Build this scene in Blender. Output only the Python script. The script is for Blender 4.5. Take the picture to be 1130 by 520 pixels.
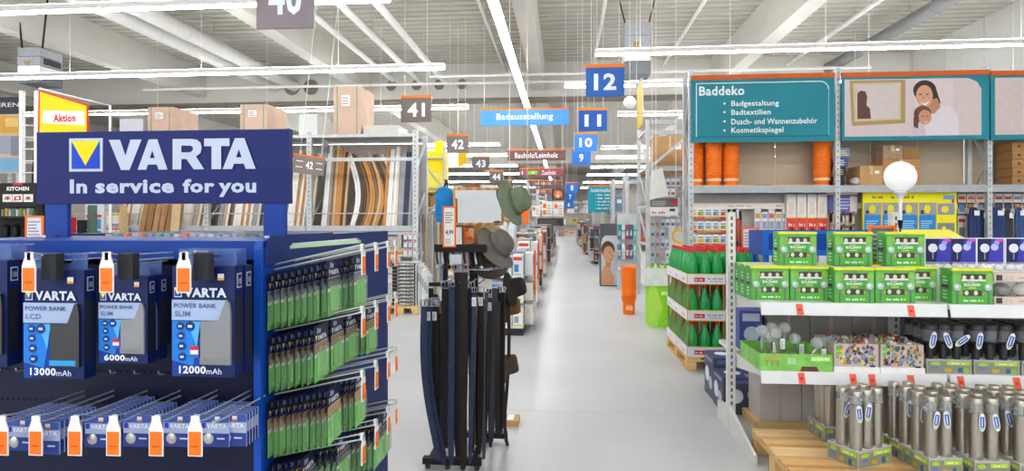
import bpy, math, random
from mathutils import Vector, Matrix, Euler

RND = random.Random(11)
SC = bpy.context.scene
COL = SC.collection
for o in list(bpy.data.objects):
    bpy.data.objects.remove(o)

# ---------------------------------------------------------------- camera
EYE = 1.6
FPX = 652.0                     # focal length in pixels of the 1130 x 520 frame
YAW = math.radians(5.0)
cd = bpy.data.cameras.new('camera')
cd.sensor_width = 36.0
cd.lens = 36.0 * FPX / 1130.0
cd.shift_y = -17.0 / 1130.0
cd.clip_start = 0.05
cd.clip_end = 300
cam = bpy.data.objects.new('camera', cd)
COL.objects.link(cam)
cam.location = (0, 0, EYE)
cam.rotation_euler = (math.radians(90), 0, YAW)
SC.camera = cam

# ---------------------------------------------------------------- light and exposure
WORLD_STRENGTH = 1.15           # daylight coming in at the open entrance side behind the camera
TUBE_STRENGTH = 26.0            # fluorescent light bands
SC.view_settings.view_transform = 'Standard'
SC.view_settings.look = 'None'
SC.view_settings.gamma = 1
SC.view_settings.use_curve_mapping = False
SC.view_settings.exposure = 0.82
w = bpy.data.worlds.new('world')
SC.world = w
w.use_nodes = True
bg = w.node_tree.nodes['Background']
bg.inputs[0].default_value = (0.93, 0.96, 1.0, 1)
bg.inputs[1].default_value = WORLD_STRENGTH

# ---------------------------------------------------------------- helpers: pixel rays to places
cY, sY = math.cos(YAW), math.sin(YAW)
def k_of(u):
    r = (u - 565.0) / FPX
    return (r * cY - sY) / (cY + r * sY)
def X_at(u, Y):                 # world X of picture column u on the plane Y
    return k_of(u) * Y
def Z_at(u, v, Y):              # world Z of picture point on the plane Y
    d = -X_at(u, Y) * sY + Y * cY
    return EYE - (v - 243.0) * d / FPX
def at(u, v, Y):
    return Vector((X_at(u, Y), Y, Z_at(u, v, Y)))

# ---------------------------------------------------------------- helpers: materials
def lin(h):
    h = h.lstrip('#')
    c = [int(h[i:i + 2], 16) / 255 for i in (0, 2, 4)]
    return tuple(x / 12.92 if x <= 0.04045 else ((x + 0.055) / 1.055) ** 2.4 for x in c)
MATS = {}
def mat(h, rough=0.5, metal=0.0, var=0.05, scale=9.0, bump=0.0, emit=0.0, alpha=1.0, trans=0.0, coat=0.0, kind='noise', stretch=(1, 1, 1)):
    key = (h, rough, metal, var, scale, bump, emit, alpha, trans, coat, kind, stretch)
    if key in MATS:
        return MATS[key]
    m = bpy.data.materials.new('surface_%03d' % len(MATS))
    m.use_nodes = True
    nt = m.node_tree
    b = nt.nodes['Principled BSDF']
    c = lin(h)
    b.inputs['Roughness'].default_value = rough
    b.inputs['Metallic'].default_value = metal
    if metal < 0.1 and rough >= 0.3 and not coat:
        b.inputs['Specular IOR Level'].default_value = 0.28
    if coat:
        b.inputs['Coat Weight'].default_value = coat
    if trans:
        b.inputs['Transmission Weight'].default_value = trans
        b.inputs['IOR'].default_value = 1.2
    b.inputs['Alpha'].default_value = alpha
    b.inputs['Base Color'].default_value = (*c, 1)
    if var or bump:
        tc = nt.nodes.new('ShaderNodeTexCoord')
        mp = nt.nodes.new('ShaderNodeMapping')
        mp.inputs['Scale'].default_value = stretch
        nt.links.new(tc.outputs['Object'], mp.inputs[0])
        if kind == 'wood':
            tx = nt.nodes.new('ShaderNodeTexWave')
            tx.inputs['Scale'].default_value = scale
            tx.inputs['Distortion'].default_value = 6
            tx.inputs['Detail'].default_value = 3
            tx.inputs['Detail Scale'].default_value = 1.5
        else:
            tx = nt.nodes.new('ShaderNodeTexNoise')
            tx.inputs['Scale'].default_value = scale
            tx.inputs['Detail'].default_value = 4
        nt.links.new(mp.outputs[0], tx.inputs[0])
        fac = tx.outputs['Fac'] if 'Fac' in tx.outputs else tx.outputs[1]
        if var:
            rp = nt.nodes.new('ShaderNodeValToRGB')
            rp.color_ramp.elements[0].position = 0.25
            rp.color_ramp.elements[1].position = 0.75
            rp.color_ramp.elements[0].color = (*[max(0, x * (1 - 2 * var)) for x in c], 1)
            rp.color_ramp.elements[1].color = (*[min(1, x * (1 + 2 * var)) for x in c], 1)
            nt.links.new(fac, rp.inputs[0])
            nt.links.new(rp.outputs[0], b.inputs['Base Color'])
        if bump:
            bp = nt.nodes.new('ShaderNodeBump')
            bp.inputs['Strength'].default_value = bump
            bp.inputs['Distance'].default_value = 0.01
            nt.links.new(fac, bp.inputs['Height'])
            nt.links.new(bp.outputs[0], b.inputs['Normal'])
    if emit:
        b.inputs['Emission Color'].default_value = (*c, 1)
        b.inputs['Emission Strength'].default_value = emit
    MATS[key] = m
    return m
def flat(h, rough=0.45):        # plain print or paint
    return mat(h, rough, var=0.025, scale=14)

WHITE = flat('#f0f0ee'); OFFW = flat('#dfdfdc'); BLACK = flat('#141416'); DARK = flat('#2a2a2d')
CHROME = mat('#c9cbcf', 0.28, 0.9, var=0.03)
STEEL = mat('#b9bcbd', 0.45, 0.35, var=0.05)
ZINC = mat('#c0c4c5', 0.5, 0.3, var=0.08)
ORANGE = flat('#ff6d12', 0.5)
CARD = mat('#c49a6a', 0.85, var=0.05, scale=6, bump=0.05)
CARDL = mat('#d9b791', 0.85, var=0.05, scale=6)
WOODP = mat('#e0bb82', 0.7, var=0.08, scale=4, stretch=(.6, 9, 9), bump=0.08)
WOODPX = mat('#dab37a', 0.7, var=0.08, scale=4, stretch=(9, .6, 9), bump=0.08)
SHELF = mat('#d9d9d6', 0.4, var=0.03)
CLEAR = mat('#f3f6f6', 0.12, var=0.0, alpha=0.22)
FROST = mat('#e8eeee', 0.25, var=0.0, alpha=0.5)
MIRROR = mat('#e9ecec', 0.03, 1.0, var=0.0)
NAVY = mat('#17306e', 0.4, var=0.05)
BLUE = mat('#0d3f9a', 0.42, var=0.05)

# ---------------------------------------------------------------- helpers: meshes
TXT = {}
def text_data(s, bold):
    key = (s, bold)
    if key not in TXT:
        c = bpy.data.curves.new('text_curve', 'FONT')
        c.body = s
        c.size = 1
        c.offset = bold
        c.resolution_u = 2
        c.space_character = 1.0 + bold * 2.2
        o = bpy.data.objects.new('text_object', c)
        me = bpy.data.meshes.new_from_object(o)
        vs = [tuple(v.co) for v in me.vertices]
        fs = [tuple(p.vertices) for p in me.polygons]
        x0 = min(v[0] for v in vs); x1 = max(v[0] for v in vs)
        y0 = min(v[1] for v in vs); y1 = max(v[1] for v in vs)
        vs = [((v[0] - x0) / (x1 - x0), (v[1] - y0) / (y1 - y0)) for v in vs]
        TXT[key] = (vs, fs)
        bpy.data.objects.remove(o); bpy.data.curves.remove(c); bpy.data.meshes.remove(me)
    return TXT[key]

ORG = {}                        # object name -> world origin of its thing
class MB:
    def __init__(s):
        s.v = []; s.f = []; s.m = []; s.mats = []; s.sm = []
    def add(s, vs, fs, m, smooth=False):
        if m not in s.mats:
            s.mats.append(m)
        i = s.mats.index(m); n = len(s.v)
        s.v += [tuple(v) for v in vs]
        s.f += [tuple(a + n for a in f) for f in fs]
        s.m += [i] * len(fs); s.sm += [smooth] * len(fs)
        return s
    def box(s, x0, x1, y0, y1, z0, z1, m):
        return s.add([(x0, y0, z0), (x1, y0, z0), (x1, y1, z0), (x0, y1, z0), (x0, y0, z1), (x1, y0, z1), (x1, y1, z1), (x0, y1, z1)],
                     [(3, 2, 1, 0), (4, 5, 6, 7), (0, 1, 5, 4), (1, 2, 6, 5), (2, 3, 7, 6), (3, 0, 4, 7)], m)
    def bev(s, x0, x1, y0, y1, z0, z1, b, m):           # box with chamfered vertical edges and top
        p = [(x0 + b, y0), (x1 - b, y0), (x1, y0 + b), (x1, y1 - b), (x1 - b, y1), (x0 + b, y1), (x0, y1 - b), (x0, y0 + b)]
        return s.prism(p, 2, z0, z1, m)
    def prism(s, pts, ax, a0, a1, m, smooth=False):     # polygon extruded along axis ax (0 x, 1 y, 2 z)
        n = len(pts)
        def mk(p, a):
            return (a, p[0], p[1]) if ax == 0 else (p[0], a, p[1]) if ax == 1 else (p[0], p[1], a)
        vs = [mk(p, a0) for p in pts] + [mk(p, a1) for p in pts]
        fs = [tuple(range(n - 1, -1, -1)), tuple(range(n, 2 * n))] + [(i, (i + 1) % n, n + (i + 1) % n, n + i) for i in range(n)]
        area = sum(pts[i][0] * pts[(i + 1) % n][1] - pts[(i + 1) % n][0] * pts[i][1] for i in range(n))
        if (area < 0) != (ax == 1):
            fs = [tuple(reversed(f)) for f in fs]
        return s.add(vs, fs, m, smooth)
    def bar(s, p, q, wx, wz, m):                        # rectangular bar from p to q
        p = Vector(p); q = Vector(q); d = (q - p).normalized()
        a = d.cross(Vector((0, 0, 1)))
        if a.length < 0.01:
            a = Vector((1, 0, 0))
        a.normalize(); b = a.cross(d).normalized()
        a = a * wx / 2; b = b * wz / 2
        vs = [p - a - b, p + a - b, p + a + b, p - a + b, q - a - b, q + a - b, q + a + b, q - a + b]
        return s.add(vs, [(0, 1, 2, 3), (7, 6, 5, 4), (4, 5, 1, 0), (5, 6, 2, 1), (6, 7, 3, 2), (7, 4, 0, 3)], m)
    def tube(s, pts, r, m, n=6, cap=True):
        pts = [Vector(p) for p in pts]
        rr = r if isinstance(r, (list, tuple)) else [r] * len(pts)
        vs = []; fs = []; ref = None
        for i, p in enumerate(pts):
            d = (pts[min(i + 1, len(pts) - 1)] - pts[max(i - 1, 0)]).normalized()
            if ref is None:
                ref = Vector((0, 0, 1)) if abs(d.z) < 0.9 else Vector((1, 0, 0))
            a = d.cross(ref).normalized(); b = d.cross(a).normalized(); ref = a.cross(d).normalized()
            for j in range(n):
                t = 2 * math.pi * j / n
                vs.append(p + (a * math.cos(t) + b * math.sin(t)) * rr[i])
        for i in range(len(pts) - 1):
            for j in range(n):
                fs.append((i * n + j, i * n + (j + 1) % n, (i + 1) * n + (j + 1) % n, (i + 1) * n + j))
        if cap:
            fs.append(tuple(range(n - 1, -1, -1))); fs.append(tuple(range((len(pts) - 1) * n, len(pts) * n)))
        return s.add(vs, fs, m, True)
    def lathe(s, prof, m, c=(0, 0, 0), n=14, sx=1.0, sy=1.0):
        vs = []; fs = []
        for r, z in prof:
            for j in range(n):
                t = 2 * math.pi * j / n
                vs.append((c[0] + r * sx * math.cos(t), c[1] + r * sy * math.sin(t), c[2] + z))
        for i in range(len(prof) - 1):
            for j in range(n):
                fs.append((i * n + j, i * n + (j + 1) % n, (i + 1) * n + (j + 1) % n, (i + 1) * n + j))
        if prof[0][0] > 1e-4:
            fs.append(tuple(range(n - 1, -1, -1)))
        if prof[-1][0] > 1e-4:
            fs.append(tuple(range((len(prof) - 1) * n, len(prof) * n)))
        return s.add(vs, fs, m, True)
    def ball(s, c, r, m, n=12, k=7, sz=1.0):
        return s.lathe([(r * math.sin(math.pi * i / k) + (1e-5 if i in (0, k) else 0), -r * sz * math.cos(math.pi * i / k)) for i in range(k + 1)], m, c, n)
    def text(s, t, o, right, up, w, h, m, bold=0.02):
        vs, fs = text_data(t, bold)
        o = Vector(o); right = Vector(right); up = Vector(up)
        return s.add([o + right * (v[0] * w) + up * (v[1] * h) for v in vs], fs, m)
    def build(s, name, parent=None, org=None, world=True, smooth_angle=0.7):
        if parent is not None:
            org = ORG.get(parent, Vector((0, 0, 0))) if world else Vector((0, 0, 0))
        elif org is None:
            xs = [v[0] for v in s.v]; ys = [v[1] for v in s.v]; zs = [v[2] for v in s.v]
            org = Vector(((min(xs) + max(xs)) / 2, (min(ys) + max(ys)) / 2, min(zs)))
        org = Vector(org)
        me = bpy.data.meshes.new(name)
        me.from_pydata([(v[0] - org.x, v[1] - org.y, v[2] - org.z) for v in s.v], [], s.f)
        for m in s.mats:
            me.materials.append(m)
        me.polygons.foreach_set('material_index', s.m)
        if any(s.sm):
            me.polygons.foreach_set('use_smooth', s.sm)
            me.set_sharp_from_angle(angle=smooth_angle)
        me.update()
        o = bpy.data.objects.new(name, me)
        COL.objects.link(o)
        if parent is not None:
            o.parent = parent
            ORG[o] = ORG.get(parent, Vector((0, 0, 0)))
        else:
            o.location = org if world else (0, 0, 0)
            ORG[o] = org
        return o

class Face:                     # a printed face: a flat frame on a surface of a thing
    def __init__(s, mb, o, right, up):
        s.b = mb; s.o = Vector(o); s.r = Vector(right); s.u = Vector(up); s.n = s.r.cross(s.u)
    def pt(s, x, y, l=1):
        return s.o + s.r * x + s.u * y + s.n * (0.0007 * l)
    def rect(s, x0, x1, y0, y1, m, l=1):
        s.b.add([s.pt(x0, y0, l), s.pt(x1, y0, l), s.pt(x1, y1, l), s.pt(x0, y1, l)], [(0, 1, 2, 3)], m); return s
    def poly(s, pts, m, l=1):
        a = sum(pts[i][0] * pts[(i + 1) % len(pts)][1] - pts[(i + 1) % len(pts)][0] * pts[i][1] for i in range(len(pts)))
        if a < 0:
            pts = pts[::-1]
        s.b.add([s.pt(x, y, l) for x, y in pts], [tuple(range(len(pts)))], m); return s
    def disc(s, cx, cy, r, m, l=1, n=14, ry=None):
        ry = ry or r
        s.b.add([s.pt(cx + r * math.cos(6.2832 * i / n), cy + ry * math.sin(6.2832 * i / n), l) for i in range(n)], [tuple(range(n))], m); return s
    def ring(s, cx, cy, r, w, m, l=1, n=16):
        vs = [s.pt(cx + q * math.cos(6.2832 * i / n), cy + q * math.sin(6.2832 * i / n), l) for q in (r - w, r) for i in range(n)]
        s.b.add(vs, [(i, n + i, n + (i + 1) % n, (i + 1) % n) for i in range(n)], m); return s
    def text(s, t, x0, x1, y0, y1, m, l=1, bold=0.02):
        s.b.text(t, s.pt(x0, y0, l), s.r, s.u, x1 - x0, y1 - y0, m, bold); return s
    def marks(s, x0, x1, y0, y1, m, l=1, n=8):                  # a word too small to read
        w = (x1 - x0) / n
        for i in range(n):
            if i % 5 == 3: continue
            s.rect(x0 + w * i, x0 + w * (i + .72), y0, y1 - (y1 - y0) * (.25 if i % 3 else 0), m, l)
        return s
    def lines(s, x0, x1, y0, y1, n, m, l=1, fill=0.45):        # rows too small to read
        h = (y1 - y0) / n
        for i in range(n):
            e = x1 - (x1 - x0) * RND.uniform(0, 0.35)
            s.rect(x0, e, y0 + h * i, y0 + h * (i + fill), m, l)
        return s
XR, ZU, YR = (1, 0, 0), (0, 0, 1), (0, 1, 0)

def tag(o, label, cat=None, group=None):
    o['label'] = label
    if cat: o['category'] = cat
    if group: o['group'] = group
    return o
def struct(o):
    o['kind'] = 'structure'
    return o
def thing(name, label, cat, loc=(0, 0, 0), group=None):
    o = bpy.data.objects.new(name, None)
    o.empty_display_size = 0.05
    COL.objects.link(o)
    o.location = loc
    ORG[o] = Vector(loc)
    return tag(o, label, cat, group)
KIDS = {}
def kids(o):
    return [c for c in bpy.data.objects if c.parent == o]
def dup(root, loc=None, rotz=None, label=None, group=None, rot=None, parent=None):
    if root not in KIDS:
        KIDS[root] = [(c, kids(c)) for c in kids(root)]
    r = root.copy(); COL.objects.link(r)
    if loc is not None: r.location = loc
    if rotz is not None: r.rotation_euler = (0, 0, rotz)
    if rot is not None: r.rotation_euler = rot
    if label: r['label'] = label
    if group: r['group'] = group
    if parent: r.parent = parent
    for c, gs in KIDS[root]:
        cc = c.copy(); COL.objects.link(cc); cc.parent = r
        for g in gs:
            gg = g.copy(); COL.objects.link(gg); gg.parent = cc
    return r
class Proto:                    # first use places the original, later uses place copies
    def __init__(s, root): s.root = root; s.used = False
    def put(s, loc, label=None, group=None, rot=(0, 0, 0)):
        if not s.used:
            s.used = True
            o = s.root; o.location = loc; o.rotation_euler = rot
            if label: o['label'] = label
            if group: o['group'] = group
            KIDS[o] = [(c, kids(c)) for c in kids(o)]
            return o
        return dup(s.root, loc, None, label, group, rot)
ORD = ['first', 'second', 'third', 'fourth', 'fifth', 'sixth', 'seventh', 'eighth', 'ninth', 'tenth', 'eleventh', 'twelfth']
# ================================================================ the hall
XL, XRW, YB, YF = -26.0, 11.2, 70.0, -9.0
ROOF = 7.0
FLOORM = mat('#bcbdbe', 0.38, var=0.045, scale=0.7, bump=0.0)
fl = struct(MB().box(XL, XRW, YF, YB, -0.2, 0, FLOORM).build('floor', org=(0, 0, 0)))
JM = mat('#b9b8b2', 0.5, var=0.05)
for y in (4.95, 13.2, 21.4):
    MB().box(XL, XRW, y, y + 0.012, -0.002, 0.0006, JM).build('floor_joint', fl)
DECK = mat('#c4c1b6', 0.6, var=0.03, scale=2)
b = MB(); prof = []; y = YF
while y < YB:
    prof += [(y, ROOF), (y + 0.2, ROOF), (y + 0.225, ROOF + 0.11), (y + 0.31, ROOF + 0.11)]
    y += 0.335
b.add([(x, p[0], p[1]) for x in (XL, XRW) for p in prof], [(i, i + 1, len(prof) + i + 1, len(prof) + i) for i in range(len(prof) - 1)], DECK)
b.box(XL, XRW, YF, YB, ROOF + 0.15, ROOF + 0.25, DECK)
ceil = struct(b.build('ceiling', org=(0, 0, ROOF)))
WALLM = mat('#d6d5d0', 0.6, var=0.03, scale=1.5)
wr = MB().box(XRW, XRW + 0.2, YF, YB, 0, ROOF + 0.3, WALLM)
wr = struct(wr.build('wall_right', org=(XRW, 0, 0)))
PANELM = mat('#e0dfdb', 0.55, var=0.02)
for i in range(22):
    y = 4 + i * 1.6
    MB().box(XRW - 0.035, XRW, y, y + 1.57, 3.0, ROOF, PANELM).build('wall_panel', wr)
struct(MB().box(XL - 0.2, XL, YF, YB, 0, ROOF + 0.3, WALLM).build('wall_left', org=(XL, 0, 0)))
struct(MB().box(XL, XRW, YB, YB + 0.2, 0, ROOF + 0.3, WALLM).build('wall_back', org=(0, YB, 0)))
BEAM = mat('#dad7cf', 0.55, var=0.025, scale=1.2)
BROWN = mat('#8a8074', 0.6, var=0.05, scale=2)
for x in (-19.2, -13.0, -6.9, -0.85, 5.1):
    for y0, y1 in ((YF, 20.2), (20.7, 44.0), (44.5, YB)):
        MB().prism([(x - 0.2, 6.02), (x + 0.2, 6.02), (x + 0.2, ROOF), (x - 0.2, ROOF)], 1, y0, y1, BEAM).build('roof_beam', ceil)
for y in (20.2, 44.0):
    MB().box(XL, XRW, y, y + 0.5, 5.8, ROOF, BEAM).build('cross_girder', ceil)
    MB().box(XL, XRW, y - 0.06, y + 0.56, 5.72, 5.8, BROWN).build('girder_flange', ceil)
for i, (x, r) in enumerate(((-6.0, 0.16), (-5.1, 0.16), (-4.3, 0.16), (-3.5, 0.16), (-9.6, 0.24), (-8.9, 0.24))):
    b = MB().tube([(x, 20.197, 6.3), (x, 20.18, 6.3)], r * 1.15, BROWN, 14)
    b.build('girder_opening', ceil)
# ---- skylight strip seen beyond the girder, left
for n, (x0, x1) in enumerate(((-19.0, -13.6), (-12.4, -7.5), (6.0, 10.5))):
    b = MB(); g = mat('#ffffff', 0.4, var=0, emit=1.5)
    b.box(x0, x1, 43.94, 43.96, 5.9, 6.9, g)
    struct(b.build('window_%d' % (n + 1)))

# ---- ducts and pipes under the roof
DUCT = mat('#e4e3df', 0.35, var=0.03)
def pipe(name, x, y0, y1, z, r, label, m=DUCT, rings=0):
    t = thing(name, label, 'pipe' if r < 0.1 else 'duct', (x, y0, z))
    MB().tube([(x, y0, z), (x, y1, z)], r, m, 14 if r > 0.1 else 8).build('tube', t)
    for i in range(rings):
        y = y0 + (y1 - y0) * (i + 0.5) / rings
        MB().tube([(x, y, z), (x, y + 0.06, z)], r * 1.06, m, 14).build('joint_collar', t)
    for i in range(5):
        y = y0 + (y1 - y0) * (i + 0.5) / 5
        MB().tube([(x, y, z + r), (x, y, ROOF)], 0.012, STEEL, 4).build('hanger', t)
pipe('ventilation_duct', -10.25, 4, 20.15, 6.35, 0.2, 'fat white round duct under the roof, the left of the pair', rings=4)
pipe('ventilation_duct', -9.5, 4, 20.15, 6.35, 0.2, 'fat white round duct under the roof, the right of the pair', rings=4)
PW = mat('#efeeea', 0.4, var=0.02)
pipe('water_pipe', -5.6, 9.2, 19.0, 6.2, 0.07, 'white ceiling pipe nearest the deep roof beam left of the light band', PW, 3)
pipe('water_pipe', -4.75, 9.2, 19.5, 6.2, 0.085, 'white ceiling pipe in the middle of three left of the light band', PW, 3)
pipe('water_pipe', -3.95, 9.2, 19.5, 6.2, 0.085, 'white ceiling pipe of three nearest the long light band', PW, 3)
pipe('sprinkler_pipe', -2.0, 5, 20.1, 6.75, 0.045, 'thin grey sprinkler pipe close left of the long light band', PW)
pipe('sprinkler_pipe', 0.98, 5, 20.1, 6.75, 0.045, 'thin grey sprinkler pipe running above the heater unit', PW)
pipe('sprinkler_pipe', 3.3, 5, 20.1, 6.75, 0.045, 'thin grey sprinkler pipe between heater unit and right roof beam', PW)
pipe('sprinkler_pipe', 7.3, 5, 20.1, 6.7, 0.06, 'thin cream sprinkler pipe above the teal banners', PW)
pipe('cable_tray', 8.6, 5, 20.1, 6.55, 0.17, 'dark grey round duct running along the right edge of the roof', mat('#8f9091', 0.5, var=0.05), 4)
b = MB().tube([(-14, 18.6, 5.96), (8.5, 18.6, 5.96)], 0.045, PW, 8)
tag(b.build('cross_pipe'), 'long white pipe crossing the hall just before the girder, lower one', 'pipe')
b = MB().tube([(-3.95, 17.2, 6.12), (-3.95, 17.2, 5.85), (-3.2, 17.2, 5.85), (8.5, 17.2, 5.85)], 0.04, PW, 8)
tag(b.build('cross_pipe'), 'white pipe with a kink crossing the hall before the girder', 'pipe')
b = MB().tube([(-24, 13.8, 6.9), (10.8, 13.8, 6.9)], 0.035, BROWN, 6)
tag(b.build('cross_rail'), 'dark thin rail crossing just under the ribbed roof', 'rail')

# ---- light bands
LAMP = mat('#fcfdff', 0.4, var=0, emit=TUBE_STRENGTH)
ADDED_FILL = mat('#fcfdff', 0.4, var=0, emit=TUBE_STRENGTH * 0.7)
HOUS = mat('#f4f3f0', 0.35, var=0.02)
def light_row(x0, x1, y, z, label, group=None, wires=True):
    t = thing('light_band', label, 'light', (x0, y, z), group)
    MB().prism([(y - 0.05, z + 0.03), (y - 0.035, z + 0.12), (y + 0.035, z + 0.12), (y + 0.05, z + 0.03)], 0, x0, x1, HOUS).build('housing', t)
    MB().prism([(y - 0.035, z + 0.03), (y - 0.035, z + 0.002), (y + 0.035, z + 0.002), (y + 0.035, z + 0.03)], 0, x0 + 0.02, x1 - 0.02, LAMP).build('tube', t)
    MB().prism([(y - 0.03, z + 0.121), (y - 0.03, z + 0.124), (y + 0.03, z + 0.124), (y + 0.03, z + 0.121)], 0, x0 + 0.02, x1 - 0.02, ADDED_FILL).build('added_fill_strip', t)  # extra glowing strip, added on the housing to brighten the roof deck
    n = max(1, int((x1 - x0) / 1.5))
    for i in range(n):
        x = x0 + (x1 - x0) * (i + 0.5) / n
        MB().box(x - 0.02, x + 0.02, y - 0.053, y + 0.053, z, z + 0.035, HOUS).build('end_clip', t)
        if wires and i % 2 == 0:
            MB().tube([(x, y, z + 0.12), (x, y, ROOF)], 0.006, HOUS, 4).build('suspension_wire', t)
LZ = 4.7
light_row(X_at(-60, 8.2), X_at(431, 8.2), 8.2, LZ, 'fluorescent light band at the upper left edge of the picture')
light_row(-14.5, X_at(491, 12.0), 12.0, LZ, 'long fluorescent light band above the moulding rack, ending beside sign 41')
light_row(X_at(657, 11.25), 10.6, 11.25, LZ, 'long fluorescent light band above the teal banners')
light_row(X_at(585, 13.9) + 0.8, 10.6, 13.9, LZ, 'fluorescent light band just behind the teal banners and sign 12')
gl = 'light bands deep in the hall'
for y in (16.3, 24.5, 28.5, 34, 40, 48, 56):
    light_row(-16, X_at(575, 20) - 1.2, y, LZ, 'far fluorescent light band deep in the hall, left of the aisle', gl)
    light_row(1.6, 10.6, y + 1.5, LZ, 'far fluorescent light band deep in the hall, right of the aisle', gl + ' on the right')
for y in (-5, -1.0, 3.4):
    light_row(-11, -2.2, y, LZ, 'fluorescent light band over the entrance zone behind the viewer, left', 'light bands over the entrance')
    light_row(1.0, 10, y, LZ, 'fluorescent light band over the entrance zone behind the viewer, right', 'light bands over the entrance right')
t = thing('light_band', 'bright continuous light line running down the middle of the hall roof', 'light', (-1.12, 6, 5.1))
x, z = -1.13, 5.1
i = 0
for y0 in [6 + 3.0 * q for q in range(18)]:
    MB().prism([(x - 0.09, z + 0.03), (x - 0.06, z + 0.13), (x + 0.06, z + 0.13), (x + 0.09, z + 0.03)], 1, y0, y0 + 2.97, HOUS).build('housing', t)
    MB().prism([(x - 0.075, z + 0.03), (x - 0.075, z), (x + 0.075, z), (x + 0.075, z + 0.03)], 1, y0 + 0.02, y0 + 2.95, LAMP).build('tube', t)
    MB().tube([(x, y0 + 0.4, z + 0.12), (x, y0 + 0.4, ROOF)], 0.008, HOUS, 4).build('suspension_wire', t)

# ---- heater units under the roof
def heater(u0, u1, v0, v1, Y, label):
    a = at(u0, v1, Y); c = at(u1, v0, Y)
    t = thing('heater_unit', label, 'heater', (a.x, Y, a.z))
    hh = c.z - a.z; GM = mat('#b4b9be', 0.4, 0.4, var=0.06); GD = mat('#6e7377', 0.5, 0.3, var=0.05); ww = c.x - a.x
    for i in range(4):
        z0 = a.z + hh * i / 4
        MB().box(a.x + 0.01 * (i % 2), c.x - 0.01 * (i % 2), Y, Y + ww * 1.1, z0 + 0.008, z0 + hh / 4 - 0.008, (GD, WHITE, GM, GM)[i]).build('casing', t)
    g = MB()
    for j in range(6):
        z0 = a.z + hh * 0.55 + j * hh * 0.03
        g.box(c.x, c.x + 0.02, Y + 0.1, Y + ww, z0, z0 + hh * 0.018, DARK)
    g.build('grille', t)
    MB().box(a.x + ww * 0.35, a.x + ww * 0.55, Y - 0.02, Y, a.z + hh * 0.52, a.z + hh * 0.62, mat('#a88b4e', 0.5)).build('control_box', t)
    for x in (a.x + 0.03, c.x - 0.03):
        MB().bar((x, Y + 0.1, c.z), (x + (0.15 if x > a.x + ww / 2 else -0.15), Y + 0.1, ROOF), 0.03, 0.03, DARK).build('hanger', t)
heater(689, 718, 24, 82, 14.5, 'grey boxy heater unit hanging above sign 12')
heater(19, 44, 52, 92, 12.8, 'grey boxy heater unit hanging above the yellow wedge sign')
MB_ = MB()
# ---- small round smoke detectors / lamps
for u, v, Y, lb in ((695, 113, 13.0, 'small round white ceiling lamp right of the blue number signs'),):
    p = at(u, v, Y); t = thing('dome_lamp', lb, 'lamp', p)
    MB().ball(p, 0.14, WHITE).build('dome', t)
    MB().tube([p, (p.x, p.y, ROOF)], 0.006, HOUS, 4).build('suspension_wire', t)

# ================================================================ hanging signs
OR2 = flat('#ff7a1a')
def hang(t, x0, x1, Y, z1, off=0.08):
    for x in (x0 + off, x1 - off):
        MB().tube([(x, Y, z1), (x, Y, ROOF)], 0.0045, HOUS, 4).build('suspension_wire', t)
def number_sign(num, u0, u1, v0, v1, Y, hexc, label, txt='#e6edf5'):
    a = at(u0, v1, Y); c = at(u1, v0, Y)
    t = thing('aisle_sign', label, 'sign', ((a.x + c.x) / 2, Y, a.z))
    hb = (c.z - a.z) * 0.1
    MB().box(a.x, c.x, Y, Y + 0.03, a.z, c.z - hb, mat(hexc, 0.35, var=0.03, scale=3)).build('panel', t)
    MB().box(a.x - 0.005, c.x + 0.005, Y - 0.008, Y + 0.038, c.z - hb, c.z, OR2).build('top_strip', t)
    b = MB(); f = Face(b, (a.x, Y, a.z), XR, ZU); W = c.x - a.x; H = c.z - a.z
    n = 0.24 if len(num) == 1 else 0.58
    f.text(num, W * (0.5 - n / 2), W * (0.5 + n / 2), H * 0.2, H * 0.72, flat(txt), 2, 0.035)
    b.build('lettering', t)
    hang(t, a.x, c.x, Y, c.z)
number_sign('40', 283, 346.5, -42, 32, 6.2, '#857a80', 'large grey brown number sign 40 at the top edge')
number_sign('41', 442.5, 476, 105, 135, 11.2, '#6f655f', 'grey brown number sign forty-one above the moulding rack with orange top strip')
number_sign('42', 493, 517, 148, 169, 15.6, '#7d706c', 'grey brown number sign forty-two right of the yellow shelf with orange top strip')
number_sign('43', 521, 540, 172, 188, 20.8, '#6f655f', 'grey brown number sign forty-three above the framed mirror with orange top strip')
number_sign('44', 540, 555.5, 188, 201.5, 26, '#6a615c', 'grey brown number sign forty-four beside the green hat with orange top strip')
number_sign('45', 554, 566, 198, 209, 31, '#6a615c', 'smallest grey brown number sign 45 partly behind the green hat')
number_sign('12', 646.5, 689, 70.5, 107, 9.1, '#2a63b4', 'large blue number sign 12 with orange top strip')
number_sign('11', 638.5, 670, 119, 145, 12.3, '#2457a2', 'dark blue number sign eleven, second from the top of its column')
number_sign('10', 634, 659, 146, 167, 15.5, '#3a80dc', 'bright blue number sign ten, third from the top of its column')
number_sign('9', 631, 652, 165, 182, 19, '#2e78d6', 'bright blue number sign nine, lowest of the four large ones')
number_sign('8', 624.5, 638, 201, 213, 28, '#2e78d6', 'small blue number sign 8 far down the aisle')
number_sign('7', 623.5, 635, 212, 222, 34, '#2868bd', 'tiny blue number sign seven, second of the far cascade')
number_sign('6', 622.5, 633, 221, 230, 41, '#2868bd', 'tiny blue number sign six, lowest of the far cascade')

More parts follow.
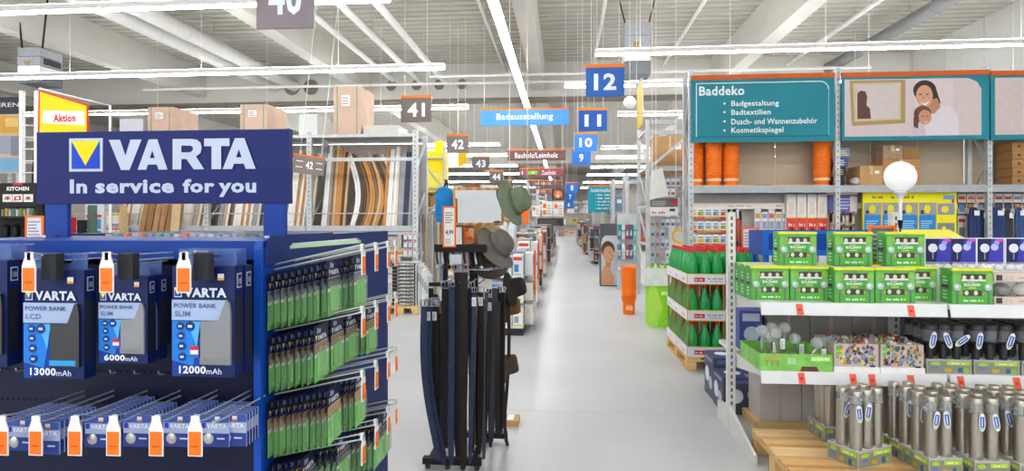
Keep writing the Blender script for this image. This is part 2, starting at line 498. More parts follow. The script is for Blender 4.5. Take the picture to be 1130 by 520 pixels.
def band_sign(words, u0, u1, v0, v1, Y, hexc, label, tw=(0.2, 0.8), extra=None, strip=True):
    a = at(u0, v1, Y); c = at(u1, v0, Y)
    t = thing('hanging_sign', label, 'sign', ((a.x + c.x) / 2, Y, a.z))
    MB().box(a.x, c.x, Y, Y + 0.04, a.z, c.z, mat(hexc, 0.35, var=0.03, scale=2)).build('panel', t)
    if strip:
        MB().box(a.x, c.x, Y - 0.006, Y + 0.046, c.z - 0.02, c.z + 0.015, OR2).build('top_strip', t)
    b = MB(); f = Face(b, (a.x, Y, a.z), XR, ZU); W = c.x - a.x; H = c.z - a.z
    if words == '~':
        f.marks(W * tw[0], W * tw[1], H * 0.3, H * 0.72, flat('#c9b4b2'), 2, 11)
    elif words:
        f.text(words, W * tw[0], W * tw[1], H * 0.24, H * 0.74, flat('#f3f3f3'), 2, 0.012)
    if extra == 'arrow':
        f.poly([(W * .04, H * .5), (W * .08, H * .22), (W * .08, H * .78)], WHITE, 2)
        f.rect(W * .2, W * .41, H * .3, H * .7, flat('#6fd02c'), 2)
        f.disc(W * .305, H * .5, H * .12, WHITE, 3)
    if extra == 'triangle':
        for q0, q1 in (((.78, .2), (.84, .8)), ((.84, .8), (.9, .2))):
            f.poly([(W * q0[0], H * q0[1]), (W * (q0[0] + .012), H * q0[1]), (W * (q1[0] + .012), H * q1[1]), (W * q1[0], H * q1[1])], flat('#9c7f7c'), 2)
    if b.v:
        b.build('lettering', t)
    hang(t, a.x, c.x, Y, c.z)
band_sign('Badausstellung', 530.5, 628, 119.5, 139, 13.5, '#4a93ea', 'wide light blue sign reading Badausstellung', (.18, .82))
band_sign('Bauholz/Leimholz', 560, 624, 165, 177.5, 20.0, '#6d4a47', 'brown red sign reading Bauholz/Leimholz under the blue sign', (.13, .87))
band_sign('Zuschnitt', 573, 622.5, 185.5, 195.5, 25, '#8e5058', 'dusty red sign with white arrow and green symbol', (.5, .82), 'arrow')
band_sign('~', 582, 621, 199, 206, 31, '#6d4a47', 'dark brown sign with a thin triangle outline', (.22, .66), 'triangle')
band_sign('~', 589, 608, 209, 214, 37, '#7c4a4c', 'small wine red sign beside the orange round info sign', (.2, .7))
# orange round sign on grey board
Y = 33; a = at(609, 221, Y); c = at(622.5, 208, Y)
t = thing('info_sign', 'dark square sign with an orange disc far down the aisle', 'sign', ((a.x + c.x) / 2, Y, a.z))
MB().box(a.x, c.x, Y, Y + 0.04, a.z, c.z, flat('#4a4444')).build('panel', t)
b = MB(); f = Face(b, ((a.x + c.x) / 2, Y, (a.z + c.z) / 2), XR, ZU); f.disc(0, 0, 0.23, ORANGE, 2, 18); f.disc(0.02, 0.08, 0.045, WHITE, 3); f.poly([(-.1, -.02), (.1, -.02), (.05, -.16), (-.05, -.16)], WHITE, 3)
b.build('disc', t); hang(t, a.x, c.x, Y, c.z)
# teal far banner
Y = 22; a = at(649, 234, Y); c = at(690, 205, Y)
t = thing('teal_banner', 'small teal list banner far away above the right side of the aisle', 'banner', ((a.x + c.x) / 2, Y, a.z))
MB().box(a.x, c.x, Y, Y + 0.03, a.z, c.z, flat('#17a6bd')).build('panel', t)
MB().box(a.x, c.x, Y - .005, Y + 0.035, c.z - .03, c.z + .03, ORANGE).build('top_strip', t)
b = MB(); f = Face(b, (a.x, Y, a.z), XR, ZU); W = c.x - a.x; H = c.z - a.z
f.text('Sanitärinstallation', W * .07, W * .72, H * .76, H * .9, WHITE, 2); b.build('lettering', t)
for i, s_ in enumerate((.62, .66, .42, .34, .48)):
    b = MB(); f = Face(b, (a.x, Y, a.z), XR, ZU)
    f.rect(W * .2, W * .22, H * (.635 - .128 * i), H * (.665 - .128 * i), WHITE, 2); f.marks(W * .26, W * (.26 + s_), H * (.62 - .128 * i), H * (.685 - .128 * i), WHITE, 2, 14); b.build('lettering', t)
hang(t, a.x, c.x, Y, c.z)
# yellow hanging wedge flag beside sign 12
p = at(702, 144, 9.6); q = at(712, 88, 9.6)
t = thing('yellow_flag', 'narrow yellow hanging flag sign between sign 12 and the teal banner', 'sign', p)
YEL = flat('#f6cf16')
vx = [(p.x, 9.55, p.z), (p.x + .14, 9.95, p.z + .16), (q.x, 9.95, q.z + .06), (p.x, 9.55, q.z - .12)]
MB().add(vx + [(x + .012, y, z) for x, y, z in vx], [(0, 3, 2, 1), (4, 5, 6, 7), (0, 1, 5, 4), (1, 2, 6, 5), (2, 3, 7, 6), (3, 0, 4, 7)], YEL).build('panel', t)
MB().bar(Vector(vx[3]) + Vector((0, 0, .02)), Vector(vx[2]) + Vector((0, 0, .03)), .03, .05, mat('#8d8d90', .4, .5)).build('top_rail', t)
MB().tube([vx[3], (p.x, 9.55, ROOF)], .004, HOUS, 4).build('suspension_wire', t)
b = MB(); 
for i, (z0, z1) in enumerate(((.25, .3), (.34, .5), (.54, .58))):
    zz = p.z + (q.z - p.z) * z0; z2 = p.z + (q.z - p.z) * z1
    b.add([(p.x - .002 + .02, 9.62, zz), (p.x - .002 + .06, 9.8, zz + .04), (p.x - .002 + .06, 9.8, z2 + .04), (p.x - .002 + .02, 9.62, z2)], [(0, 3, 2, 1)], WHITE)
b.build('lettering', t)
# ================================================================ blue battery display stand (left foreground)
SX0, SX1, SY0, SYM, SY1, STOP = -1.60, -0.714, 1.35, 1.77, 2.355, 1.55
PB = 1.362                                        # front face of the perforated back panel
DBLUE = mat('#0c2a72', 0.45, var=0.06, scale=4)
HOLE = flat('#050a1e', 0.8)
st = thing('display_stand', 'tall navy blue metal battery display stand with header sign in the left foreground', 'display stand', (-1.15, 1.6, 0))
pg = MB().box(SX0 + .012, SX1 - .012, PB, PB + .015, 0.12, STOP - .06, mat('#050f32', .45, var=.06)).build('back_panel', st)  # near-black navy: shadow inside the stand is put into the colour
b = MB(); f = Face(b, (0, PB, 0), XR, ZU)
for z in (1.488, 1.39, 1.30, 1.225, 1.15, 1.09):
    for i in range(56):
        x = SX0 + .03 + i * .0152
        f.rect(x, x + .006, z, z + .006, HOLE)
ph = b.build('perforation', pg); ph['kind'] = 'stuff'
MB().box(SX0, SX0 + .012, SY0, SYM, 0.0, STOP, BLUE).build('side_panel', st)
sp = MB().box(SX1 - .012, SX1, SY0, SYM - .003, 0.0, STOP - .004, BLUE).build('side_panel', st)
b = MB(); f = Face(b, (SX1, SY0, 0), YR, ZU)
for z in (1.49, 1.335, 1.18, 1.02):
    for i in range(26):
        f.rect(.02 + i * .0152, .026 + i * .0152, z, z + .006, HOLE)
ph = b.build('perforation', sp); ph['kind'] = 'stuff'
b = MB().prism([(SY0 - .012, 0), (SY0, 0), (SY0, STOP), (SY0 - .002, STOP), (SY0 - .012, STOP - .02)], 0, SX1 - .016, SX1 + .002, mat('#1550b4', .35, var=.04))
b.build('front_edge_strip', sp)
MB().box(SX0, SX1, SY0, SY0 + .012, STOP - .045, STOP, BLUE).build('top_fascia', st)
MB().box(SX0, SX1 - .003, SY0 + .012, SYM, STOP - .014, STOP, BLUE).build('top_plate', st)
MB().box(SX0, SX1, SY0 - .25, SYM, 0.0, .12, NAVY).build('base_box', st)
# rounded lug on the right top corner and the rear half of the stand
MB().prism([(SY0, STOP - .06), (SYM, STOP - .06), (SYM, STOP + .012), (SY0 + .05, STOP + .012), (SY0 + .02, STOP + .004), (SY0, STOP - .02)], 0, SX1 + .001, SX1 + .004, DBLUE).build('top_lug', st)
rb = MB().box(SX0, SX1, SYM + .002, SY1, 0, STOP + .006, mat('#0c1c5a', .5, var=.05)).build('rear_unit', st)
MB().prism([(SYM + .01, STOP - .5), (SY1 - .01, STOP - .5), (SY1 - .01, STOP), (SYM + .01, STOP)], 0, SX1 - .001, SX1 + .002, mat('#10246a', .5, var=.05)).build('rear_panel', rb)
# header sign
HY = 1.62
a = at(40.5, 226, HY); c = at(319, 141.5, HY)
NAV = mat('#0e1d66', .45, var=.03, scale=2)
hd = MB().box(a.x, c.x, HY, HY + .022, a.z + .002, c.z - .002, NAV).build('header_board', st)
SIL = mat('#c9d3e6', .4, var=.01)
def on_header(name, draw):
    bb = MB(); ff = Face(bb, (0, HY, 0), XR, ZU); draw(ff); return bb.build(name, hd)
def px(u, v):
    p = at(u, v, HY); return p.x, p.z
def dr_logo(f):
    x0, z0 = px(76.5, 189.5); x1, z1 = px(113.5, 152.5); w = x1 - x0; h = z1 - z0
    f.rect(x0, x1, z0, z1, SIL, 1)
    f.rect(x0 + w * .08, x1 - w * .08, z0 + h * .08, z1 - h * .08, flat('#1446c8'), 2)
    f.poly([(x0 + w * .08, z1 - h * .08), (x1 - w * .08, z1 - h * .08), (x0 + w * .5, z0 + h * .18)], flat('#ffe000'), 3)
on_header('logo', dr_logo)
def dr_1(f):                                   # heavy capitals drawn as flat letter shapes
    x0, z0 = px(120.5, 187.8); x1, z1 = px(283, 152.5); H = z1 - z0; W = x1 - x0
    lay = [2.0]
    def P(pts):
        lay[0] += .3; f.poly([(x0 + p[0] * W, z0 + p[1] * H) for p in pts], SIL, lay[0])
    P([(0, 1), (.078, 1), (.122, .38), (.095, 0), (.085, 0)]); P([(.227, 1), (.150, 1), (.085, 0), (.145, 0)])
    def A(o, q):
        w_ = q - o
        P([(o, 0), (o + w_ * .29, 0), (o + w_ * .52, .74), (o + w_ * .60, 1), (o + w_ * .37, 1)])
        P([(q, 0), (q - w_ * .30, 0), (o + w_ * .44, .80), (o + w_ * .40, 1), (o + w_ * .66, 1)])
        P([(o + w_ * .24, .17), (q - w_ * .22, .17), (q - w_ * .30, .38), (o + w_ * .31, .38)])
    A(.2, .405)
    P([(.44, 0), (.50, 0), (.50, 1), (.44, 1)]); P([(.50, 1), (.50, .78), (.555, .78), (.575, .75), (.605, .97), (.565, 1)])
    P([(.575, .75), (.58, .67), (.573, .60), (.60, .42), (.63, .53), (.638, .70), (.63, .87), (.605, .97)])
    P([(.50, .56), (.56, .56), (.573, .60), (.60, .42), (.55, .34), (.50, .34)]); P([(.50, .34), (.56, .36), (.60, .42), (.655, 0), (.585, 0), (.535, .34)])
    P([(.655, 1), (.825, 1), (.825, .75), (.655, .75)]); P([(.705, .75), (.770, .75), (.770, 0), (.705, 0)])
    A(.78, 1.0)
on_header('lettering', dr_1)
def dr_2(f):
    words = (('In', 77.5, 96.5, 198, 213.6), ('service', 105.5, 192.5, 198, 213.6), ('for', 202, 237, 197.5, 213), ('you', 241.5, 283, 201.5, 217.5))
    for t_, u0, u1, v0, v1 in words[wi:wi + 1]:
        x0, z0 = px(u0, v1); x1, z1 = px(u1, v0)
        f.text(t_, x0, x1, z0, z1, SIL, 2, 0.04)
for wi in range(4):
    on_header('lettering', dr_2)
for u0, u1 in ((48.5, 73), (290, 314)):
    x0, x1 = X_at(u0, HY), X_at(u1, HY)
    MB().box(x0, x1, HY + .004, HY + .018, STOP, a.z + .002, BLUE).build('header_post', st)
    MB().box(x0 + .02, x0 + .034, HY - .03, HY + .004, STOP, STOP + .006, CHROME).build('screw_clip', st)

# ---- hooks with price tags
WIRE = mat('#d4d7da', .35, .5, var=.02)
TAGW = flat('#f2f1ee'); TAGO = flat('#ff7a1c')
def hook(p, d, L, rise=.012, tagged=True, lock=False, ts=1.0, lin=False):
    """hook part of the stand: wire from panel point p along direction d; price tag is its sub-part"""
    p = Vector(p); d = Vector(d); side = Vector((-d.y, d.x, 0))
    pts = [p + d * (L * q) + Vector((0, 0, rise * z)) for q, z in (((0, 0), (.5, .5), (.85, .85), (1, 1)) if lin else ((0, 0), (.5, .15), (.85, .4), (1, 1)))]
    b = MB().tube(pts, .0022, WIRE, 5)
    if tagged:
        b.tube([q + Vector((0, 0, .013)) for q in pts], .0018, WIRE, 5)
        b.box(pts[-1].x - .004, pts[-1].x + .004, pts[-1].y - .004, pts[-1].y + .004, pts[-1].z - .002, pts[-1].z + .015, WHITE)
    h = b.build('hook', st)
    if tagged:
        e = pts[-1] + d * .004
        # the tag board hangs below the tip and faces along d
        bb = MB(); r = Vector((1, 0, 0)) if abs(d.y) > .5 else Vector((0, 1, 0))
        prof = [(-.0135, -.060), (.0135, -.060), (.0135, -.012), (.008, .004), (.008, .012), (-.008, .012), (-.008, .004), (-.0135, -.012)]
        prof = [(x * ts, z * ts) for x, z in prof]
        vs = [e + r * x + Vector((0, 0, z)) for x, z in prof] + [e - d * .002 + r * x + Vector((0, 0, z)) for x, z in prof]
        n = 8
        bb.add(vs, [tuple(range(n)), tuple(range(2 * n - 1, n - 1, -1))] + [(i, n + i, n + (i + 1) % n, (i + 1) % n) for i in range(n)], TAGW)
        ff = Face(bb, e, r, ZU)
        ff.rect(-.0115 * ts, .0115 * ts, -.058 * ts, -.016 * ts, TAGO, 1)
        ff.rect(-.007, .004, -.034, -.0335, flat('#c44e00'), 2); ff.rect(-.008, .008, -.05, -.047, flat('#d65806'), 2)
        bb.build('price_tag', h)
    if lock:
        q = pts[-1] - d * .03
        MB().bev(q.x + .002, q.x + .036, q.y - .012, q.y + .02, q.z - .045, q.z + .010, .006, mat('#2c2d31', .5, var=.05)).build('security_lock', h)
    return h

# ---- power bank packs
PKB = mat('#0f2058', .4, var=.03); PKE = mat('#0f3a8c', .35, var=.03)
def power_pack(name_line, cap, insert_hex, small, sc_=1.15):
    t = thing('power_bank_pack', 'pack', 'package', (0, 0, 0))
    W, H, D = .122, .205, .028
    b = MB().prism([(-W / 2, 0), (W / 2, 0), (W / 2, D), (-W / 2, D)], 2, 0, H * .86, PKB)
    b.add([(-W / 2, 0, H * .86), (W / 2, 0, H * .86), (W / 2, D, H * .86), (-W / 2, D, H * .86), (-W / 2, 0, H), (W / 2, 0, H), (W / 2, D, H), (-W / 2, D, H)],
          [(0, 1, 5, 4), (1, 2, 6, 5), (2, 3, 7, 6), (3, 0, 4, 7), (4, 5, 6, 7)], PKB)
    card = b.build('carton', t, world=False)
    b = MB(); f = Face(b, (-W / 2, -.0003, 0), XR, ZU)
    f.poly([(0, .073), (W * .45, .073), (W * .45, 0.018), (W * .1, .0), (0, 0)], flat('#0f3f9e'), .5)
    f.poly([(0, .103), (W * .46, .103), (W * .34, .02), (0, .03)], flat('#1f7fe0'), 1)
    f.poly([(W * .25, .103), (W * .46, .103), (W * .40, .055)], flat('#57b5ff'), 2)
    f.poly([(0, .105), (W * .76, .105), (W * .90, .143), (0, .143)], flat('#a9bcdd'), 2)
    f.text('POWER BANK', W * .04, W * .72, .128, .1365, flat('#33477e'), 3, .01)
    f.text(name_line, W * .05, W * .3, .112, .122, flat('#5c71a6'), 3)
    f.text(cap, W * .12, W * .55, .006, .0205, flat('#f2f6ff'), 3, .03)
    f.text('mAh', W * .56, W * .80, .006, .0165, flat('#dfe8fb'), 3, .005)
    for x, y, r in ((.14, .094, .0075), (.30, .094, .0095), (.15, .076, .0075), (.16, .057, .008), (.17, .037, .008)):
        f.disc(W * x, y, r, flat('#1c3a80'), 3, 12); f.rect(W * x - r * .45, W * x + r * .45, y - r * .25, y + r * .25, flat('#c9d9f2'), 4)
    if small:
        f.rect(W * .3, W * .43, .036, .058, flat('#e9e9f2'), 3); f.rect(W * .3, W * .43, .05, .058, flat('#cc3344'), 4); f.rect(W * .3, W * .43, .036, .042, flat('#3e62b4'), 4)
    b.build('front_print', card, world=False)
    b = MB(); f = Face(b, (-W / 2, -.0003, 0), XR, ZU)
    f.rect(W * .045, W * .165, .148, .166, flat('#e7ecf5'), 3); f.rect(W * .055, W * .155, .1495, .1645, flat('#1446c8'), 4)
    f.poly([(W * .055, .1645), (W * .155, .1645), (W * .105, .152)], flat('#ffe000'), 5)
    f.text('VARTA', W * .2, W * .88, .148, .1655, flat('#dbe4f4'), 3, .045)
    f.rect(W * .74, W * .84, .18, .192, flat('#e9e9f2'), 3); f.rect(W * .74, W * .84, .18, .184, flat('#f0a020'), 4)
    b.build('lettering', card, world=False)
    b = MB().prism([(W * .0, .024), (W * .455, .024), (W * .455, .12), (W * .43, .14), (W * .38, .1425), (W * .262, .105), (-W * .02, .104), (-W * .02, .024)], 1, -.006, .004, mat(insert_hex, .25, var=.06, coat=.4))
    if not small:
        pass
    b.build('power_bank', t, world=False)
    b = MB().box(-W * .03, W * .40, -.0064, -.006, .026, .036, flat('#2aa0e0' if not small else '#808486'))
    b.build('screen_strip', t, world=False)
    b = MB()                                   # plastic hang tab with its slot
    f = Face(b, (-W / 2, .012, H), XR, ZU)
    for x0, x1, y0, y1 in ((.03, .97, .0, .012), (.03, .3, .012, .024), (.7, .97, .012, .024), (.03, .97, .024, .032)):
        b.box(-W / 2 + W * x0, -W / 2 + W * x1, .012, .0135, H + y0, H + y1, mat('#5470b4', .2, var=.02, alpha=.55))
    b.build('hang_tab', t, world=False)
    b = MB(); f = Face(b, (W / 2, 0, 0), YR, ZU)
    f.rect(.006, .022, .165, .192, flat('#c9d3e6'), 1); f.rect(.008, .020, .167, .190, PKB, 2); f.text('10', .010, .018, .172, .183, flat('#c9d3e6'), 3)
    f.poly([(.002, .03), (.022, .03), (.022, .15), (.002, .15)], flat('#22252e'), 1)
    b.build('side_print', t, world=False)
    t.scale = (sc_, sc_, sc_)
    return Proto(t)
pk = {}
pk['a'] = power_pack('LCD', '13000', '#26272b', False)
pk['b'] = power_pack('SLIM', '6000', '#8b8d90', True, .93)
pk['c'] = power_pack('SLIM', '12000', '#85888b', True)
def pack_row(proto, u, v_bottom, Y0, n, words, tagdx, tagY):
    Xc = X_at(u, Y0); z = Z_at(u, v_bottom, Y0)
    for i in range(n):
        proto.put((Xc, Y0 + i * .038, z), words if i == 0 else 'rear twin behind the ' + words , 'power bank packs on the top hooks')
    hook((Xc, PB, z + .231 * proto.root.scale.x), (0, -1, 0), PB - Y0 + .03, .004, False)
    return Xc, z
for proto, u, vb, Y0, n, words, tu in ((pk['a'], 59.5, 418, 1.19, 1, 'power bank pack reading 13000 mAh with dark window', 33.5), (pk['b'], 136, 401, 1.215, 2, 'smaller power bank pack reading 6000 mAh in the middle', 119),
                                (pk['c'], 224.5, 416, 1.20, 2, 'power bank pack reading 12000 mAh with grey window', 204), (pk['a'], -24, 404, 1.21, 2, 'power bank pack cut by the left picture edge', None)):
    pack_row(proto, u, vb, Y0, n, words, 0, 1.15)
    if tu:
        p = at(tu, 286, 1.145); hook((p.x, PB, p.z - .01), (0, -1, 0), PB - 1.145, .01, True, True, 1.15)

# ---- button cell cards on the lower front hooks
CELL = thing('button_cell_card', 'card', 'package', (0, 0, 0))
b = MB().box(-.029, .029, 0, .002, -.062, 0, flat('#a9b4d6')); cc = b.build('card', CELL, world=False)
b = MB(); f = Face(b, (-.029, -.0003, -.062), XR, ZU)
f.rect(0, .058, 0, .026, flat('#2b3f8c'), 1); f.rect(0, .058, .047, .062, flat('#3d56a4'), 1); f.text('VARTA', .013, .054, .036, .045, flat('#e9effb'), 2, .045)
f.rect(.003, .011, .036, .046, flat('#1446c8'), 2); f.rect(.034, .05, .015, .018, flat('#c9d3e6'), 2); f.rect(.03, .04, .05, .059, flat('#e9e9f0'), 2); f.rect(.03, .04, .05, .053, flat('#f08a20'), 3)
b.build('print', cc, world=False)
b = MB().lathe([(.0001, 0), (.0105, .0), (.0105, .002), (.0085, .0032), (.0001, .0032)], mat('#c6c3bd', .3, .8, var=.05), n=14)
b.v = [(v[0] - .012, -v[2], v[1] - .046) for v in b.v]; b.build('button_cell', CELL, world=False)
CELL.scale = (1.12, 1.12, 1.12)
cp = Proto(CELL)
for j, u in enumerate((3.5, 41, 84, 126.5, 173.5, 216.5, 253)):
    Yt = 1.15
    p = at(u, 466, Yt)
    if j == 6: p = at(235, 466, Yt)
    hook((p.x, PB, p.z - .008), (0, -1, 0), PB - Yt, .008, j < 6, False, 1.15)
    n = (9, 9, 12, 8, 9, 8, 5)[j]; y0 = (1.19, 1.17, 1.21, 1.215, 1.215, 1.215, 1.22)[j]
    for i in range(n):
        cp.put((p.x, y0 + i * (.012), p.z - .006 + i * .0002),
               ('foremost button cell card on the %s hook of the lower front row' if i == 0 else 'button cell card behind the foremost on the %s lower front hook') % ORD[j],
               'button cell cards on the stand front')
for z in (1.09,):
    for j in range(14):
        hook((SX0 + .06 + j * .06, PB, z), (0, -1, 0), .02, .01, False)
for j in range(13):
    hook((SX0 + .07 + j * .062, PB, 1.225), (0, -1, 0), .02, .01, False)

# ---- battery blister packs on the side of the stand (they face the aisle)
def blister(kind):
    t = thing('battery_blister', 'pack', 'battery pack', (0, 0, 0))
    W, H = .088, .136
    hexs = {'silver': ('#22264a', '#7d7f86', '#62bb45'), 'gold': ('#1d2350', '#8b7350', '#66bd42'), 'tan': ('#1d2350', '#b98f62', '#74cc4e'), 'dark': ('#1b1f3c', '#55565c', '#5ca846')}[kind]
    b = MB().box(-.0008, 0, -W / 2, W / 2, -H, 0, flat('#1d2345')); cd_ = b.build('card', t, world=False)
    b = MB(); f = Face(b, (0, -W / 2, -H), YR, ZU)
    f.rect(0, W, 0, H * .46, flat(hexs[2]), 1); f.rect(0, W, H * .46, H * .68, flat(hexs[1]), 1)
    f.rect(0, W, H * .44, H * .5, flat('#d8d2c6'), 2); f.rect(.002, W - .002, H * .68, H * .69, flat('#d8d2c6'), 2)
    f.rect(.004, .016, H * .72, H * .83, flat('#1446c8'), 2); f.poly([(.004, H * .83), (.016, H * .83), (.010, H * .73)], flat('#ffd400'), 3)
    f.text('VARTA', .020, .072, H * .73, H * .82, flat('#dfe6f4'), 2, .045)
    f.rect(.046, .07, .01, .05, flat('#e8c23a'), 2); f.lines(.048, .068, .014, .046, 5, flat('#5a4a9a'), 3)
    f.marks(.016, .04, H * .86, H * .96, flat('#aab6d6'), 2, 3)
    b.build('print', cd_, world=False)
    b = MB(); fr = mat('#cfd6d6', .15, var=.0, alpha=.2)
    x1 = .0095; y0, y1, z0, z1 = -W * .42, W * .40, -H * .96, -H * .38
    b.add([(0, y0, z0), (0, y1, z0), (0, y1, z1), (0, y0, z1), (x1, y0 + .004, z0 + .005), (x1, y1 - .004, z0 + .005), (x1, y1 - .004, z1 - .005), (x1, y0 + .004, z1 - .005)],
          [(4, 5, 6, 7), (0, 1, 5, 4), (1, 2, 6, 5), (2, 3, 7, 6), (3, 0, 4, 7)], fr)
    b.build('blister_shell', t, world=False)
    b = MB()
    for i in range(4):
        y = y0 + .012 + i * .0125
        b = MB().tube([(.0045, y, z0 + .01), (.0045, y, z1 - .012)], .0042, mat('#6cc048', .3, .1, var=.05), 6)
        b.build('battery', t, world=False)
    return Proto(t)
bl = {k_: blister(k_) for k_ in ('silver', 'gold', 'tan', 'dark')}
COLY = (1.408, 1.51, 1.617, 1.69)
ROWZ = (1.527, 1.375, 1.218, 1.064)
KIND = ('silver', 'gold', 'tan', 'dark')
NUM = ((10, 13, 3, 0), (8, 8, 8, 10), (11, 13, 4, 3), (6, 9, 14, 14))
for r in range(4):
    for q in range(4):
        Y = COLY[q]; n = NUM[r][q]
        tip = -.491; dX = .0162 if n < 11 else .0146
        hook((SX1, Y, ROWZ[r] - .05), (1, 0, 0), tip - SX1, .05, True, False, 1.0, True)
        for i in range(n):
            bl[KIND[r] if not (r == 0 and q == 0 and i == n - 1) else 'dark'].put((SX1 + .006 + i * dX, Y, ROWZ[r] - .05 + .05 * (.006 + i * dX) / (tip - SX1) - .008 + RND.uniform(-.001, .001)),
                ('outermost battery blister pack on the stand side, %s row, %s hook' if i == n - 1 else 'inner battery blister pack on the stand side, %s row, %s hook') % (ORD[r], ORD[q]),
                'battery blister packs on the stand side', (0, 0, RND.uniform(-.05, .05)))
# odd pack lying on top of the first row
b = MB().box(-.085, .085, -.012, .02, 0, .008, flat('#a8c99a')); b.box(-.08, .08, -.011, .016, .008, .013, FROST)
o = b.build('loose_pack', world=False); o.location = (-.60, 1.45, 1.535); o.rotation_euler = (0, -.08, .1)
tag(o, 'loose clear pack lying on top of the uppermost side hook', 'battery pack')
# clutter on the stand top
for i in range(26):
    x = SX0 + .2 + i * .027 + RND.uniform(0, .008); 
    if -1.42 > x or x > -.84: continue
    h = RND.uniform(.004, .011)
    cx = RND.choice(('#e88a5a', '#8cacA6', '#c9cfd2', '#8aa095', '#b9bcc0', '#d7d4cc', '#8c9ab8'))
    b = MB().bev(x, x + RND.uniform(.014, .024), 1.69, 1.72 + RND.uniform(0, .02), STOP, STOP + h, .003, flat(cx))
    tag(b.build('small_part'), 'tiny coloured plastic bit lying on top of the blue stand', 'small part', 'bits on top of the stand')
# ================================================================ belt and hat rack in the middle
RX0, RX1, RY0, RY1 = X_at(466, 3.72), X_at(531, 3.72), 3.72, 4.25
BLK = mat('#17171a', .45, var=.08); LEA = mat('#1b1a1c', .42, var=.12, scale=30, bump=.1); LEB = mat('#2b3550', .5, var=.12, scale=25); LEBR = mat('#a8672a', .5, var=.1, scale=20); LEDK = mat('#29201c', .45, var=.1, scale=25)
LEG = mat('#3c3c40', .45, var=.1, scale=25)
rk = thing('belt_rack', 'black metal two tier rack hung full of leather belts beside the aisle', 'rack', ((RX0 + RX1) / 2, (RY0 + RY1) / 2, 0))
cxr = (RX0 + RX1) / 2
MB().box(RX0, RX1, RY0, RY0 + .05, .035, .075, BLK).build('base_bar', rk)
MB().box(RX0 + .02, RX1 + .12, RY1 - .05, RY1, .035, .075, BLK).build('base_bar', rk)
for x in (RX0 + .05, RX1 - .05):
    MB().box(x - .02, x + .02, RY0 + .05, RY1 - .05, .035, .07, BLK).build('base_rail', rk)
for x in (RX0 + .03, cxr - .03, cxr + .07, RX1 - .03):
    MB().lathe([(.012, 0), (.02, .015), (.012, .035)], DARK, (x, RY0 + .025, 0), 8).build('caster', rk)
for x in (RX0 + .03, RX1 - .03):
    MB().lathe([(.012, 0), (.02, .015), (.012, .035)], DARK, (x, RY1 - .025, 0), 8).build('caster', rk)
for x, y in ((cxr - .08, RY0 + .2), (cxr + .1, RY0 + .2), (cxr + .1, RY1 - .16)):
    MB().box(x - .015, x + .015, y - .015, y + .015, .07, 1.44, BLK).build('post', rk)
top = Z_at(500, 274, 3.85); mid = Z_at(500, 314, 3.8)
tx0, tx1 = X_at(481, 3.78), X_at(538, 3.78)
MB().box(tx0, tx1, 3.74, 4.2, top, top + .012, BLK).build('tray', rk)
MB().box(tx0, tx1, 3.735, 3.745, top - .02, top + .03, BLK).build('tray_edge', rk)
MB().box(X_at(481, 3.75), X_at(512, 3.75), 3.74, 4.2, mid, mid + .014, BLK).build('tier_bar', rk)
MB().box(X_at(474, 3.75), X_at(512, 3.75), 3.735, 3.745, mid - .006, mid + .018, BLK).build('tier_bar', rk)
for i in range(6):                            # hook arms to the right side
    y = 3.76 + i * .09
    MB().tube([(cxr, y, mid + .10), (RX1 + .05 + .02 * i, y, mid + .10 - .003 * i), (RX1 + .065 + .02 * i, y, mid + .115)], .005, CHROME, 6).build('hook_arm', rk)
for i in range(5):
    x = tx0 + .05 + i * .06
    MB().tube([(x, 4.0, mid + .015), (x, 3.70, mid + .015), (x, 3.69, mid + .03)], .0045, CHROME, 6).build('hook_arm', rk)
p = at(496, 291, 3.72); q = at(509, 281, 3.72)
MB().box(p.x, q.x, 3.728, 3.732, p.z - .01, q.z, flat('#c9ccd2')).build('price_card', rk)
p = at(495, 312, 3.72); q = at(503, 304, 3.72)
# grid of small hooks with accessories between tray and tier
for i in range(9):
    x = X_at(482 + i * 6, 3.8); 
    b = MB().tube([(x, 3.8, top - .02), (x + .004, 3.79, top - .06), (x + .012, 3.785, top - .10)], .007, (DARK, CHROME, LEDK)[i % 3], 6)
    b.ball((x + .01, 3.785, top - .12), .015, (CHROME, mat('#7a2a2a', .5), DARK, mat('#4a3b30', .5))[i % 4], 8, 5)
    o = b.build('key_clip'); tag(o, 'small dark key clip hanging under the rack tray', 'accessory', 'clips under the rack tray')

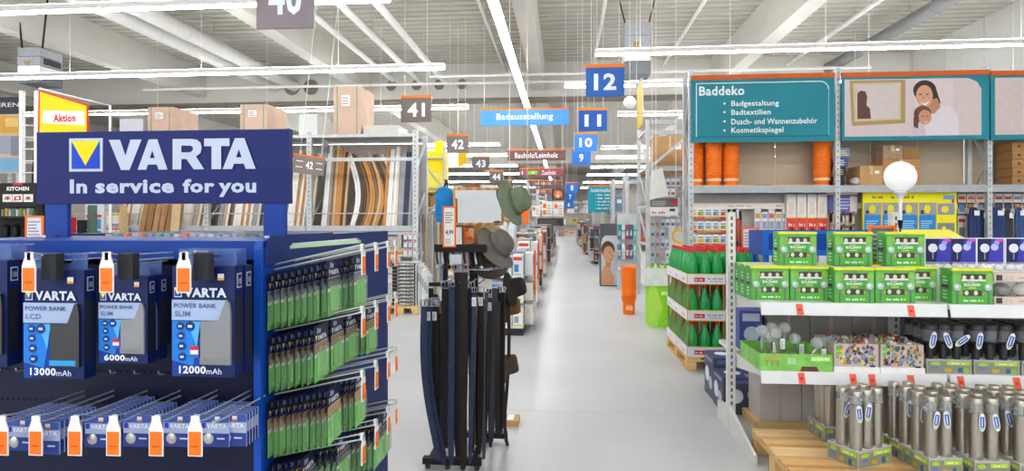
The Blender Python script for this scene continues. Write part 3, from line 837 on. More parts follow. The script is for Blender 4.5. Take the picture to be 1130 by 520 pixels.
def belt(u, Y, v0, v1, wpx, m, label, bow=0.0, lean=0.0, tagged=False, turn=0.0, buckle=True, grp='belts on the rack', curl=0.0):
    """one leather strap hanging from its buckle, a ribbon with thickness"""
    a = at(u, v0, Y); e = at(u, v1, Y); wd = wpx * Y / FPX
    t = thing('belt', label, 'belt', (a.x, Y, e.z), grp)
    n = 14; L = a.z - e.z; vs = []; fs = []
    cs, sn = math.cos(turn), math.sin(turn)
    for i in range(n + 1):
        s_ = i / n; z = a.z - L * s_
        dx = lean * s_ + bow * math.sin(math.pi * min(1, s_ * 1.05)) + curl * max(0, s_ - .75) ** 2 * 16
        dy = .012 * math.sin(5 * s_ + u)
        wq = wd * (1 if i < n else .6)
        for sx, sy in ((-.5, -.0016), (.5, -.0016), (.5, .0016), (-.5, .0016)):
            vs.append((a.x + dx + wq * sx * cs - sy * sn, Y + dy + sy * cs + wq * sx * sn, z))
    for i in range(n):
        for j in range(4):
            fs.append((i * 4 + j, i * 4 + (j + 1) % 4, i * 4 + 4 + (j + 1) % 4, i * 4 + 4 + j))
    fs.append((0, 1, 2, 3)); fs.append((n * 4 + 3, n * 4 + 2, n * 4 + 1, n * 4))
    fs = [tuple(reversed(f_)) for f_ in fs]
    MB().add(vs, fs, m).build('strap', t)
    if buckle:
        b = MB(); h = wd * 1.15
        for x0, x1, z0, z1 in ((-.6, .6, 0, .12), (-.6, .6, .88, 1), (-.6, -.45, .12, .88), (.45, .6, .12, .88), (-.05, .05, .1, .9)):
            b.box(a.x + wd * x0, a.x + wd * x1, Y - .004, Y + .003, a.z - .004 + h * z0, a.z - .004 + h * z1, CHROME)
        b.build('buckle', t)
    if tagged:
        b = MB().box(a.x - .015, a.x + .012, Y - .008, Y - .006, a.z - .09, a.z - .035, flat('#e6e8ec'))
        f = Face(b, (a.x - .015, Y - .008, a.z - .09), XR, ZU); f.lines(.004, .024, .008, .05, 6, flat('#8a8f96'), 1)
        b.build('paper_tag', t)
    return t
W_ = 'hanging low at the left end of the rack'
belt(468, 3.66, 338, 509, 7, LEB, 'dark blue black belt leftmost on the rack, bowing out to the left', -.035, .09)
belt(473, 3.69, 338, 512, 8, LEB, 'broad navy belt second from the left, bowing out to the left', -.04, .10, True)
belt(480, 3.72, 338, 500, 9, LEA, 'broad black belt third from the left on the rack', -.01, .03, True)
belt(485, 3.80, 335, 505, 3, LEBR, 'narrow tan belt at the left third of the rack', .004, .0)
belt(484, 3.76, 345, 505, 5, LEDK, 'dark brown belt behind the narrow tan one on the left', -.01, .02)
belt(491, 3.70, 318, 505, 8, LEA, 'black stitched belt left of the steel blue one', .0, -.012, curl=-.01)
belt(498, 3.67, 316, 514, 6.5, LEB, 'steel blue belt hanging straight in the middle left', .004, -.002)
belt(505, 3.69, 300, 505, 8, LEA, 'black belt right of the steel blue middle belt', .0, .0)
belt(512, 3.68, 300, 518, 8.5, LEDK, 'long dark brown belt in the centre of the rack', .0, -.006)
belt(520, 3.72, 318, 500, 7, LEA, 'black belt between the centre belt and the slim blue one', .0, .004)
belt(523.5, 3.68, 322, 512, 5, LEB, 'slim blue belt right of the rack centre, curling at its end', .004, -.03, True)
belt(526, 3.75, 330, 498, 3.5, LEBR, 'orange brown belt edge showing beside the slim blue belt', -.01, -.02)
belt(531, 3.78, 322, 502, 5.5, LEA, 'black belt with white tag first on the right hooks', .01, -.015, True)
belt(537, 3.84, 322, 508, 4.5, LEG, 'charcoal belt second on the right hooks', -.01, -.02, False, .5)
belt(540.5, 3.92, 328, 478, 4, LEA, 'slim black belt third on the right hooks', .006, -.03, True, .4)
belt(546, 3.98, 318, 480, 6, LEG, 'broad charcoal belt fourth on the right hooks', 0, -.02, False, .2)
belt(551, 4.05, 316, 482, 5, LEA, 'black belt fifth on the right hooks with a loose tag', .01, .0, True, .3)
belt(556, 4.12, 322, 470, 4.5, LEDK, 'dark brown belt next to the outermost on the right', .0, -.01, False, .3)
belt(559.5, 4.18, 300, 500, 4, LEA, 'outermost black belt on the right, its end kicking out', .03, -.04, False, .5, curl=.06)
gb = 'belts packed inside the rack'
for i in range(17):
    u = 476 + i * 4.9
    Yb = 3.9 + .1 * (i % 3)
    belt(u, Yb, 318 + (i * 7) % 18, 478 + (i * 11) % 16, 5.5, (LEA, LEDK, LEA, LEB, LEG)[i % 5], 'dark belt packed deep inside the rack behind the front belts', 0, RND.uniform(-.02, .02), i % 4 == 1, RND.uniform(-.3, .3), i % 2 == 0, gb)

# ---- mirror on the rack
my = 3.98
a = at(500.5, 249, my); c = at(555.5, 207, my)
mt = thing('framed_mirror', 'small wooden framed mirror standing on top of the belt rack', 'mirror', ((a.x + c.x) / 2, my, a.z))
WF = mat('#c68e4e', .5, var=.12, scale=5, kind='wood', bump=.05)
fw = .016
MB().box(a.x, c.x, my, my + .02, a.z, a.z + fw, WF).build('frame_rail', mt)
MB().box(a.x, c.x, my, my + .02, c.z - fw, c.z, WF).build('frame_rail', mt)
MB().box(a.x, a.x + fw, my, my + .02, a.z + fw, c.z - fw, WF).build('frame_stile', mt)
MB().box(c.x - fw, c.x, my, my + .02, a.z + fw, c.z - fw, WF).build('frame_stile', mt)
MB().box(a.x + fw, c.x - fw, my + .008, my + .014, a.z + fw, c.z - fw, MIRROR).build('glass', mt)
p = at(523, 275, my); q = at(532.5, 249, my)
MB().box(p.x, q.x, my + .004, my + .02, top + .012, a.z, WF).build('support_post', mt)
mt.rotation_euler = (math.radians(9), 0, math.radians(9))
# ---- price sign in orange frame
Y = 3.73; a = at(488.5, 273, Y); c = at(503, 228, Y)
t = thing('price_sign', 'tall orange framed price sign standing on the belt rack', 'sign', ((a.x + c.x) / 2, Y, a.z))
fw = .009
for n_, bx in (('frame_bar', (a.x, c.x, a.z, a.z + fw)), ('frame_bar', (a.x, c.x, c.z - fw, c.z)), ('frame_bar', (a.x, a.x + fw, a.z + fw, c.z - fw)), ('frame_bar', (c.x - fw, c.x, a.z + fw, c.z - fw))):
    MB().box(bx[0], bx[1], Y, Y + .008, bx[2], bx[3], ORANGE).build(n_, t)
b = MB().box(a.x + fw, c.x - fw, Y + .003, Y + .006, a.z + fw, c.z - fw, flat('#e3e2dc')); pc = b.build('paper', t)
b = MB(); f = Face(b, (a.x + fw, Y + .003, a.z + fw), XR, ZU); W = c.x - a.x - 2 * fw; H = c.z - a.z - 2 * fw
f.text('4,99', W * .12, W * .9, H * .28, H * .42, flat('#3c3c3c'), 1, .03); f.lines(W * .1, W * .9, H * .6, H * .92, 5, flat('#8b8b88'), 1); f.lines(W * .1, W * .7, H * .06, H * .2, 3, flat('#a5a5a2'), 1)
b.build('lettering', pc)

# ---- hats
def hat(name, label, u, v, Y, rb, hc, m, rot, band=None, dent=.0):
    p = at(u, v, Y)
    t = thing(name, label, 'hat', p)
    n = 24; prof = [(.001, hc), (rb * .25, hc * 1.0), (rb * .42, hc * .96), (rb * .5, hc * .8), (rb * .54, hc * .4), (rb * .57, hc * .06), (rb * .7, -.006), (rb * .98, -.022), (rb, -.028), (rb * .97, -.030), (rb * .7, -.014), (rb * .56, .0), (rb * .52, hc * .4), (rb * .46, hc * .78), (.001, hc * .9)]
    vs = []
    for r, z in prof:
        for j in range(n):
            tt = 2 * math.pi * j / n
            w_ = (.03 * math.cos(2 * tt) if r > rb * .6 else 0) * rb * 3
            d_ = -dent * hc if (r < rb * .45 and abs(math.cos(tt)) * r < rb * .12) else 0
            vs.append((r * math.cos(tt) * 1.1, r * math.sin(tt) * .92, z + w_ + d_))
    fs = [(i * n + j, (i + 1) * n + j, (i + 1) * n + (j + 1) % n, i * n + (j + 1) % n) for i in range(len(prof) - 1) for j in range(n)]
    b = MB().add(vs, fs, m, True); b.build('felt_body', t, world=False, smooth_angle=1.2)
    if band:
        MB().lathe([(rb * .585, hc * .08), (rb * .57, hc * .3), (rb * .55, hc * .3), (rb * .56, hc * .08)], band, n=n, sx=1.1, sy=.92).build('hat_band', t, world=False)
    t.rotation_euler = rot
    return t
OLV = mat('#6f7a63', .85, var=.08, scale=20, bump=.15); GRY = mat('#6b645e', .9, var=.08, scale=20, bump=.15); BRN = mat('#4a3c30', .85, var=.1, scale=20, bump=.15); TAN = mat('#c2ad86', .85, var=.08, scale=20, bump=.1)
hat('bush_hat', 'olive green bush hat hung sideways right of the mirror', 567, 223, 3.95, .15, .105, OLV, (0, math.radians(72), math.radians(-22)), mat('#59634e', .85, var=.06))
hat('felt_hat', 'grey felt hat tilted on the rack just below the mirror', 549, 272, 3.86, .15, .10, GRY, (math.radians(14), math.radians(52), math.radians(-10)), mat('#57504b', .9))
hat('straw_hat', 'pale straw hat behind the grey felt hat', 540, 262, 4.12, .14, .09, TAN, (math.radians(10), math.radians(28), 0))
hat('dark_hat', 'dark grey hat half hidden behind the belts under the felt hat', 540, 288, 4.08, .13, .09, mat('#55504d', .9, var=.08), (math.radians(70), math.radians(20), 0))
hat('black_hat', 'blackish hat hanging low at the right side of the rack', 566, 318, 4.2, .115, .09, mat('#2b2725', .85, var=.1), (math.radians(10), math.radians(75), 0))
hat('brown_hat', 'brown hat hanging behind the belts right of the rack', 561, 338, 4.26, .11, .085, mat('#6a4a2c', .85, var=.1), (math.radians(8), math.radians(84), 0))
hat('brown_hat', 'dark brown hat hanging lowest at the right side of the rack', 558, 403, 4.22, .12, .09, BRN, (math.radians(8), math.radians(80), math.radians(15)))
# blue cap on the left of the mirror
p = at(490, 238, 4.05)
t = thing('baseball_hat', 'bright blue fabric cap hanging left of the mirror', 'cap', p)
BC = mat('#1f7fc4', .8, var=.1, scale=15, bump=.2)
b = MB(); n = 16; vs = []; pr = [(.001, .2), (.035, .195), (.055, .17), (.064, .12), (.066, .06), (.06, .0), (.05, -.01), (.001, -.012)]
for r, z in pr:
    for j in range(n):
        tt = 2 * math.pi * j / n
        vs.append((r * math.cos(tt) * (1 + .12 * math.sin(3 * tt + z * 20)) + .05 * (z - .1), r * math.sin(tt) * .7, z))
b.add(vs, [(i * n + j, (i + 1) * n + j, (i + 1) * n + (j + 1) % n, i * n + (j + 1) % n) for i in range(len(pr) - 1) for j in range(n)], BC, True)
b.build('cap_body', t, world=False, smooth_angle=1.2)
MB().prism([(-.05, .0), (.03, .0), (.035, -.03), (.0, -.055), (-.045, -.04)], 1, -.05, -.042, BC).build('peak', t, world=False)
MB().bar((p.x + .0, p.y, p.z + .19), (p.x + .02, p.y, p.z + .25), .012, .012, BLK).build('hanging_loop', t)
MB().tube([(p.x + .01, p.y + .06, top + .012), (p.x + .01, p.y + .06, p.z + .24), (p.x + .01, p.y - .02, p.z + .245)], .006, BLK, 6).build('hat_rod', rk)
# small carton on the floor behind the rack
p = at(560, 470, 4.62)
b = MB().box(p.x - .05, p.x + .09, 4.56, 4.72, 0, .045, CARD); b.box(p.x, p.x + .05, 4.58, 4.70, .045, .047, WHITE)
tag(b.build('flat_carton'), 'flat brown carton lying on the floor behind the belts', 'box')
# ================================================================ shelf unit with solar lights (right foreground)
GX0, GXM, GX1, GY, GB = 1.285, 2.466, 3.68, 4.03, 4.60
S1, S2 = 1.05, .597
LAB = flat('#f4694e', .6)
def shelf_unit(x0, x1, label, posts):
    t = thing('shelf_unit', label, 'shelf', ((x0 + x1) / 2, GB, 0))
    for x in posts:
        po = MB().box(x - .045, x + .01, GB, GB + .06, 0, 1.66, SHELF).build('upright', t)
        b = MB(); f = Face(b, (x - .045, GB, 0), XR, ZU)
        z = .1
        while z < 1.62:
            f.rect(.02, .034, z, z + .028, flat('#5a5a58'), 1); z += .05
        b.build('slots', po)['kind'] = 'stuff'
        MB().prism([(GB + .33, 0), (GB + .33, .14), (GB + .05, .19), (GB - .02, .19), (GY - .03, .05), (GY - .03, 0)], 0, x - .04, x - .02, SHELF).build('base_foot', t)
    for s_ in (S1, S2):
        MB().box(x0, x1, GY + .02, GB - .003, s_ - .03, s_, SHELF).build('shelf_board', t)
        lip = MB().prism([(GY, s_ - .075), (GY + .006, s_ - .078), (GY + .02, s_ + .004), (GY + .012, s_ + .006)], 0, x0 + .004, x1 - .004, mat('#e6e7e9', .3, var=.02)).build('price_rail', t)
        for x in (x0 + .003, x1 - .008):
            MB().prism([(GB, s_ - .11), (GB, s_ - .002), (GY + .03, s_ - .002), (GY + .03, s_ - .03)], 0, x, x + .004, SHELF).build('bracket', t)
    return t
su1 = shelf_unit(GX0 + .012, GXM, 'white metal shelf unit with green light boxes, nearest on the right', (GX0,))
su2 = shelf_unit(GXM + .012, GX1, 'white metal shelf unit cut by the right picture edge, holding black lamps', (GXM, GX1 + .04))
def rail_tag(u, s_, t, w=.042):
    x = X_at(u, GY - .003)
    b = MB(); f = Face(b, (x, GY - .0022, s_ - .072), XR, ZU)
    n = Vector((0, -1, .15))
    b.add([(x, GY - .003, s_ - .073), (x + w, GY - .003, s_ - .073), (x + w - .006, GY + .008, s_ - .002), (x - .006, GY + .008, s_ - .002)], [(0, 1, 2, 3)], LAB)
    f = Face(b, (x + w * .2, GY - .0025, s_ - .05), XR, ZU); f.marks(0, w * .5, .006, .02, flat('#7a2a18'), 1, 4)
    b.build('price_label', t)
for u in (880, 1003): rail_tag(u, S1, su1)
for u in (882, 939, 960, 1003): rail_tag(u, S2, su1)
for u in (1032 + 26, 1120): rail_tag(u, S2, su2)
# ---- lower cartons behind the shelf (the unit's other side)
GREYC = mat('#a79f98', .8, var=.05, scale=5)
for i in range(7):
    x = 1.56 + i * .31
    if x + .3 > 3.6: break
    b = MB().box(x, x + .305, GB + .08, GB + .34, .6, .97 + .02 * (i % 2), mat('#8d8884', .8, var=.05, scale=5))
    b.box(x + .14, x + .165, GB + .079, GB + .341, .6, .972 + .02 * (i % 2), mat('#a0968a', .6))
    tag(b.build('grey_carton'), 'tall grey brown carton on the middle level behind the %s lights' % ('green tray' if i < 2 else 'small figure' if i < 4 else 'black lamp'), 'box', 'cartons behind the middle shelf')
    b = MB().box(x - .06, x + .245, GB + .08, GB + .36, .061, .53, mat('#c6beb7', .8, var=.05, scale=5))
    b.box(x + .08, x + .105, GB + .079, GB + .361, .061, .532, mat('#bfb2a2', .6))
    tag(b.build('grey_carton'), 'light grey carton on the low level behind the wooden pallet', 'box', 'cartons behind the pallet')
b = MB().box(1.46, 3.6, GB + .06, GB + .4, 0, .06, WOODP)
tag(b.build('long_board'), 'wooden board carrying the low grey cartons behind the shelf', 'board')
MB().box(1.3, GXM - .05, GB + .07, GB + .5, S2 - .03, S2, SHELF).build('rear_shelf_board', su1); MB().box(GXM + .02, 3.66, GB + .07, GB + .5, S2 - .03, S2, SHELF).build('rear_shelf_board', su2)

# ---- wooden pallets
WTINT = [mat(h_, 0.7, var=0.09, scale=4, stretch=(.6, 9, 9), bump=0.08) for h_ in ('#e6c490', '#d6ac70', '#dfb97e')]
def pallet(x0, x1, y0, y1, label, along='x', group=None):
    t = thing('wooden_pallet', label, 'pallet', ((x0 + x1) / 2, (y0 + y1) / 2, 0), group)
    n = 5
    if along == 'x':
        W = y1 - y0
        ws = [.145, .10, .145, .10, .145]; gap = (W - sum(ws)) / 4; y = y0
        for w_ in ws:
            MB().box(x0, x1, y, y + w_, .122, .144, WTINT[int(y * 100) % 3]).build('plank', t); y += w_ + gap
        for x in (x0, (x0 + x1) / 2 - .05, x1 - .1):
            MB().box(x, x + .1, y0, y1, .1, .122, WOODPX).build('cross_plank', t)
            for y in (y0, (y0 + y1) / 2 - .05, y1 - .1):
                MB().box(x, x + .1, y, y + .1, .022, .1, WOODP).build('block', t)
        for y in (y0, (y0 + y1) / 2 - .05, y1 - .1):
            MB().box(x0, x1, y, y + .1, 0, .022, WOODP).build('skid', t)
    else:
        W = x1 - x0
        ws = [.145, .10, .145, .10, .145]; gap = (W - sum(ws)) / 4; x = x0
        for w_ in ws:
            MB().box(x, x + w_, y0, y1, .122, .144, WOODPX).build('plank', t); x += w_ + gap
        for y in (y0, (y0 + y1) / 2 - .05, y1 - .1):
            MB().box(x0, x1, y, y + .1, .1, .122, WOODP).build('cross_plank', t)
            for x in (x0, (x0 + x1) / 2 - .05, x1 - .1):
                MB().box(x, x + .1, y, y + .1, .022, .1, WOODP).build('block', t)
        for x in (x0, (x0 + x1) / 2 - .05, x1 - .1):
            MB().box(x, x + .1, y0, y1, 0, .022, WOODPX).build('skid', t)
    return t
pallet(1.31, 2.51, 3.46, 4.26, 'wooden pallet on the floor under the solar light shelf')
pallet(2.53, 3.73, 3.44, 4.24, 'wooden pallet at the lower right picture corner under the steel lamps')

# ---- green light set boxes
GRN = mat('#58ad4e', .45, var=.16, scale=14); GRL = mat('#7cbf5a', .4, var=.12, scale=20)
def green_box():
    t = thing('light_set_box', 'box', 'box', (0, 0, 0))
    W, H, D = .25, .232, .125
    b = MB().box(0, W, 0, D, 0, H, GRN); bd = b.build('carton', t, world=False)
    MB().box(-.002, W + .002, -.003, .02, H - .014, H + .001, flat('#f2e21c')).build('yellow_edge', t, world=False)
    MB().box(.004, W - .004, .02, D - .002, H, H + .0015, flat('#cfe3c4')).build('pale_lid', t, world=False)
    WD = flat('#4a4238')
    for (x0, x1, z0, z1) in ((.058, .205, .155, .198), (.068, .182, .055, .092)):
        wn = MB().box(x0, x1, -.002, 0, z0, z1, WD).build('window', t, world=False)
        k_ = 3 if z0 > .1 else 2
        for i in range(k_):
            xx = x0 + (x1 - x0) * (i + .5) / k_
            MB().lathe([(.004, 0), (.012, .006), (.0145, .016), (.010, .026), (.005, .03)], mat('#ded9d2', .25), (xx - .008, -.001, z0 + .004), 8, 1, .3).build('bulb', wn, world=False)
        if k_ == 3:
            MB().box(x0, x1, -.0035, -.002, z0 - .003, z0 + .008, flat('#e7e4de')).build('window_strip', wn, world=False)
    b = MB(); f = Face(b, (0, 0, 0), XR, ZU)
    f.poly([(.006, .006), (W - .006, .006), (W - .006, .05), (W * .5, .045), (.006, .07)], flat('#58ad44'), .6)
    f.poly([(.006, .11), (.05, .16), (.03, .21), (.006, .2)], GRL, .6); f.poly([(W - .006, .1), (W - .05, .15), (W - .03, .21), (W - .006, .2)], GRL, .6)
    f.text('BOLZANO', .075, .175, .118, .137, flat('#f2f6ee'), 1, .035); f.rect(.10, .15, .104, .110, flat('#d8e04a'), 1); f.marks(.10, .14, .142, .148, flat('#e6efe0'), 1)
    f.marks(.072, .172, .018, .031, flat('#eef4ea'), 1, 10); f.disc(.185, .024, .009, flat('#c9e03a'), 1, ry=.006)
    for x, z in ((.05, .18), (.212, .18), (.058, .07), (.192, .07)):
        f.rect(x - .005, x + .005, z - .007, z + .007, flat('#ff8a2a'), 1)
    b.build('print', bd, world=False)
    for x in (.032, .222):
        b = MB(); f = Face(b, (0, 0, 0), XR, ZU)
        f.rect(x - .005, x + .005, .004, .085, flat('#5d6a6a'), 1); f.poly([(x - .012, .09), (x + .012, .09), (x + .005, .068), (x - .005, .068)], flat('#6b7878'), 2)
        f.disc(x, .112, .0225, flat('#b9c4c2'), 3, 14); f.disc(x - .005, .118, .012, flat('#dfe6e4'), 4, 10)
        b.build('lamp_picture', bd, world=False)
    b = MB(); f = Face(b, (0, D, 0), (0, -1, 0), ZU); f.lines(.03, .08, .03, .19, 7, flat('#cfe3c4'), 1); f.rect(.02, .09, .1, .125, flat('#33423a'), 2); b.build('side_print', bd, world=False)
    return Proto(t)
gbx = green_box()
GG = 'green light set boxes on the top shelf'
lowpos = [('first from the left', 826.5, 4.19), ('second from the left', 868.5, 4.185), ('third from the left, slightly forward', 911, 4.10), ('fourth from the left', 965, 4.12), ('fifth from the left, pushed back', 1004, 4.20), ('sixth and rightmost', 1042, 4.10)]
xs = [1.30, 1.557, 1.815, 2.085, 2.34, 2.60]
xs = [1.285, 1.541, 1.795, 2.062, 2.275, 2.53]
for (w_, u, Y), x in zip(lowpos, xs):
    gbx.put((x, 4.25 if x == 2.275 else Y, S1), 'green light set box in the lower row, ' + w_, GG)
for j, Y in enumerate((4.325, 4.46)):
    gbx.put((1.285, Y, S1), 'green light set box standing %s behind the leftmost lower one' % ('directly' if j == 0 else 'furthest'), GG)
    for x in xs[1:3]:
        gbx.put((x, Y + .005, S1), 'green light set box hidden behind the lower front row', GG)
for w_, x in (('leftmost', X_at(860, 4.27)), ('middle', X_at(921, 4.27)), ('rightmost', X_at(978, 4.27))):
    gbx.put((x, 4.27, S1 + .2345), 'green light set box in the upper row of three, ' + w_, GG)
# ---- pink trays with glass lamps at the right end
PNK = mat('#dcc6b8', .7, var=.04)
x0 = X_at(1097, 4.12)
for i, z in enumerate((S1, S1 + .15)):
    t = thing('lamp_tray', 'pale pink carton tray at the right end, %s one' % ('lower' if i == 0 else 'upper'), 'tray', (x0 + .2, 4.2, z), 'pink trays')
    MB().box(x0, x0 + .42, 4.12, 4.34, z, z + .048, PNK).build('tray_body', t)
    b = MB(); f = Face(b, (x0, 4.12, z), XR, ZU); f.rect(.012, .05, .006, .042, flat('#4a443f'), 1); f.rect(.07, .08, .01, .035, flat('#a9b9d0'), 1); f.rect(.10, .11, .01, .035, flat('#a9b9d0'), 1); f.rect(.15, .3, .02, .026, flat('#b08c88'), 1)
    if i: f.disc(.26, .026, .03, flat('#a4d878'), 1, 10, .018)
    b.build('print', t)
    if i == 0:
        for x in (x0 + .005, x0 + .405):
            MB().box(x, x + .01, 4.3, 4.34, z + .048, z + .15, PNK).build('corner_post', t)
        for q in range(3):
            xx = x0 + .09 + .13 * q
            b = MB().lathe([(.02, 0), (.045, .012), (.055, .035), (.05, .06), (.03, .08), (.012, .085)], (mat('#9aa19c', .1, .2, alpha=.65), FROST, FROST)[q], (xx, 4.19, z + .048), 12)
            tag(b.build('glass_lamp'), 'round glass lamp lying in the lower pink tray', 'lamp', 'glass lamps in the pink tray')
# ---- bulb display boxes with printed backs
for j, u in enumerate((1029, 1056.5, 1087.5, 1120)):
    Y = 4.42; x = X_at(u, Y); w_ = .186
    zt = Z_at(u, 263, Y)
    t = thing('bulb_display_box', 'purple printed display box of white solar bulbs, %s from the left in the upper row' % ORD[j], 'box', (x + w_ / 2, Y, S1), 'bulb display boxes')
    MB().box(x, x + w_, Y + .09, Y + .1, S1, zt, flat('#e4e6ea')).build('back_card', t)
    MB().box(x, x + w_, Y - .02, Y + .09, S1, 1.25, flat('#e9eaec')).build('tray', t)
    b = MB(); H = zt - 1.28; f = Face(b, (x + .006, Y + .09, 1.28), XR, ZU); w2 = w_ - .012
    f.rect(0, w2, H * .1, H - .006, flat('#1f2150'), .6); f.poly([(w2 * .4, H * .1), (w2, H * .1), (w2, H - .006), (w2 * .55, H - .006)], flat('#3b3aa8'), 1)
    f.disc(w2 * .28, H * .62, .032, flat('#dfe2ee'), 2, 14); f.rect(w2 * .26, w2 * .3, H * .2, H * .45, flat('#9a9db4'), 2); f.disc(w2 * .66, H * .66, .026, flat('#b9c2f0'), 2, 12); f.disc(w2 * .74, H * .82, .018, flat('#9fb0f0'), 2, 12)
    f.rect(w2 * .7, w2 * .97, H * .86, H * .95, flat('#d650a8'), 3); f.rect(0, w2, 0, H * .1, flat('#8d90a6'), 1)
    b.build('print', t)
    for q in range(6 if j else 2):
        xx = x + .025 + (q % 3) * .07 + RND.uniform(-.01, .01); yy = Y + .005 + .05 * (q // 3)
        b = MB().ball((xx, yy, 1.262), .03, mat('#f1f3f3', .15, alpha=.8), 10, 6)
        tag(b.build('white_bulb'), 'white solar bulb lying in the %s purple display box' % ORD[j], 'bulb', 'white bulbs in the display boxes')
# ---- round white lamp on a stick
p = at(993.5, 195, 4.5)
t = thing('stake_lamp', 'white round disc lamp on a stick standing above the green boxes', 'lamp', (p.x, p.y, S1))
b = MB()
n = 24; pr = [(.001, -.03), (.06, -.028), (.105, -.012), (.118, .0), (.105, .012), (.06, .028), (.001, .03)]
vs = [(p.x + r * math.cos(6.2832 * j / n), p.y + d, p.z + r * .93 * math.sin(6.2832 * j / n)) for r, d in pr for j in range(n)]
b.add(vs, [(i * n + j, i * n + (j + 1) % n, (i + 1) * n + (j + 1) % n, (i + 1) * n + j) for i in range(len(pr) - 1) for j in range(n)], mat('#f4f4f6', .3, var=.01), True)
b.build('globe', t)
MB().lathe([(.018, -.04), (.035, -.01), (.045, .0), (.02, .02)], mat('#d8d9dc', .35), (p.x, p.y, p.z - .115), 14).build('socket', t)
zc = Z_at(993, 243, 4.5)
MB().tube([(p.x, p.y, p.z - .13), (p.x, p.y, zc)], .011, mat('#e3e3e5', .35), 8).build('stick', t)
MB().lathe([(.008, -.06), (.012, -.05), (.019, .0)], BLACK, (p.x, p.y, zc), 10).build('stick_joint', t)
MB().tube([(p.x, p.y, zc - .055), (p.x, p.y, S1)], .006, DARK, 6).build('stake', t)
# small orange framed sign behind the boxes
def framed_sign(u0, u1, v0, v1, Y, label, dark=False, stand=None):
    a = at(u0, v1, Y); c = at(u1, v0, Y); fw = (c.x - a.x) * .1
    t = thing('framed_sign', label, 'sign', ((a.x + c.x) / 2, Y, a.z))
    for bx in ((a.x, c.x, a.z, a.z + fw), (a.x, c.x, c.z - fw, c.z), (a.x, a.x + fw, a.z + fw, c.z - fw), (c.x - fw, c.x, a.z + fw, c.z - fw)):
        MB().box(bx[0], bx[1], Y, Y + .01, bx[2], bx[3], ORANGE).build('frame_bar', t)
    pp = MB().box(a.x + fw, c.x - fw, Y + .003, Y + .006, a.z + fw, c.z - fw, flat('#6f6a70' if dark else '#d9dbe6')).build('paper', t)
    b = MB(); f = Face(b, (a.x + fw, Y + .003, a.z + fw), XR, ZU); W = c.x - a.x - 2 * fw; H = c.z - a.z - 2 * fw
    f.lines(W * .08, W * .92, H * .1, H * .92, 6, flat('#b9b4ba' if dark else '#8c90a8'), 1)
    b.build('lettering', pp)
    if stand is not None:
        MB().box((a.x + c.x) / 2 - .01, (a.x + c.x) / 2 + .01, Y + .001, Y + .009, stand, a.z, ORANGE).build('stand_rod', t)
    return t
framed_sign(958.5, 989.5, 249, 292, 4.56, 'dark paper sign in an orange frame behind the upper green boxes', True, S1)

# ---- middle shelf: green tray with bulb lights
t = thing('display_tray', 'bright green carton tray full of glass bulb lights on the middle shelf', 'tray', (1.52, 4.25, S2))
GT = mat('#86c95e', .45, var=.12, scale=14)
tx0, tx1, ty0, ty1, th = 1.30, X_at(919, 4.06), 4.06, 4.5, .115
for bx in ((tx0, tx1, ty0, ty0 + .006), (tx0, tx1, ty1 - .006, ty1), (tx0, tx0 + .006, ty0 + .006, ty1 - .006), (tx1 - .006, tx1, ty0 + .006, ty1 - .006)):
    MB().box(bx[0], bx[1], bx[2], bx[3], S2, S2 + th, GT).build('tray_side', t)
MB().box(tx0 + .006, tx1 - .006, ty0 + .006, ty1 - .006, S2, S2 + .05, mat('#8fae7a', .6)).build('tray_floor', t)
b = MB(); f = Face(b, (tx0, ty0, S2), XR, ZU); W = tx1 - tx0
for i in range(3):
    f.disc(.045 + i * .035, .085, .013, flat('#e0a050'), 1, 10); f.rect(.043 + i * .035, .047 + i * .035, .03, .072, flat('#8a5a34'), 1)
f.rect(W * .70, W * .97, .07, .1, flat('#c2ec8a'), 1); f.marks(W * .72, W * .95, .078, .093, flat('#f5fbef'), 2, 12)
f.poly([(W * .55, 0), (W * .82, 0), (W * .78, .035), (W * .58, .035)], flat('#6a4030'), 1); f.lines(W * .38, W * .52, .05, .095, 4, flat('#dff2cf'), 1)
b.build('print', t)
BG = mat('#e9efef', .06, var=0, alpha=.3)
bulbs = [(841, 365, .0), (848, 372, .05), (856, 368, .02), (866, 362, .12), (877, 374, .1), (901, 379, -.02), (911, 377, .08), (852, 362, .2)]
for i, (u, v, dy) in enumerate(bulbs):
    Y = 4.16 + dy; p = at(u, v, Y)
    lean = (.0, .0, .02, .0, .02, -.06, -.03, 0)[i]
    tt = thing('bulb_light', 'glass bulb light standing in the green tray, %s' % ('leftmost', 'second from left, nearest the front', 'tall one in the left cluster', 'tall one with a straight steel neck', 'beside the white tags', 'leaning over at the right', 'rightmost', 'furthest back in the left cluster')[i], 'lamp', (p.x, Y, S2 + .05), 'bulb lights in the green tray')
    MB().ball(p, .041, BG, 16, 10).build('glass_bulb', tt)
    MB().ball(p, .014, mat('#c7ccc9', .3, .3), 8, 5).build('led_core', tt)
    MB().tube([(p.x, Y, p.z - .033), (p.x + lean, Y, max(S2 + .05, p.z - .16))], [.012, .009], mat('#a9b0a4', .25, .6), 8).build('neck', tt)
    if i in (1, 2, 4, 5):
        b = MB().box(p.x + .02, p.x + .05, Y - .03, Y - .029, p.z - .10, p.z - .03, WHITE); Face(b, (p.x + .02, Y - .03, p.z - .1), XR, ZU).lines(.004, .026, .008, .06, 5, flat('#9aa0a0'), 1)
        b.build('paper_tag', tt)
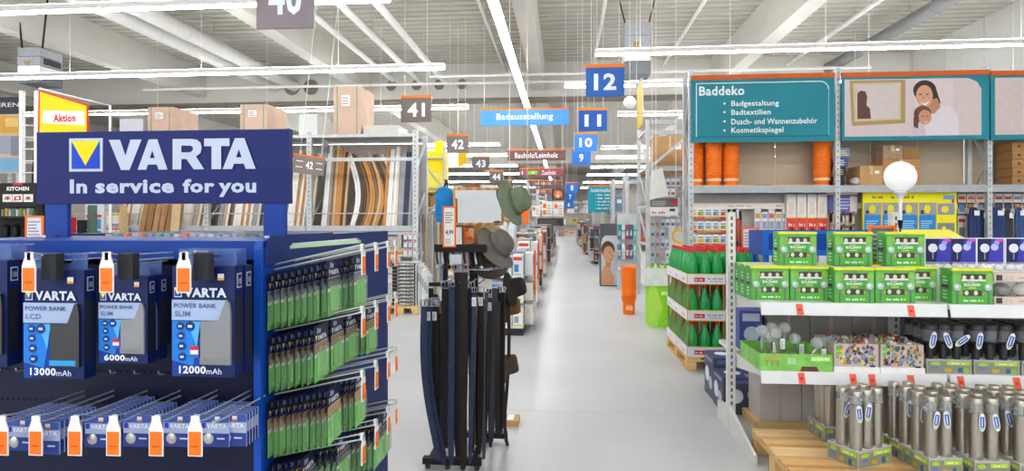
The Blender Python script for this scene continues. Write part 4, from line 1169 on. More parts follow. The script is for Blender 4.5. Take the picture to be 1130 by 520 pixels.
# ---- boxes of small figure lights
for i, (u0, u1) in enumerate(((920.5, 971), (972, 1021))):
    x0, x1 = X_at(u0, 4.07), X_at(u1, 4.07)
    t = thing('figure_light_box', 'colourful display box of small solar figures on the middle shelf, %s of two' % ('left' if i == 0 else 'right'), 'box', ((x0 + x1) / 2, 4.2, S2))
    MB().box(x0, x1, 4.07, 4.4, S2, S2 + .035, WHITE).build('white_tray', t)
    MB().box(x0 + .004, x1 - .004, 4.08, 4.39, S2 + .035, S2 + .185, flat('#cbbdb4')).build('carton', t)
    b = MB(); f = Face(b, (x0 + .004, 4.08, S2 + .035), XR, ZU); W = x1 - x0 - .008
    rr = random.Random(i + 3)
    for q in range(120):
        x = rr.uniform(.01, W - .03); z = rr.uniform(.005, .13); s_ = rr.uniform(.01, .026)
        f.poly([(x, z), (x + s_, z + .002), (x + s_ * .9, z + s_), (x + s_ * .3, z + s_ * 1.1)], flat(rr.choice(('#4a3a34', '#d8a24a', '#e6d2b0', '#b8442e', '#3e5fa8', '#5f8a3a', '#caa08a', '#2f4a5a', '#e9d84a', '#8a6ab0'))), .6 + q * .01)
    f.rect(W * .04, W * .13, .07, .14, flat('#7cc65a'), 2); f.marks(W * .05, W * .12, .1, .108, WHITE, 3, 5)
    for q in range(4):
        x = W * (.25 + .18 * q); z = (.06, .03, .05, .08)[q]
        f.poly([(x, z), (x + .03, z), (x + .024, z + .035), (x + .005, z + .035)], flat('#5f7a92'), 2); f.poly([(x + .004, z + .004), (x + .026, z + .004), (x + .022, z + .03), (x + .008, z + .03)], flat('#8fa9c0'), 3)
    f.rect(W * .8, W * .93, -.02, .012, flat('#2c2a2a'), 3)
    b.build('print', t)
    b = MB()
    for q in range(40):
        x = x0 + .01 + rr.uniform(0, W - .03); y = rr.uniform(4.085, 4.37); s_ = rr.uniform(.012, .025)
        b.box(x, x + s_, y, y + .012, S2 + .185, S2 + .19 + rr.uniform(.004, .02), flat(rr.choice(('#b8442e', '#d9cfc0', '#5f8a3a', '#3a3a40', '#c8ab88', '#8aa0b0'))))
    o = b.build('figure_tops', t); o['kind'] = 'stuff'

# ---- lamps in clear trays
def lamp_steel():
    t = thing('garden_lamp', 'lamp', 'lamp', (0, 0, 0))
    ST = mat('#c0b8ac', .3, .88, var=.05, scale=3)
    MB().tube([(0, 0, 0), (0, 0, .285)], .0375, ST, 16).build('steel_body', t, world=False)
    MB().tube([(0, 0, .285), (0, 0, .345)], .036, mat('#dfe2e0', .1, var=0, alpha=.3), 16).build('clear_ring', t, world=False)
    MB().tube([(0, 0, .286), (0, 0, .344)], .012, mat('#bdbab2', .3, .5), 8).build('light_core', t, world=False)
    MB().lathe([(.0375, .345), (.0375, .37), (.034, .377), (.001, .379)], ST, n=16).build('cap', t, world=False)
    t.scale = (.88, .88, .92)
    return Proto(t)
def lamp_black():
    t = thing('garden_lamp', 'lamp', 'lamp', (0, 0, 0))
    BK = mat('#2e2f33', .4, .2, var=.06)
    MB().lathe([(.022, 0), (.022, .1), (.04, .11), (.042, .12)], BK, n=14).build('black_stem', t, world=False)
    MB().tube([(0, 0, .12), (0, 0, .195)], .04, mat('#8b8d92', .12, var=0, alpha=.55), 14).build('clear_ring', t, world=False)
    MB().lathe([(.048, .195), (.048, .22), (.04, .23), (.001, .232)], BK, n=14).build('cap', t, world=False)
    return Proto(t)
LS, LB = lamp_steel(), lamp_black()
CT = mat('#c9cbc8', .2, var=.03, alpha=.75)
def lamp_tray(cx, cy, z, w_, d_, rot, label, grp, th=.105):
    t = thing('lamp_tray', label, 'tray', (cx, cy, z), grp)
    for n_, bx in (('tray_side', (-w_ / 2, w_ / 2, -d_ / 2, -d_ / 2 + .004)), ('tray_side', (-w_ / 2, w_ / 2, d_ / 2 - .004, d_ / 2)), ('tray_side', (-w_ / 2, -w_ / 2 + .004, -d_ / 2 + .004, d_ / 2 - .004)), ('tray_side', (w_ / 2 - .004, w_ / 2, -d_ / 2 + .004, d_ / 2 - .004))):
        MB().box(bx[0], bx[1], bx[2], bx[3], 0, th, CT).build(n_, t, world=False)
    MB().box(-w_ / 2 + .004, w_ / 2 - .004, -d_ / 2 + .004, d_ / 2 - .004, 0, .004, CT).build('tray_floor', t, world=False)
    MB().box(-w_ / 2 + .004, w_ / 2 - .004, -d_ / 2 + .004, d_ / 2 - .004, th * .86, th * .9, flat('#e9eae8')).build('insert_card', t, world=False)
    b = MB()
    for (o_, r_, L_) in (((-w_ / 2, -d_ / 2, 0), (1, 0, 0), w_), ((-w_ / 2, d_ / 2, 0), (0, -1, 0), d_), ((w_ / 2, -d_ / 2, 0), (0, 1, 0), d_)):
        f = Face(b, o_, r_, ZU); n = max(1, int(L_ / .19 + .4))
        for q in range(n):
            x = L_ * q / n; l_ = L_ / n
            f.rect(x + .006, x + l_ - .006, .006, th - .012, flat('#8d8e7e'), .6)
            f.rect(x + l_ * .45, x + l_ * .95, th * .62, th * .86, flat('#b7dc3a'), 1); f.marks(x + l_ * .55, x + l_ * .85, th * .69, th * .79, flat('#eef6d8'), 2, 5)
            f.disc(x + l_ * .2, th * .7, l_ * .12, flat('#a6d43a'), 1, 10, th * .13); f.disc(x + l_ * .2, th * .45, l_ * .1, flat('#7a78c0'), 1, 10, th * .12)
            f.rect(x + l_ * .4, x + l_ * .55, th * .15, th * .4, flat('#c8a83a'), 1); f.rect(x + l_ * .7, x + l_ * .8, th * .12, th * .45, flat('#3f5f8a'), 1); f.disc(x + l_ * .88, th * .25, l_ * .06, flat('#8fb83a'), 1, 8)
    b.build('print', t, world=False)
    t.rotation_euler = (0, 0, rot)
    return t
def oval_tag(parent_loc, top, dx, tilt, owner):
    b = MB(); pts = []
    for i in range(20):
        a_ = 6.2832 * i / 20
        pts.append((.013 * math.cos(a_), .036 * math.copysign(abs(math.sin(a_)) ** .7, math.sin(a_))))
    vs = [(x, -.001, z) for x, z in pts] + [(x, .001, z) for x, z in pts]
    b.add(vs, [tuple(range(20)), tuple(range(39, 19, -1))] + [(i, 20 + i, 20 + (i + 1) % 20, (i + 1) % 20) for i in range(20)], flat('#edf0f5'))
    f = Face(b, (0, -.001, 0), XR, ZU); f.rect(-.0085, .0085, -.02, .022, flat('#2f55b8'), 1); f.rect(-.004, .002, -.016, .018, flat('#c9d6f2'), 2); f.rect(-.007, .007, -.028, -.021, flat('#9fd06a'), 1)
    o = b.build('hang_tag', owner, world=False)
    o.location = (dx, -.05, top - .09); o.rotation_euler = (0, tilt, 0); o.scale = (1.5, 1, 1.55)
def fill(proto, cx, cy, z, w_, d_, nx, ny, rot, words, grp, tagged, hgt):
    for j in range(ny):
        for i in range(nx):
            x = -w_ / 2 + w_ * (i + .5) / nx; y = -d_ / 2 + d_ * (j + .5) / ny
            X = cx + x * math.cos(rot) - y * math.sin(rot); Yy = cy + x * math.sin(rot) + y * math.cos(rot)
            o = proto.put((X, Yy, z), words + (', front row' if j == 0 else ', further back'), grp)
            if (i, j) in tagged:
                oval_tag(None, hgt, RND.uniform(-.02, .02), tagged[(i, j)], o)
PZ = .1445
for k_, (cx, cy, w_, d_, nx, ny, rot, wd, tg) in enumerate((
        (1.786, 3.755, .285, .205, 3, 2, math.radians(27), 'the turned tray in the middle of the pallet', {(0, 0): -.1, (1, 0): .15, (0, 1): .3}),
        (1.79, 4.14, .2, .22, 2, 3, 0.05, 'the tray at the rear left of the pallet', {(1, 0): .3}),
        (2.13, 3.76, .2, .42, 2, 4, math.radians(8), 'the long tray right of the turned one', {(0, 2): 0, (0, 1): .1, (0, 0): .15, (1, 0): -.12}),
        (2.37, 3.74, .2, .42, 2, 4, math.radians(6), 'the third tray from the left on the floor', {(1, 0): -.2, (0, 0): 0}),
        (2.64, 3.72, .26, .42, 3, 4, math.radians(2), 'the floor tray below the second shelf post', {(1, 0): -.4, (0, 1): -.3}),
        (2.92, 3.70, .26, .42, 3, 4, 0.0, 'the floor tray cut by the picture edge', {(0, 0): -.35}))):
    lamp_tray(cx, cy, PZ, w_, d_, rot, 'clear printed carton tray of steel lamps, ' + wd.replace('the ', '', 1), 'trays of steel lamps')
    fill(LS, cx, cy, PZ + .095, w_ - .02, d_ - .02, nx, ny, rot, 'brushed steel garden lamp in ' + wd, 'steel garden lamps', tg, .33)
for k_, (u0, u1) in enumerate(((1022, 1073), (1074, 1126), (1127, 1178))):
    x0, x1 = X_at(u0, 4.08), X_at(u1, 4.08)
    lamp_tray((x0 + x1) / 2, 4.25, S2, x1 - x0 - .008, .34, 0, 'clear printed tray of black lamps on the middle shelf, %s' % ('left', 'middle', 'right')[k_], 'trays of black lamps', .095)
    fill(LB, (x0 + x1) / 2, 4.25, S2 + .086, x1 - x0 - .03, .31, 3, 3, 0, 'black garden lamp in the %s tray on the middle shelf' % ('left', 'middle', 'right')[k_], 'black garden lamps', ({(0, 0): .2, (1, 0): -.35, (2, 0): .9}, {(0, 0): .15, (2, 0): .3}, {})[k_], .22)
# ---- blue cartons of garden balls at the left end of the shelf
DBX = mat('#4b4f5e', .5, var=.08)
for i, (xx, yy, zz, lb) in enumerate(((1.31, 5.0, 0, 'dark blue carton picturing white globe lamps on the floor behind the shelf end'), (1.32, 5.36, 0, 'second dark blue globe lamp carton further back behind the shelf end'), (1.31, 5.0, .302, 'flat blue globe lamp carton lying on top of the floor carton'))):
    h = .3 if zz == 0 else .02
    if zz: continue
    t = thing('globe_lamp_carton', lb, 'box', (xx + .17, yy, zz))
    MB().box(xx, xx + .34, yy, yy + .33, zz, zz + h + .08 * i, DBX).build('carton', t)
    b = MB(); f = Face(b, (xx, yy + .33, zz), (0, -1, 0), ZU); H = h + .08 * i
    f.rect(.0, .33, H * .35, H, flat('#35394e'), .6); f.disc(.1, H * .5, .07, flat('#dfe3ee'), 1, 16); f.disc(.22, H * .35, .06, flat('#b9c3dc'), 1, 16); f.rect(.05, .28, H * .85, H * .93, flat('#7f8cc0'), 1)
    b.build('side_print', t)
    b = MB(); f = Face(b, (xx, yy, zz), XR, ZU); f.disc(.1, H * .5, .06, flat('#e6e9f2'), 1, 16); f.disc(.24, H * .55, .05, flat('#c3cbe0'), 1, 16); f.rect(.03, .3, H * .85, H * .95, flat('#5c68b0'), 1)
    b.build('front_print', t)
    b = MB(); f = Face(b, (xx, yy, zz + H), XR, (0, 1, 0)); f.rect(.02, .32, .02, .31, flat('#3c4470'), .6); f.disc(.12, .18, .07, flat('#e6e9f2'), 1, 16); f.rect(.2, .31, .05, .14, flat('#7f8cc0'), 1)
    b.build('top_print', t)
# cartons seen through the middle level at the left
b = MB().box(1.36, 1.53, 4.72, 5.0, S2, S2 + .3, flat('#4a55a0')); Face(b, (1.36, 4.72, S2), XR, ZU).disc(.09, .12, .06, flat('#cfd6ee'), 1, 14).rect(.02, .15, .22, .28, flat('#cfd6ee'), 1)
tag(b.build('blue_carton'), 'blue printed carton beside the grey cartons on the middle level', 'box')
# ================================================================ pallet of green bottles
pallet(1.30, 2.10, 6.40, 7.62, 'wooden pallet carrying the trays of green bottles', 'y')
GB_ = mat('#17a04c', .22, var=.05, scale=6); GBL = mat('#e8ece6', .4)
t = thing('green_bottle', 'bottle', 'bottle', (0, 0, 0))
MB().lathe([(.056, 0), (.062, .008), (.0635, .165), (.0605, .195), (.050, .235), (.035, .28), (.021, .32), (.018, .335)], GB_, n=14).build('bottle_body', t, world=False)
MB().lathe([(.021, .332), (.022, .362), (.018, .368), (.001, .369)], mat('#d8202a', .35, var=.03), n=10).build('cap', t, world=False)
BOT = Proto(t)
TW = mat('#e6e6ea', .5, var=.02); TY = flat('#f0c81e'); TBR = mat('#a9774a', .8, var=.06)
def bottle_tray(z):
    t = thing('bottle_tray', 'tray', 'tray', (0, 0, 0))
    W = .396; h = .115
    MB().box(0, W, 0, W, 0, .006, TBR).build('tray_floor', t, world=False)
    for n_, bx in (('front_lip', (0, W, 0, .005)), ('back_lip', (0, W, W - .005, W)), ('side_lip', (0, .005, .005, W - .005)), ('side_lip', (W - .005, W, .005, W - .005))):
        MB().box(bx[0], bx[1], bx[2], bx[3], .006, h, TW).build(n_, t, world=False)
    b = MB(); f = Face(b, (0, 0, 0), XR, ZU)
    f.rect(0, W, .0, .009, TY, 1); f.rect(0, W, h - .009, h, TY, 1); f.rect(0, .009, 0, h, TY, 2)
    f.rect(.075, .185, .03, .075, flat('#c8303a'), 1); f.marks(.085, .175, .042, .062, flat('#f3dede'), 2, 9)
    f.marks(.215, .385, .055, .072, flat('#6a78b0'), 1, 14); f.marks(.24, .36, .03, .043, flat('#8a94c0'), 1, 12)
    b.build('front_print', t, world=False)
    b = MB(); f = Face(b, (0, W, 0), (0, -1, 0), ZU); f.rect(W - .006, W, 0, h, TY, 1); f.rect(0, W, h - .005, h, TY, 1); f.rect(0, .006, 0, h, TY, 1); f.rect(.12, .3, .03, .06, flat('#b9c0d8'), 1)
    b.build('side_print', t, world=False)
    if z:
        for x, y in ((.006, .006), (W - .022, .006), (.006, W - .022), (W - .022, W - .022)):
            MB().box(x, x + .016, y, y + .016, .006, .384, TBR).build('corner_post', t, world=False)
        for y in (.128, .262):
            MB().box(.006, .010, y, y + .01, .006, .38, TBR).build('divider', t, world=False)
        MB().box(.1316, .1344, .03, .36, .006, .38, TBR).build('divider', t, world=False)
    return Proto(t)
TR = {0: bottle_tray(0), 1: bottle_tray(1)}
for tier in range(3):
    z = .1445 + tier * .386
    lv = ('lowest', 'middle', 'top')[tier]
    for i in range(2):
        for j in range(3):
            pos = ('left' if i == 0 else 'right') + (', front', ', middle', ', rear')[j]
            TR[0 if tier == 2 else 1].put((1.302 + i * .399, 6.405 + j * .402, z), 'white and yellow bottle tray in the %s tier, %s' % (lv, pos), 'bottle trays on the pallet')
    for i in range(6):
        for j in range(9):
            if tier < 2 and i > 0 and j > 0: continue
            x = 1.302 + .399 * (i // 3) + .068 + .13 * (i % 3); y = 6.405 + .402 * (j // 3) + .068 + .13 * (j % 3)
            BOT.put((x, y, z + .0065), 'green bottle with red cap in the %s tier, %s' % (lv, 'front row' if j == 0 else 'left flank' if i == 0 else 'behind the front row'), 'green bottles on the pallet', (0, 0, RND.uniform(0, 3)))
# ================================================================ lime green bin beyond the bottles
Y = 8.98; x0 = X_at(712.5, Y); x1 = x0 + .42; LIM = mat('#8edb2c', .45, var=.04)
zt = .62
t = thing('promotion_bin', 'lime green promotion bin with white tray top beyond the bottle pallet', 'bin', ((x0 + x1) / 2, Y + .2, 0))
MB().box(x0 + .05, x1, Y, Y + .4, 0, zt, LIM).build('lime_body', t)
MB().prism([(x0 + .0, zt), (x1 + .02, zt), (x1 + .06, zt + .26), (x0 - .05, zt + .26)], 1, Y - .03, Y - .02, mat('#dfe5de', .5)).build('tray_front', t)
for xx in (x0 - .02, x1 + .03):
    MB().box(xx, xx + .01, Y - .02, Y + .42, zt, zt + .26, mat('#dfe5de', .5)).build('tray_side', t)
MB().box(x0, x1 + .02, Y - .02, Y + .42, zt, zt + .012, WHITE).build('tray_floor', t)
b = MB(); f = Face(b, (x0 + .05, Y, 0), XR, ZU); f.poly([(0, 0), (.12, 0), (.2, .3), (.1, zt), (0, zt)], flat('#b6ec5c'), 1); f.rect(.18, .33, .48, .53, flat('#d9f2b8'), 1); b.build('print', t)
for i in range(8):
    xx = x0 + .03 + i * .05; z0 = zt + .012
    b = MB().bev(xx, xx + .042, Y + .02 + .09 * (i % 2), Y + .07 + .09 * (i % 2), z0, z0 + .27 + .02 * (i % 3), .008, LIM if i % 2 else flat('#c9ec9a'))
    Face(b, (xx, Y + .02 + .09 * (i % 2), z0), XR, ZU).rect(.006, .036, .15, .24, flat(('#d64a9a', '#e9f4df', '#5aa52a')[i % 3]), 1)
    tag(b.build('lime_pouch'), 'small lime green pouch standing in the promotion bin', 'pouch', 'pouches in the promotion bin')
# ================================================================ tall orange bucket stack
Y = 10.2; p = at(694, 345, Y)
t = thing('bucket_stack', 'tall bright orange bucket tower standing alone on the aisle floor', 'bucket', (p.x, Y, 0))
OB = mat('#ff7414', .35, var=.03); r = .125
prof = [(r * .78, 0), (r * .82, .02), (r * .84, .22), (r * .95, .225), (r * .98, .26), (r * .96, .265), (r * .99, .5), (r, .76), (r * 1.08, .77), (r * 1.08, .80), (r * 1.0, .815), (.001, .83)]
MB().lathe(prof, OB, (p.x, Y, 0), 22).build('bucket_body', t)
for z in (.27, .3, .77):
    MB().lathe([(r * 1.0, 0), (r * 1.06, .004), (r * 1.06, .014), (r * 1.0, .018)], OB, (p.x, Y, z), 22).build('rim', t)
b = MB(); f = Face(b, (p.x, Y - r * .9, .06), XR, ZU)
for q in range(5):
    a0 = -.5 + q * .22
    x_ = r * .86 * math.sin(a0); y_ = Y - r * .86 * math.cos(a0) 
    b.box(p.x + x_ - .008, p.x + x_ + .008, y_ - .003, y_ + .004, .08, .08 + (.06, .09, .06, .09, .07)[q], flat('#ffd9b8'))
b.build('white_mark', t)
# ================================================================ small stand with a portrait poster
Y = 14.4; a = at(663.5, 314, Y); c = at(681, 262, Y)
t = thing('poster_stand', 'dark grey promotion stand with a portrait poster at the aisle side', 'stand', ((a.x + c.x) / 2, Y + .2, 0))
MB().box(a.x - .02, X_at(692, Y), Y + .012, Y + .45, 0, Z_at(670, 247, Y), mat('#55565c', .5, var=.04)).build('body', t)
W = c.x - a.x; H = Z_at(670, 260, Y) - .03
MB().prism([(a.x, .03), (c.x, .03), (c.x, .03 + H), (a.x + .1, .03 + H), (a.x + .03, H - .03), (a.x, H - .15)], 1, Y, Y + .01, flat('#c9cdd2')).build('poster_board', t)
b = MB(); f = Face(b, (a.x, Y, .03), XR, ZU)
SK = flat('#d9a07c'); SK2 = flat('#c98d68'); HR = flat('#5a4030')
f.poly([(0, 0), (W * .75, 0), (W * .8, H * .18), (W * .6, H * .3), (W * .5, H * .42), (W * .2, H * .4), (0, H * .25)], SK, 1)
f.disc(W * .42, H * .72, W * .42, HR, 1.5, 18, H * .17); f.disc(W * .46, H * .62, W * .34, SK, 2, 18, H * .17); f.poly([(W * .3, H * .35), (W * .6, H * .35), (W * .62, H * .52), (W * .25, H * .52)], SK2, 1.7)
f.disc(W * .55, H * .66, W * .05, HR, 3, 8, H * .012); f.disc(W * .62, H * .52, W * .06, flat('#b0605a'), 3, 8, H * .01); f.poly([(W * .66, H * .64), (W * .76, H * .58), (W * .66, H * .57)], SK2, 3)
b.build('portrait_print', t)
MB().box(a.x + W * 1.1, a.x + W * 2.0, Y - .15, Y, 1.28, 1.42, ORANGE).build('orange_flag', t)
tag(MB().prism([(a.x + W, 1.02), (a.x + W * 2.1, 1.16), (a.x + W * 2.1, 1.22), (a.x + W, 1.06)], 1, Y - .5, Y - .05, mat('#6a6e74', .5)).box(a.x + W * 1.4, a.x + W * 2.0, Y - .4, Y - .1, 0, 1.12, mat('#7a7d83', .5)).build('sloped_counter'), 'grey lectern like counter with sloped top behind the orange buckets', 'counter')
# ================================================================ tall rack with teal banners (right)
AY, AD = 7.70, .42
UX = (1.62, 3.41, 5.19, 6.97)
bz0, bz1 = 1.945, 2.035
GREYB = mat('#a9adb0', .45, .2, var=.05)
def post(t, x, y0, y1, ztop, slots=True, w_=.055):
    for y in (y0, y1):
        po = MB().box(x - w_ / 2, x + w_ / 2, y, y + .06, 0, ztop, ZINC).build('upright', t)
        if slots and y == y0:
            b = MB(); f = Face(b, (x, y, 0), XR, ZU); z = .2
            while z < ztop - .05:
                f.rect(-.008, .008, z, z + .022, flat('#6c7072'), 1); z += .075
            b.build('slots', po)['kind'] = 'stuff'
    z = .3
    k_ = 0
    while z + .5 < ztop:
        MB().bar((x, y0 + .06, z if k_ % 2 == 0 else z + .5), (x, y1, z + .5 if k_ % 2 == 0 else z), .03, .03, ZINC).build('brace', t); z += .5; k_ += 1
for i in range(3):
    t = thing('pallet_rack', 'grey steel rack bay with teal banner, %s from the aisle' % ORD[i], 'rack', ((UX[i] + UX[i + 1]) / 2, AY, 0))
    post(t, UX[i], AY, AY + AD - .06, 3.5)
    if i == 2: post(t, UX[3], AY, AY + AD - .06, 3.5)
    x0, x1 = UX[i] + .028, UX[i + 1] - .028
    for z0, z1 in ((bz0, bz1), (3.2, 3.3)):
        MB().box(x0, x1, AY + .005, AY + .045, z0, z1, GREYB).build('beam', t)
        MB().box(x0, x1, AY + AD - .05, AY + AD - .01, z0, z1, GREYB).build('beam', t)
    n = 3; w_ = (x1 - x0) / n
    for q in range(n):
        MB().box(x0 + q * w_ + .01, x0 + (q + 1) * w_ - .01, AY + .046, AY + AD - .052, bz1 - .02, bz1, mat('#cfb184', .7, var=.08)).build('shelf_panel', t)
        MB().box(x0 + q * w_, x0 + (q + 1) * w_ - .006, AY + AD + .01, AY + AD + .02, bz1, 3.2, mat('#b9a892', .7, var=.03, scale=2)).build('rear_panel', t)
    MB().box(x0, x1, AY + AD - .008, AY + AD + .01, .12, bz0, mat('#e9e4da', .6, var=.02)).build('peg_panel', t)
    MB().box(x0, x1, AY + .28, AY + .30, bz0 - .13, bz0 - .005, mat('#a9a6a3', .6)).build('light_cover', t)
    b = MB().box(x0, x1, AY + .24, AY + .25, bz0 - .2, bz0 - .125, flat('#efe6d8'))
    Face(b, (x0, AY + .24, bz0 - .2), XR, ZU).marks(.5, .8, .03, .05, flat('#b0a598'), 1, 12).marks(1.1, 1.35, .03, .05, flat('#b0a598'), 1, 10)
    b.build('header_strip', t)
    for z in (.35, .75):
        MB().box(x0, x1, AY, AY + AD - .06, z, z + .03, SHELF).build('shelf_board', t)
# ---- banners
TEAL = mat('#14808f', .5, var=.06, scale=2); TEALD = mat('#1b6f80', .5, var=.06, scale=2)
BY = AY - .05
def banner(u0, u1, v0, v1, label):
    a = at(u0, v1, BY); c = at(u1, v0, BY)
    t = thing('teal_banner', label, 'banner', ((a.x + c.x) / 2, BY, a.z))
    MB().box(a.x, c.x, BY, BY + .02, a.z, c.z, TEAL).build('cloth_panel', t)
    MB().box(a.x, c.x, BY - .012, BY + .03, c.z, c.z + .06, mat('#c85a18', .5)).build('orange_rail', t)
    for x in (a.x + .06, c.x - .06):
        MB().box(x - .01, x + .01, BY + .02, AY + .006, 3.21, 3.28, STEEL).build('mount', t)
    return t
def Q(u, v):
    p = at(u, v, BY); return p.x, p.z
t = banner(763, 921, 85.5, 157.5, 'teal banner reading Baddeko with a list of four items')
b = MB(); f = Face(b, (0, BY, 0), XR, ZU); LW = flat('#cfe0e2')
x0, z0 = Q(769, 151); x1, z1 = Q(915, 89)
def strip(p, q, w_, m, l=2): f.poly([(p[0], p[1]), (q[0], q[1]), (q[0] - (w_ if q[0] == p[0] else 0), q[1] - (w_ if q[1] == p[1] else 0)), (p[0] - (w_ if q[0] == p[0] else 0), p[1] - (w_ if q[1] == p[1] else 0))], m, l)
R_ = .11
strip((x0, z1), (x1 - R_, z1), .012, LW); strip((x0, z0), (x0, z1), .012, LW); strip((x1, z0), (x1, z1 - R_), .01, flat('#7fb4bc')); strip((x0, z0), (x1, z0), .012, flat('#0f5a66'))
arc = [(x1 - R_ + R_ * math.cos(a_), z1 - R_ + R_ * math.sin(a_)) for a_ in [math.pi / 2 * q / 6 for q in range(7)]]
arc2 = [(x1 - R_ + (R_ - .012) * math.cos(a_), z1 - R_ + (R_ - .012) * math.sin(a_)) for a_ in [math.pi / 2 * q / 6 for q in range(7)]]
for q in range(6):
    f.poly([arc[q], arc[q + 1], arc2[q + 1], arc2[q]], LW, 2)
b.build('outline_print', t)
LT = flat('#e3ecec')
def T(s_, u0, u1, v0, v1, bold=.014):
    b = MB(); f = Face(b, (0, BY, 0), XR, ZU)
    xa, za = Q(u0, v1); xb, zb = Q(u1, v0); f.text(s_, xa, xb, za, zb, LT, 2, bold); b.build('lettering', t)
T('Baddeko', 771.5, 821.5, 94.5, 105.8, .022)
T('Badgestaltung', 807, 859.5, 110.5, 119)
T('Badtextilien', 807, 850.5, 120.3, 127)
T('Dusch- und Wannenzubehör', 807, 902, 129.8, 137.5)
T('Kosmetikspiegel', 807, 864.5, 140, 148.6)
for v in (114.3, 123.8, 134, 144):
    b = MB(); f = Face(b, (0, BY, 0), XR, ZU); xx, zz = Q(799.5, v); f.disc(xx, zz, .014, LT, 2, 10); b.build('bullet', t)
# picture banner
t = banner(929, 1091.5, 82.5, 155.5, 'teal framed picture banner of a woman hugging a child by a mirror')
def ring_pts(u, v, ru, rv, n=18):
    return [Q(u + ru * math.cos(6.2832 * i / n), v + rv * math.sin(6.2832 * i / n)) for i in range(n)]
b = MB(); f = Face(b, (0, BY, 0), XR, ZU)
def pol(pts, hexc, l): f.poly([Q(*p) for p in pts], flat(hexc), l)
pol([(932, 88), (1068, 86), (1078, 90), (1083, 98), (1083, 149), (932, 151)], '#cdbdbb', .8)
pol([(1010, 87), (1052, 86.4), (1052, 149.3), (1010, 150)], '#d3c4c3', 1.0)
b.build('picture_ground', t)
b = MB(); f = Face(b, (0, BY, 0), XR, ZU)
pol([(937.5, 89), (999, 88), (999, 136), (940, 139)], '#a58c62', 1.3); pol([(941, 92), (994, 91), (994, 132), (943, 134.5)], '#cbb68e', 1.6); pol([(943.5, 94), (991.5, 93), (991.5, 130), (945, 132)], '#c9bdb9', 1.9)
b.build('mirror_print', t)
b = MB(); f = Face(b, (0, BY, 0), XR, ZU)
pol([(946, 103), (950, 100), (955, 101), (957, 107), (956, 116), (960, 120), (961, 131), (946, 131.5)], '#5c3a2c', 2.2)
b.build('reflection_print', t)
b = MB(); f = Face(b, (0, BY, 0), XR, ZU)
pol([(1022, 122), (1036, 116), (1050, 119), (1057, 127), (1058, 149), (1004, 150), (1008, 138)], '#d6cdd2', 2.2)          # blouse
pol([(1008, 136), (1019, 131), (1022, 150), (1002, 150.5)], '#c9b6c4', 2.6)
f.poly(ring_pts(1020.5, 100, 13, 11.5), flat('#33211a'), 2.4)                                                              # hair
pol([(1027, 95), (1034, 101), (1038, 114), (1033, 116), (1027, 108)], '#33211a', 2.5)
pol([(1022, 112), (1034, 108), (1038, 118), (1030, 126), (1024, 122)], '#b87e62', 2.7)                                     # neck
f.poly(ring_pts(1020, 106, 9.3, 12.2), flat('#cf9a7c'), 3.0)                                                               # face
pol([(1010, 101), (1014, 95), (1024, 93.5), (1030, 99), (1031, 95), (1024, 90), (1013, 91), (1008, 97)], '#33211a', 3.3)
pol([(1014, 112.5), (1020, 114.5), (1026, 111.5), (1021, 116.5)], '#efe4de', 3.4)
for u in (1015.5, 1023): pol([(u - 1.8, 104), (u + 1.8, 103.2), (u + 1.5, 104.6), (u - 1.5, 105)], '#4a2e22', 3.4)
pol([(1018.5, 104), (1020, 109), (1017.5, 109.5)], '#b87e62', 3.4)
f.poly(ring_pts(1018, 126, 9.8, 9.5), flat('#6a4530'), 3.2)
f.poly(ring_pts(1020.5, 129.5, 7.3, 8.2), flat('#c68c6c'), 3.6)
for u in (1018, 1023.5): pol([(u - 1.3, 128), (u + 1.3, 127.6), (u + 1, 128.8), (u - 1, 129)], '#4a2e22', 3.9)
pol([(1018, 133.6), (1021, 135), (1024.5, 133.2), (1021.5, 136)], '#e9d8d0', 3.9)
pol([(1008, 130), (1012, 120), (1014, 131), (1013, 142), (1008, 140)], '#5c3a28', 3.7)
b.build('figures_print', t)
t = banner(1093.5, 1262, 80.5, 154.5, 'teal framed picture banner cut by the right picture edge')
b = MB(); f = Face(b, (0, BY, 0), XR, ZU)
pol([(1098, 86), (1225, 84), (1235, 92), (1236, 146), (1098, 149)], '#c9b9b6', .8)
b.build('picture_ground', t)

# ---- upper level: nested orange tubs and cartons
OT = mat('#ff7b1e', .4, var=.05); 
def tub_stack(u, v_top, words, w_px=17, Y=7.9):
    x = X_at(u, Y); r = w_px * Y / FPX / 2
    t = thing('tub_stack', words, 'buckets', (x, Y, bz1 + .012), 'orange tub stacks on the upper level')
    h = Z_at(u, v_top, Y) - bz1 - .012; n = 16; z = bz1 + .012
    MB().lathe([(r * .82, 0), (r * .9, .1), (r * .95, .13)], OT, (x, Y, z), 18).build('bottom_tub', t)
    b = MB().lathe([(r * .91, .055), (r * .94, .06), (r * .95, .085), (r * .92, .09)], flat('#ffd0a8'), (x, Y, z), 18); b.build('label_band', t)
    for q in range(n):
        zz = z + .13 + (h - .13) * q / n
        MB().lathe([(r * .93, 0), (r, .004), (r, (h - .13) / n * .6), (r * .94, (h - .13) / n)], OT, (x, Y, zz), 18).build('tub_rim', t)
tub_stack(768, 150, 'orange tub stack beside the rack post, leftmost of three', 16, 7.98)
tub_stack(787.5, 150, 'orange tub stack in the middle of three under the Baddeko banner', 17)
tub_stack(806.5, 150, 'orange tub stack, right one of three under the Baddeko banner', 17)
tub_stack(907, 150, 'single orange tub stack at the right end of the Baddeko banner', 18)
for u0, u1 in ((768, 832), (850, 915)):
    x0, x1 = X_at(u0, 7.76), X_at(u1, 7.76)
    tag(MB().box(x0, x1, 7.745, 8.05, bz1, bz1 + .012, WOODP).build('board'), 'thin pale wooden board under the %s' % ('three orange tub stacks' if u0 < 800 else 'single orange tub stack'), 'board')
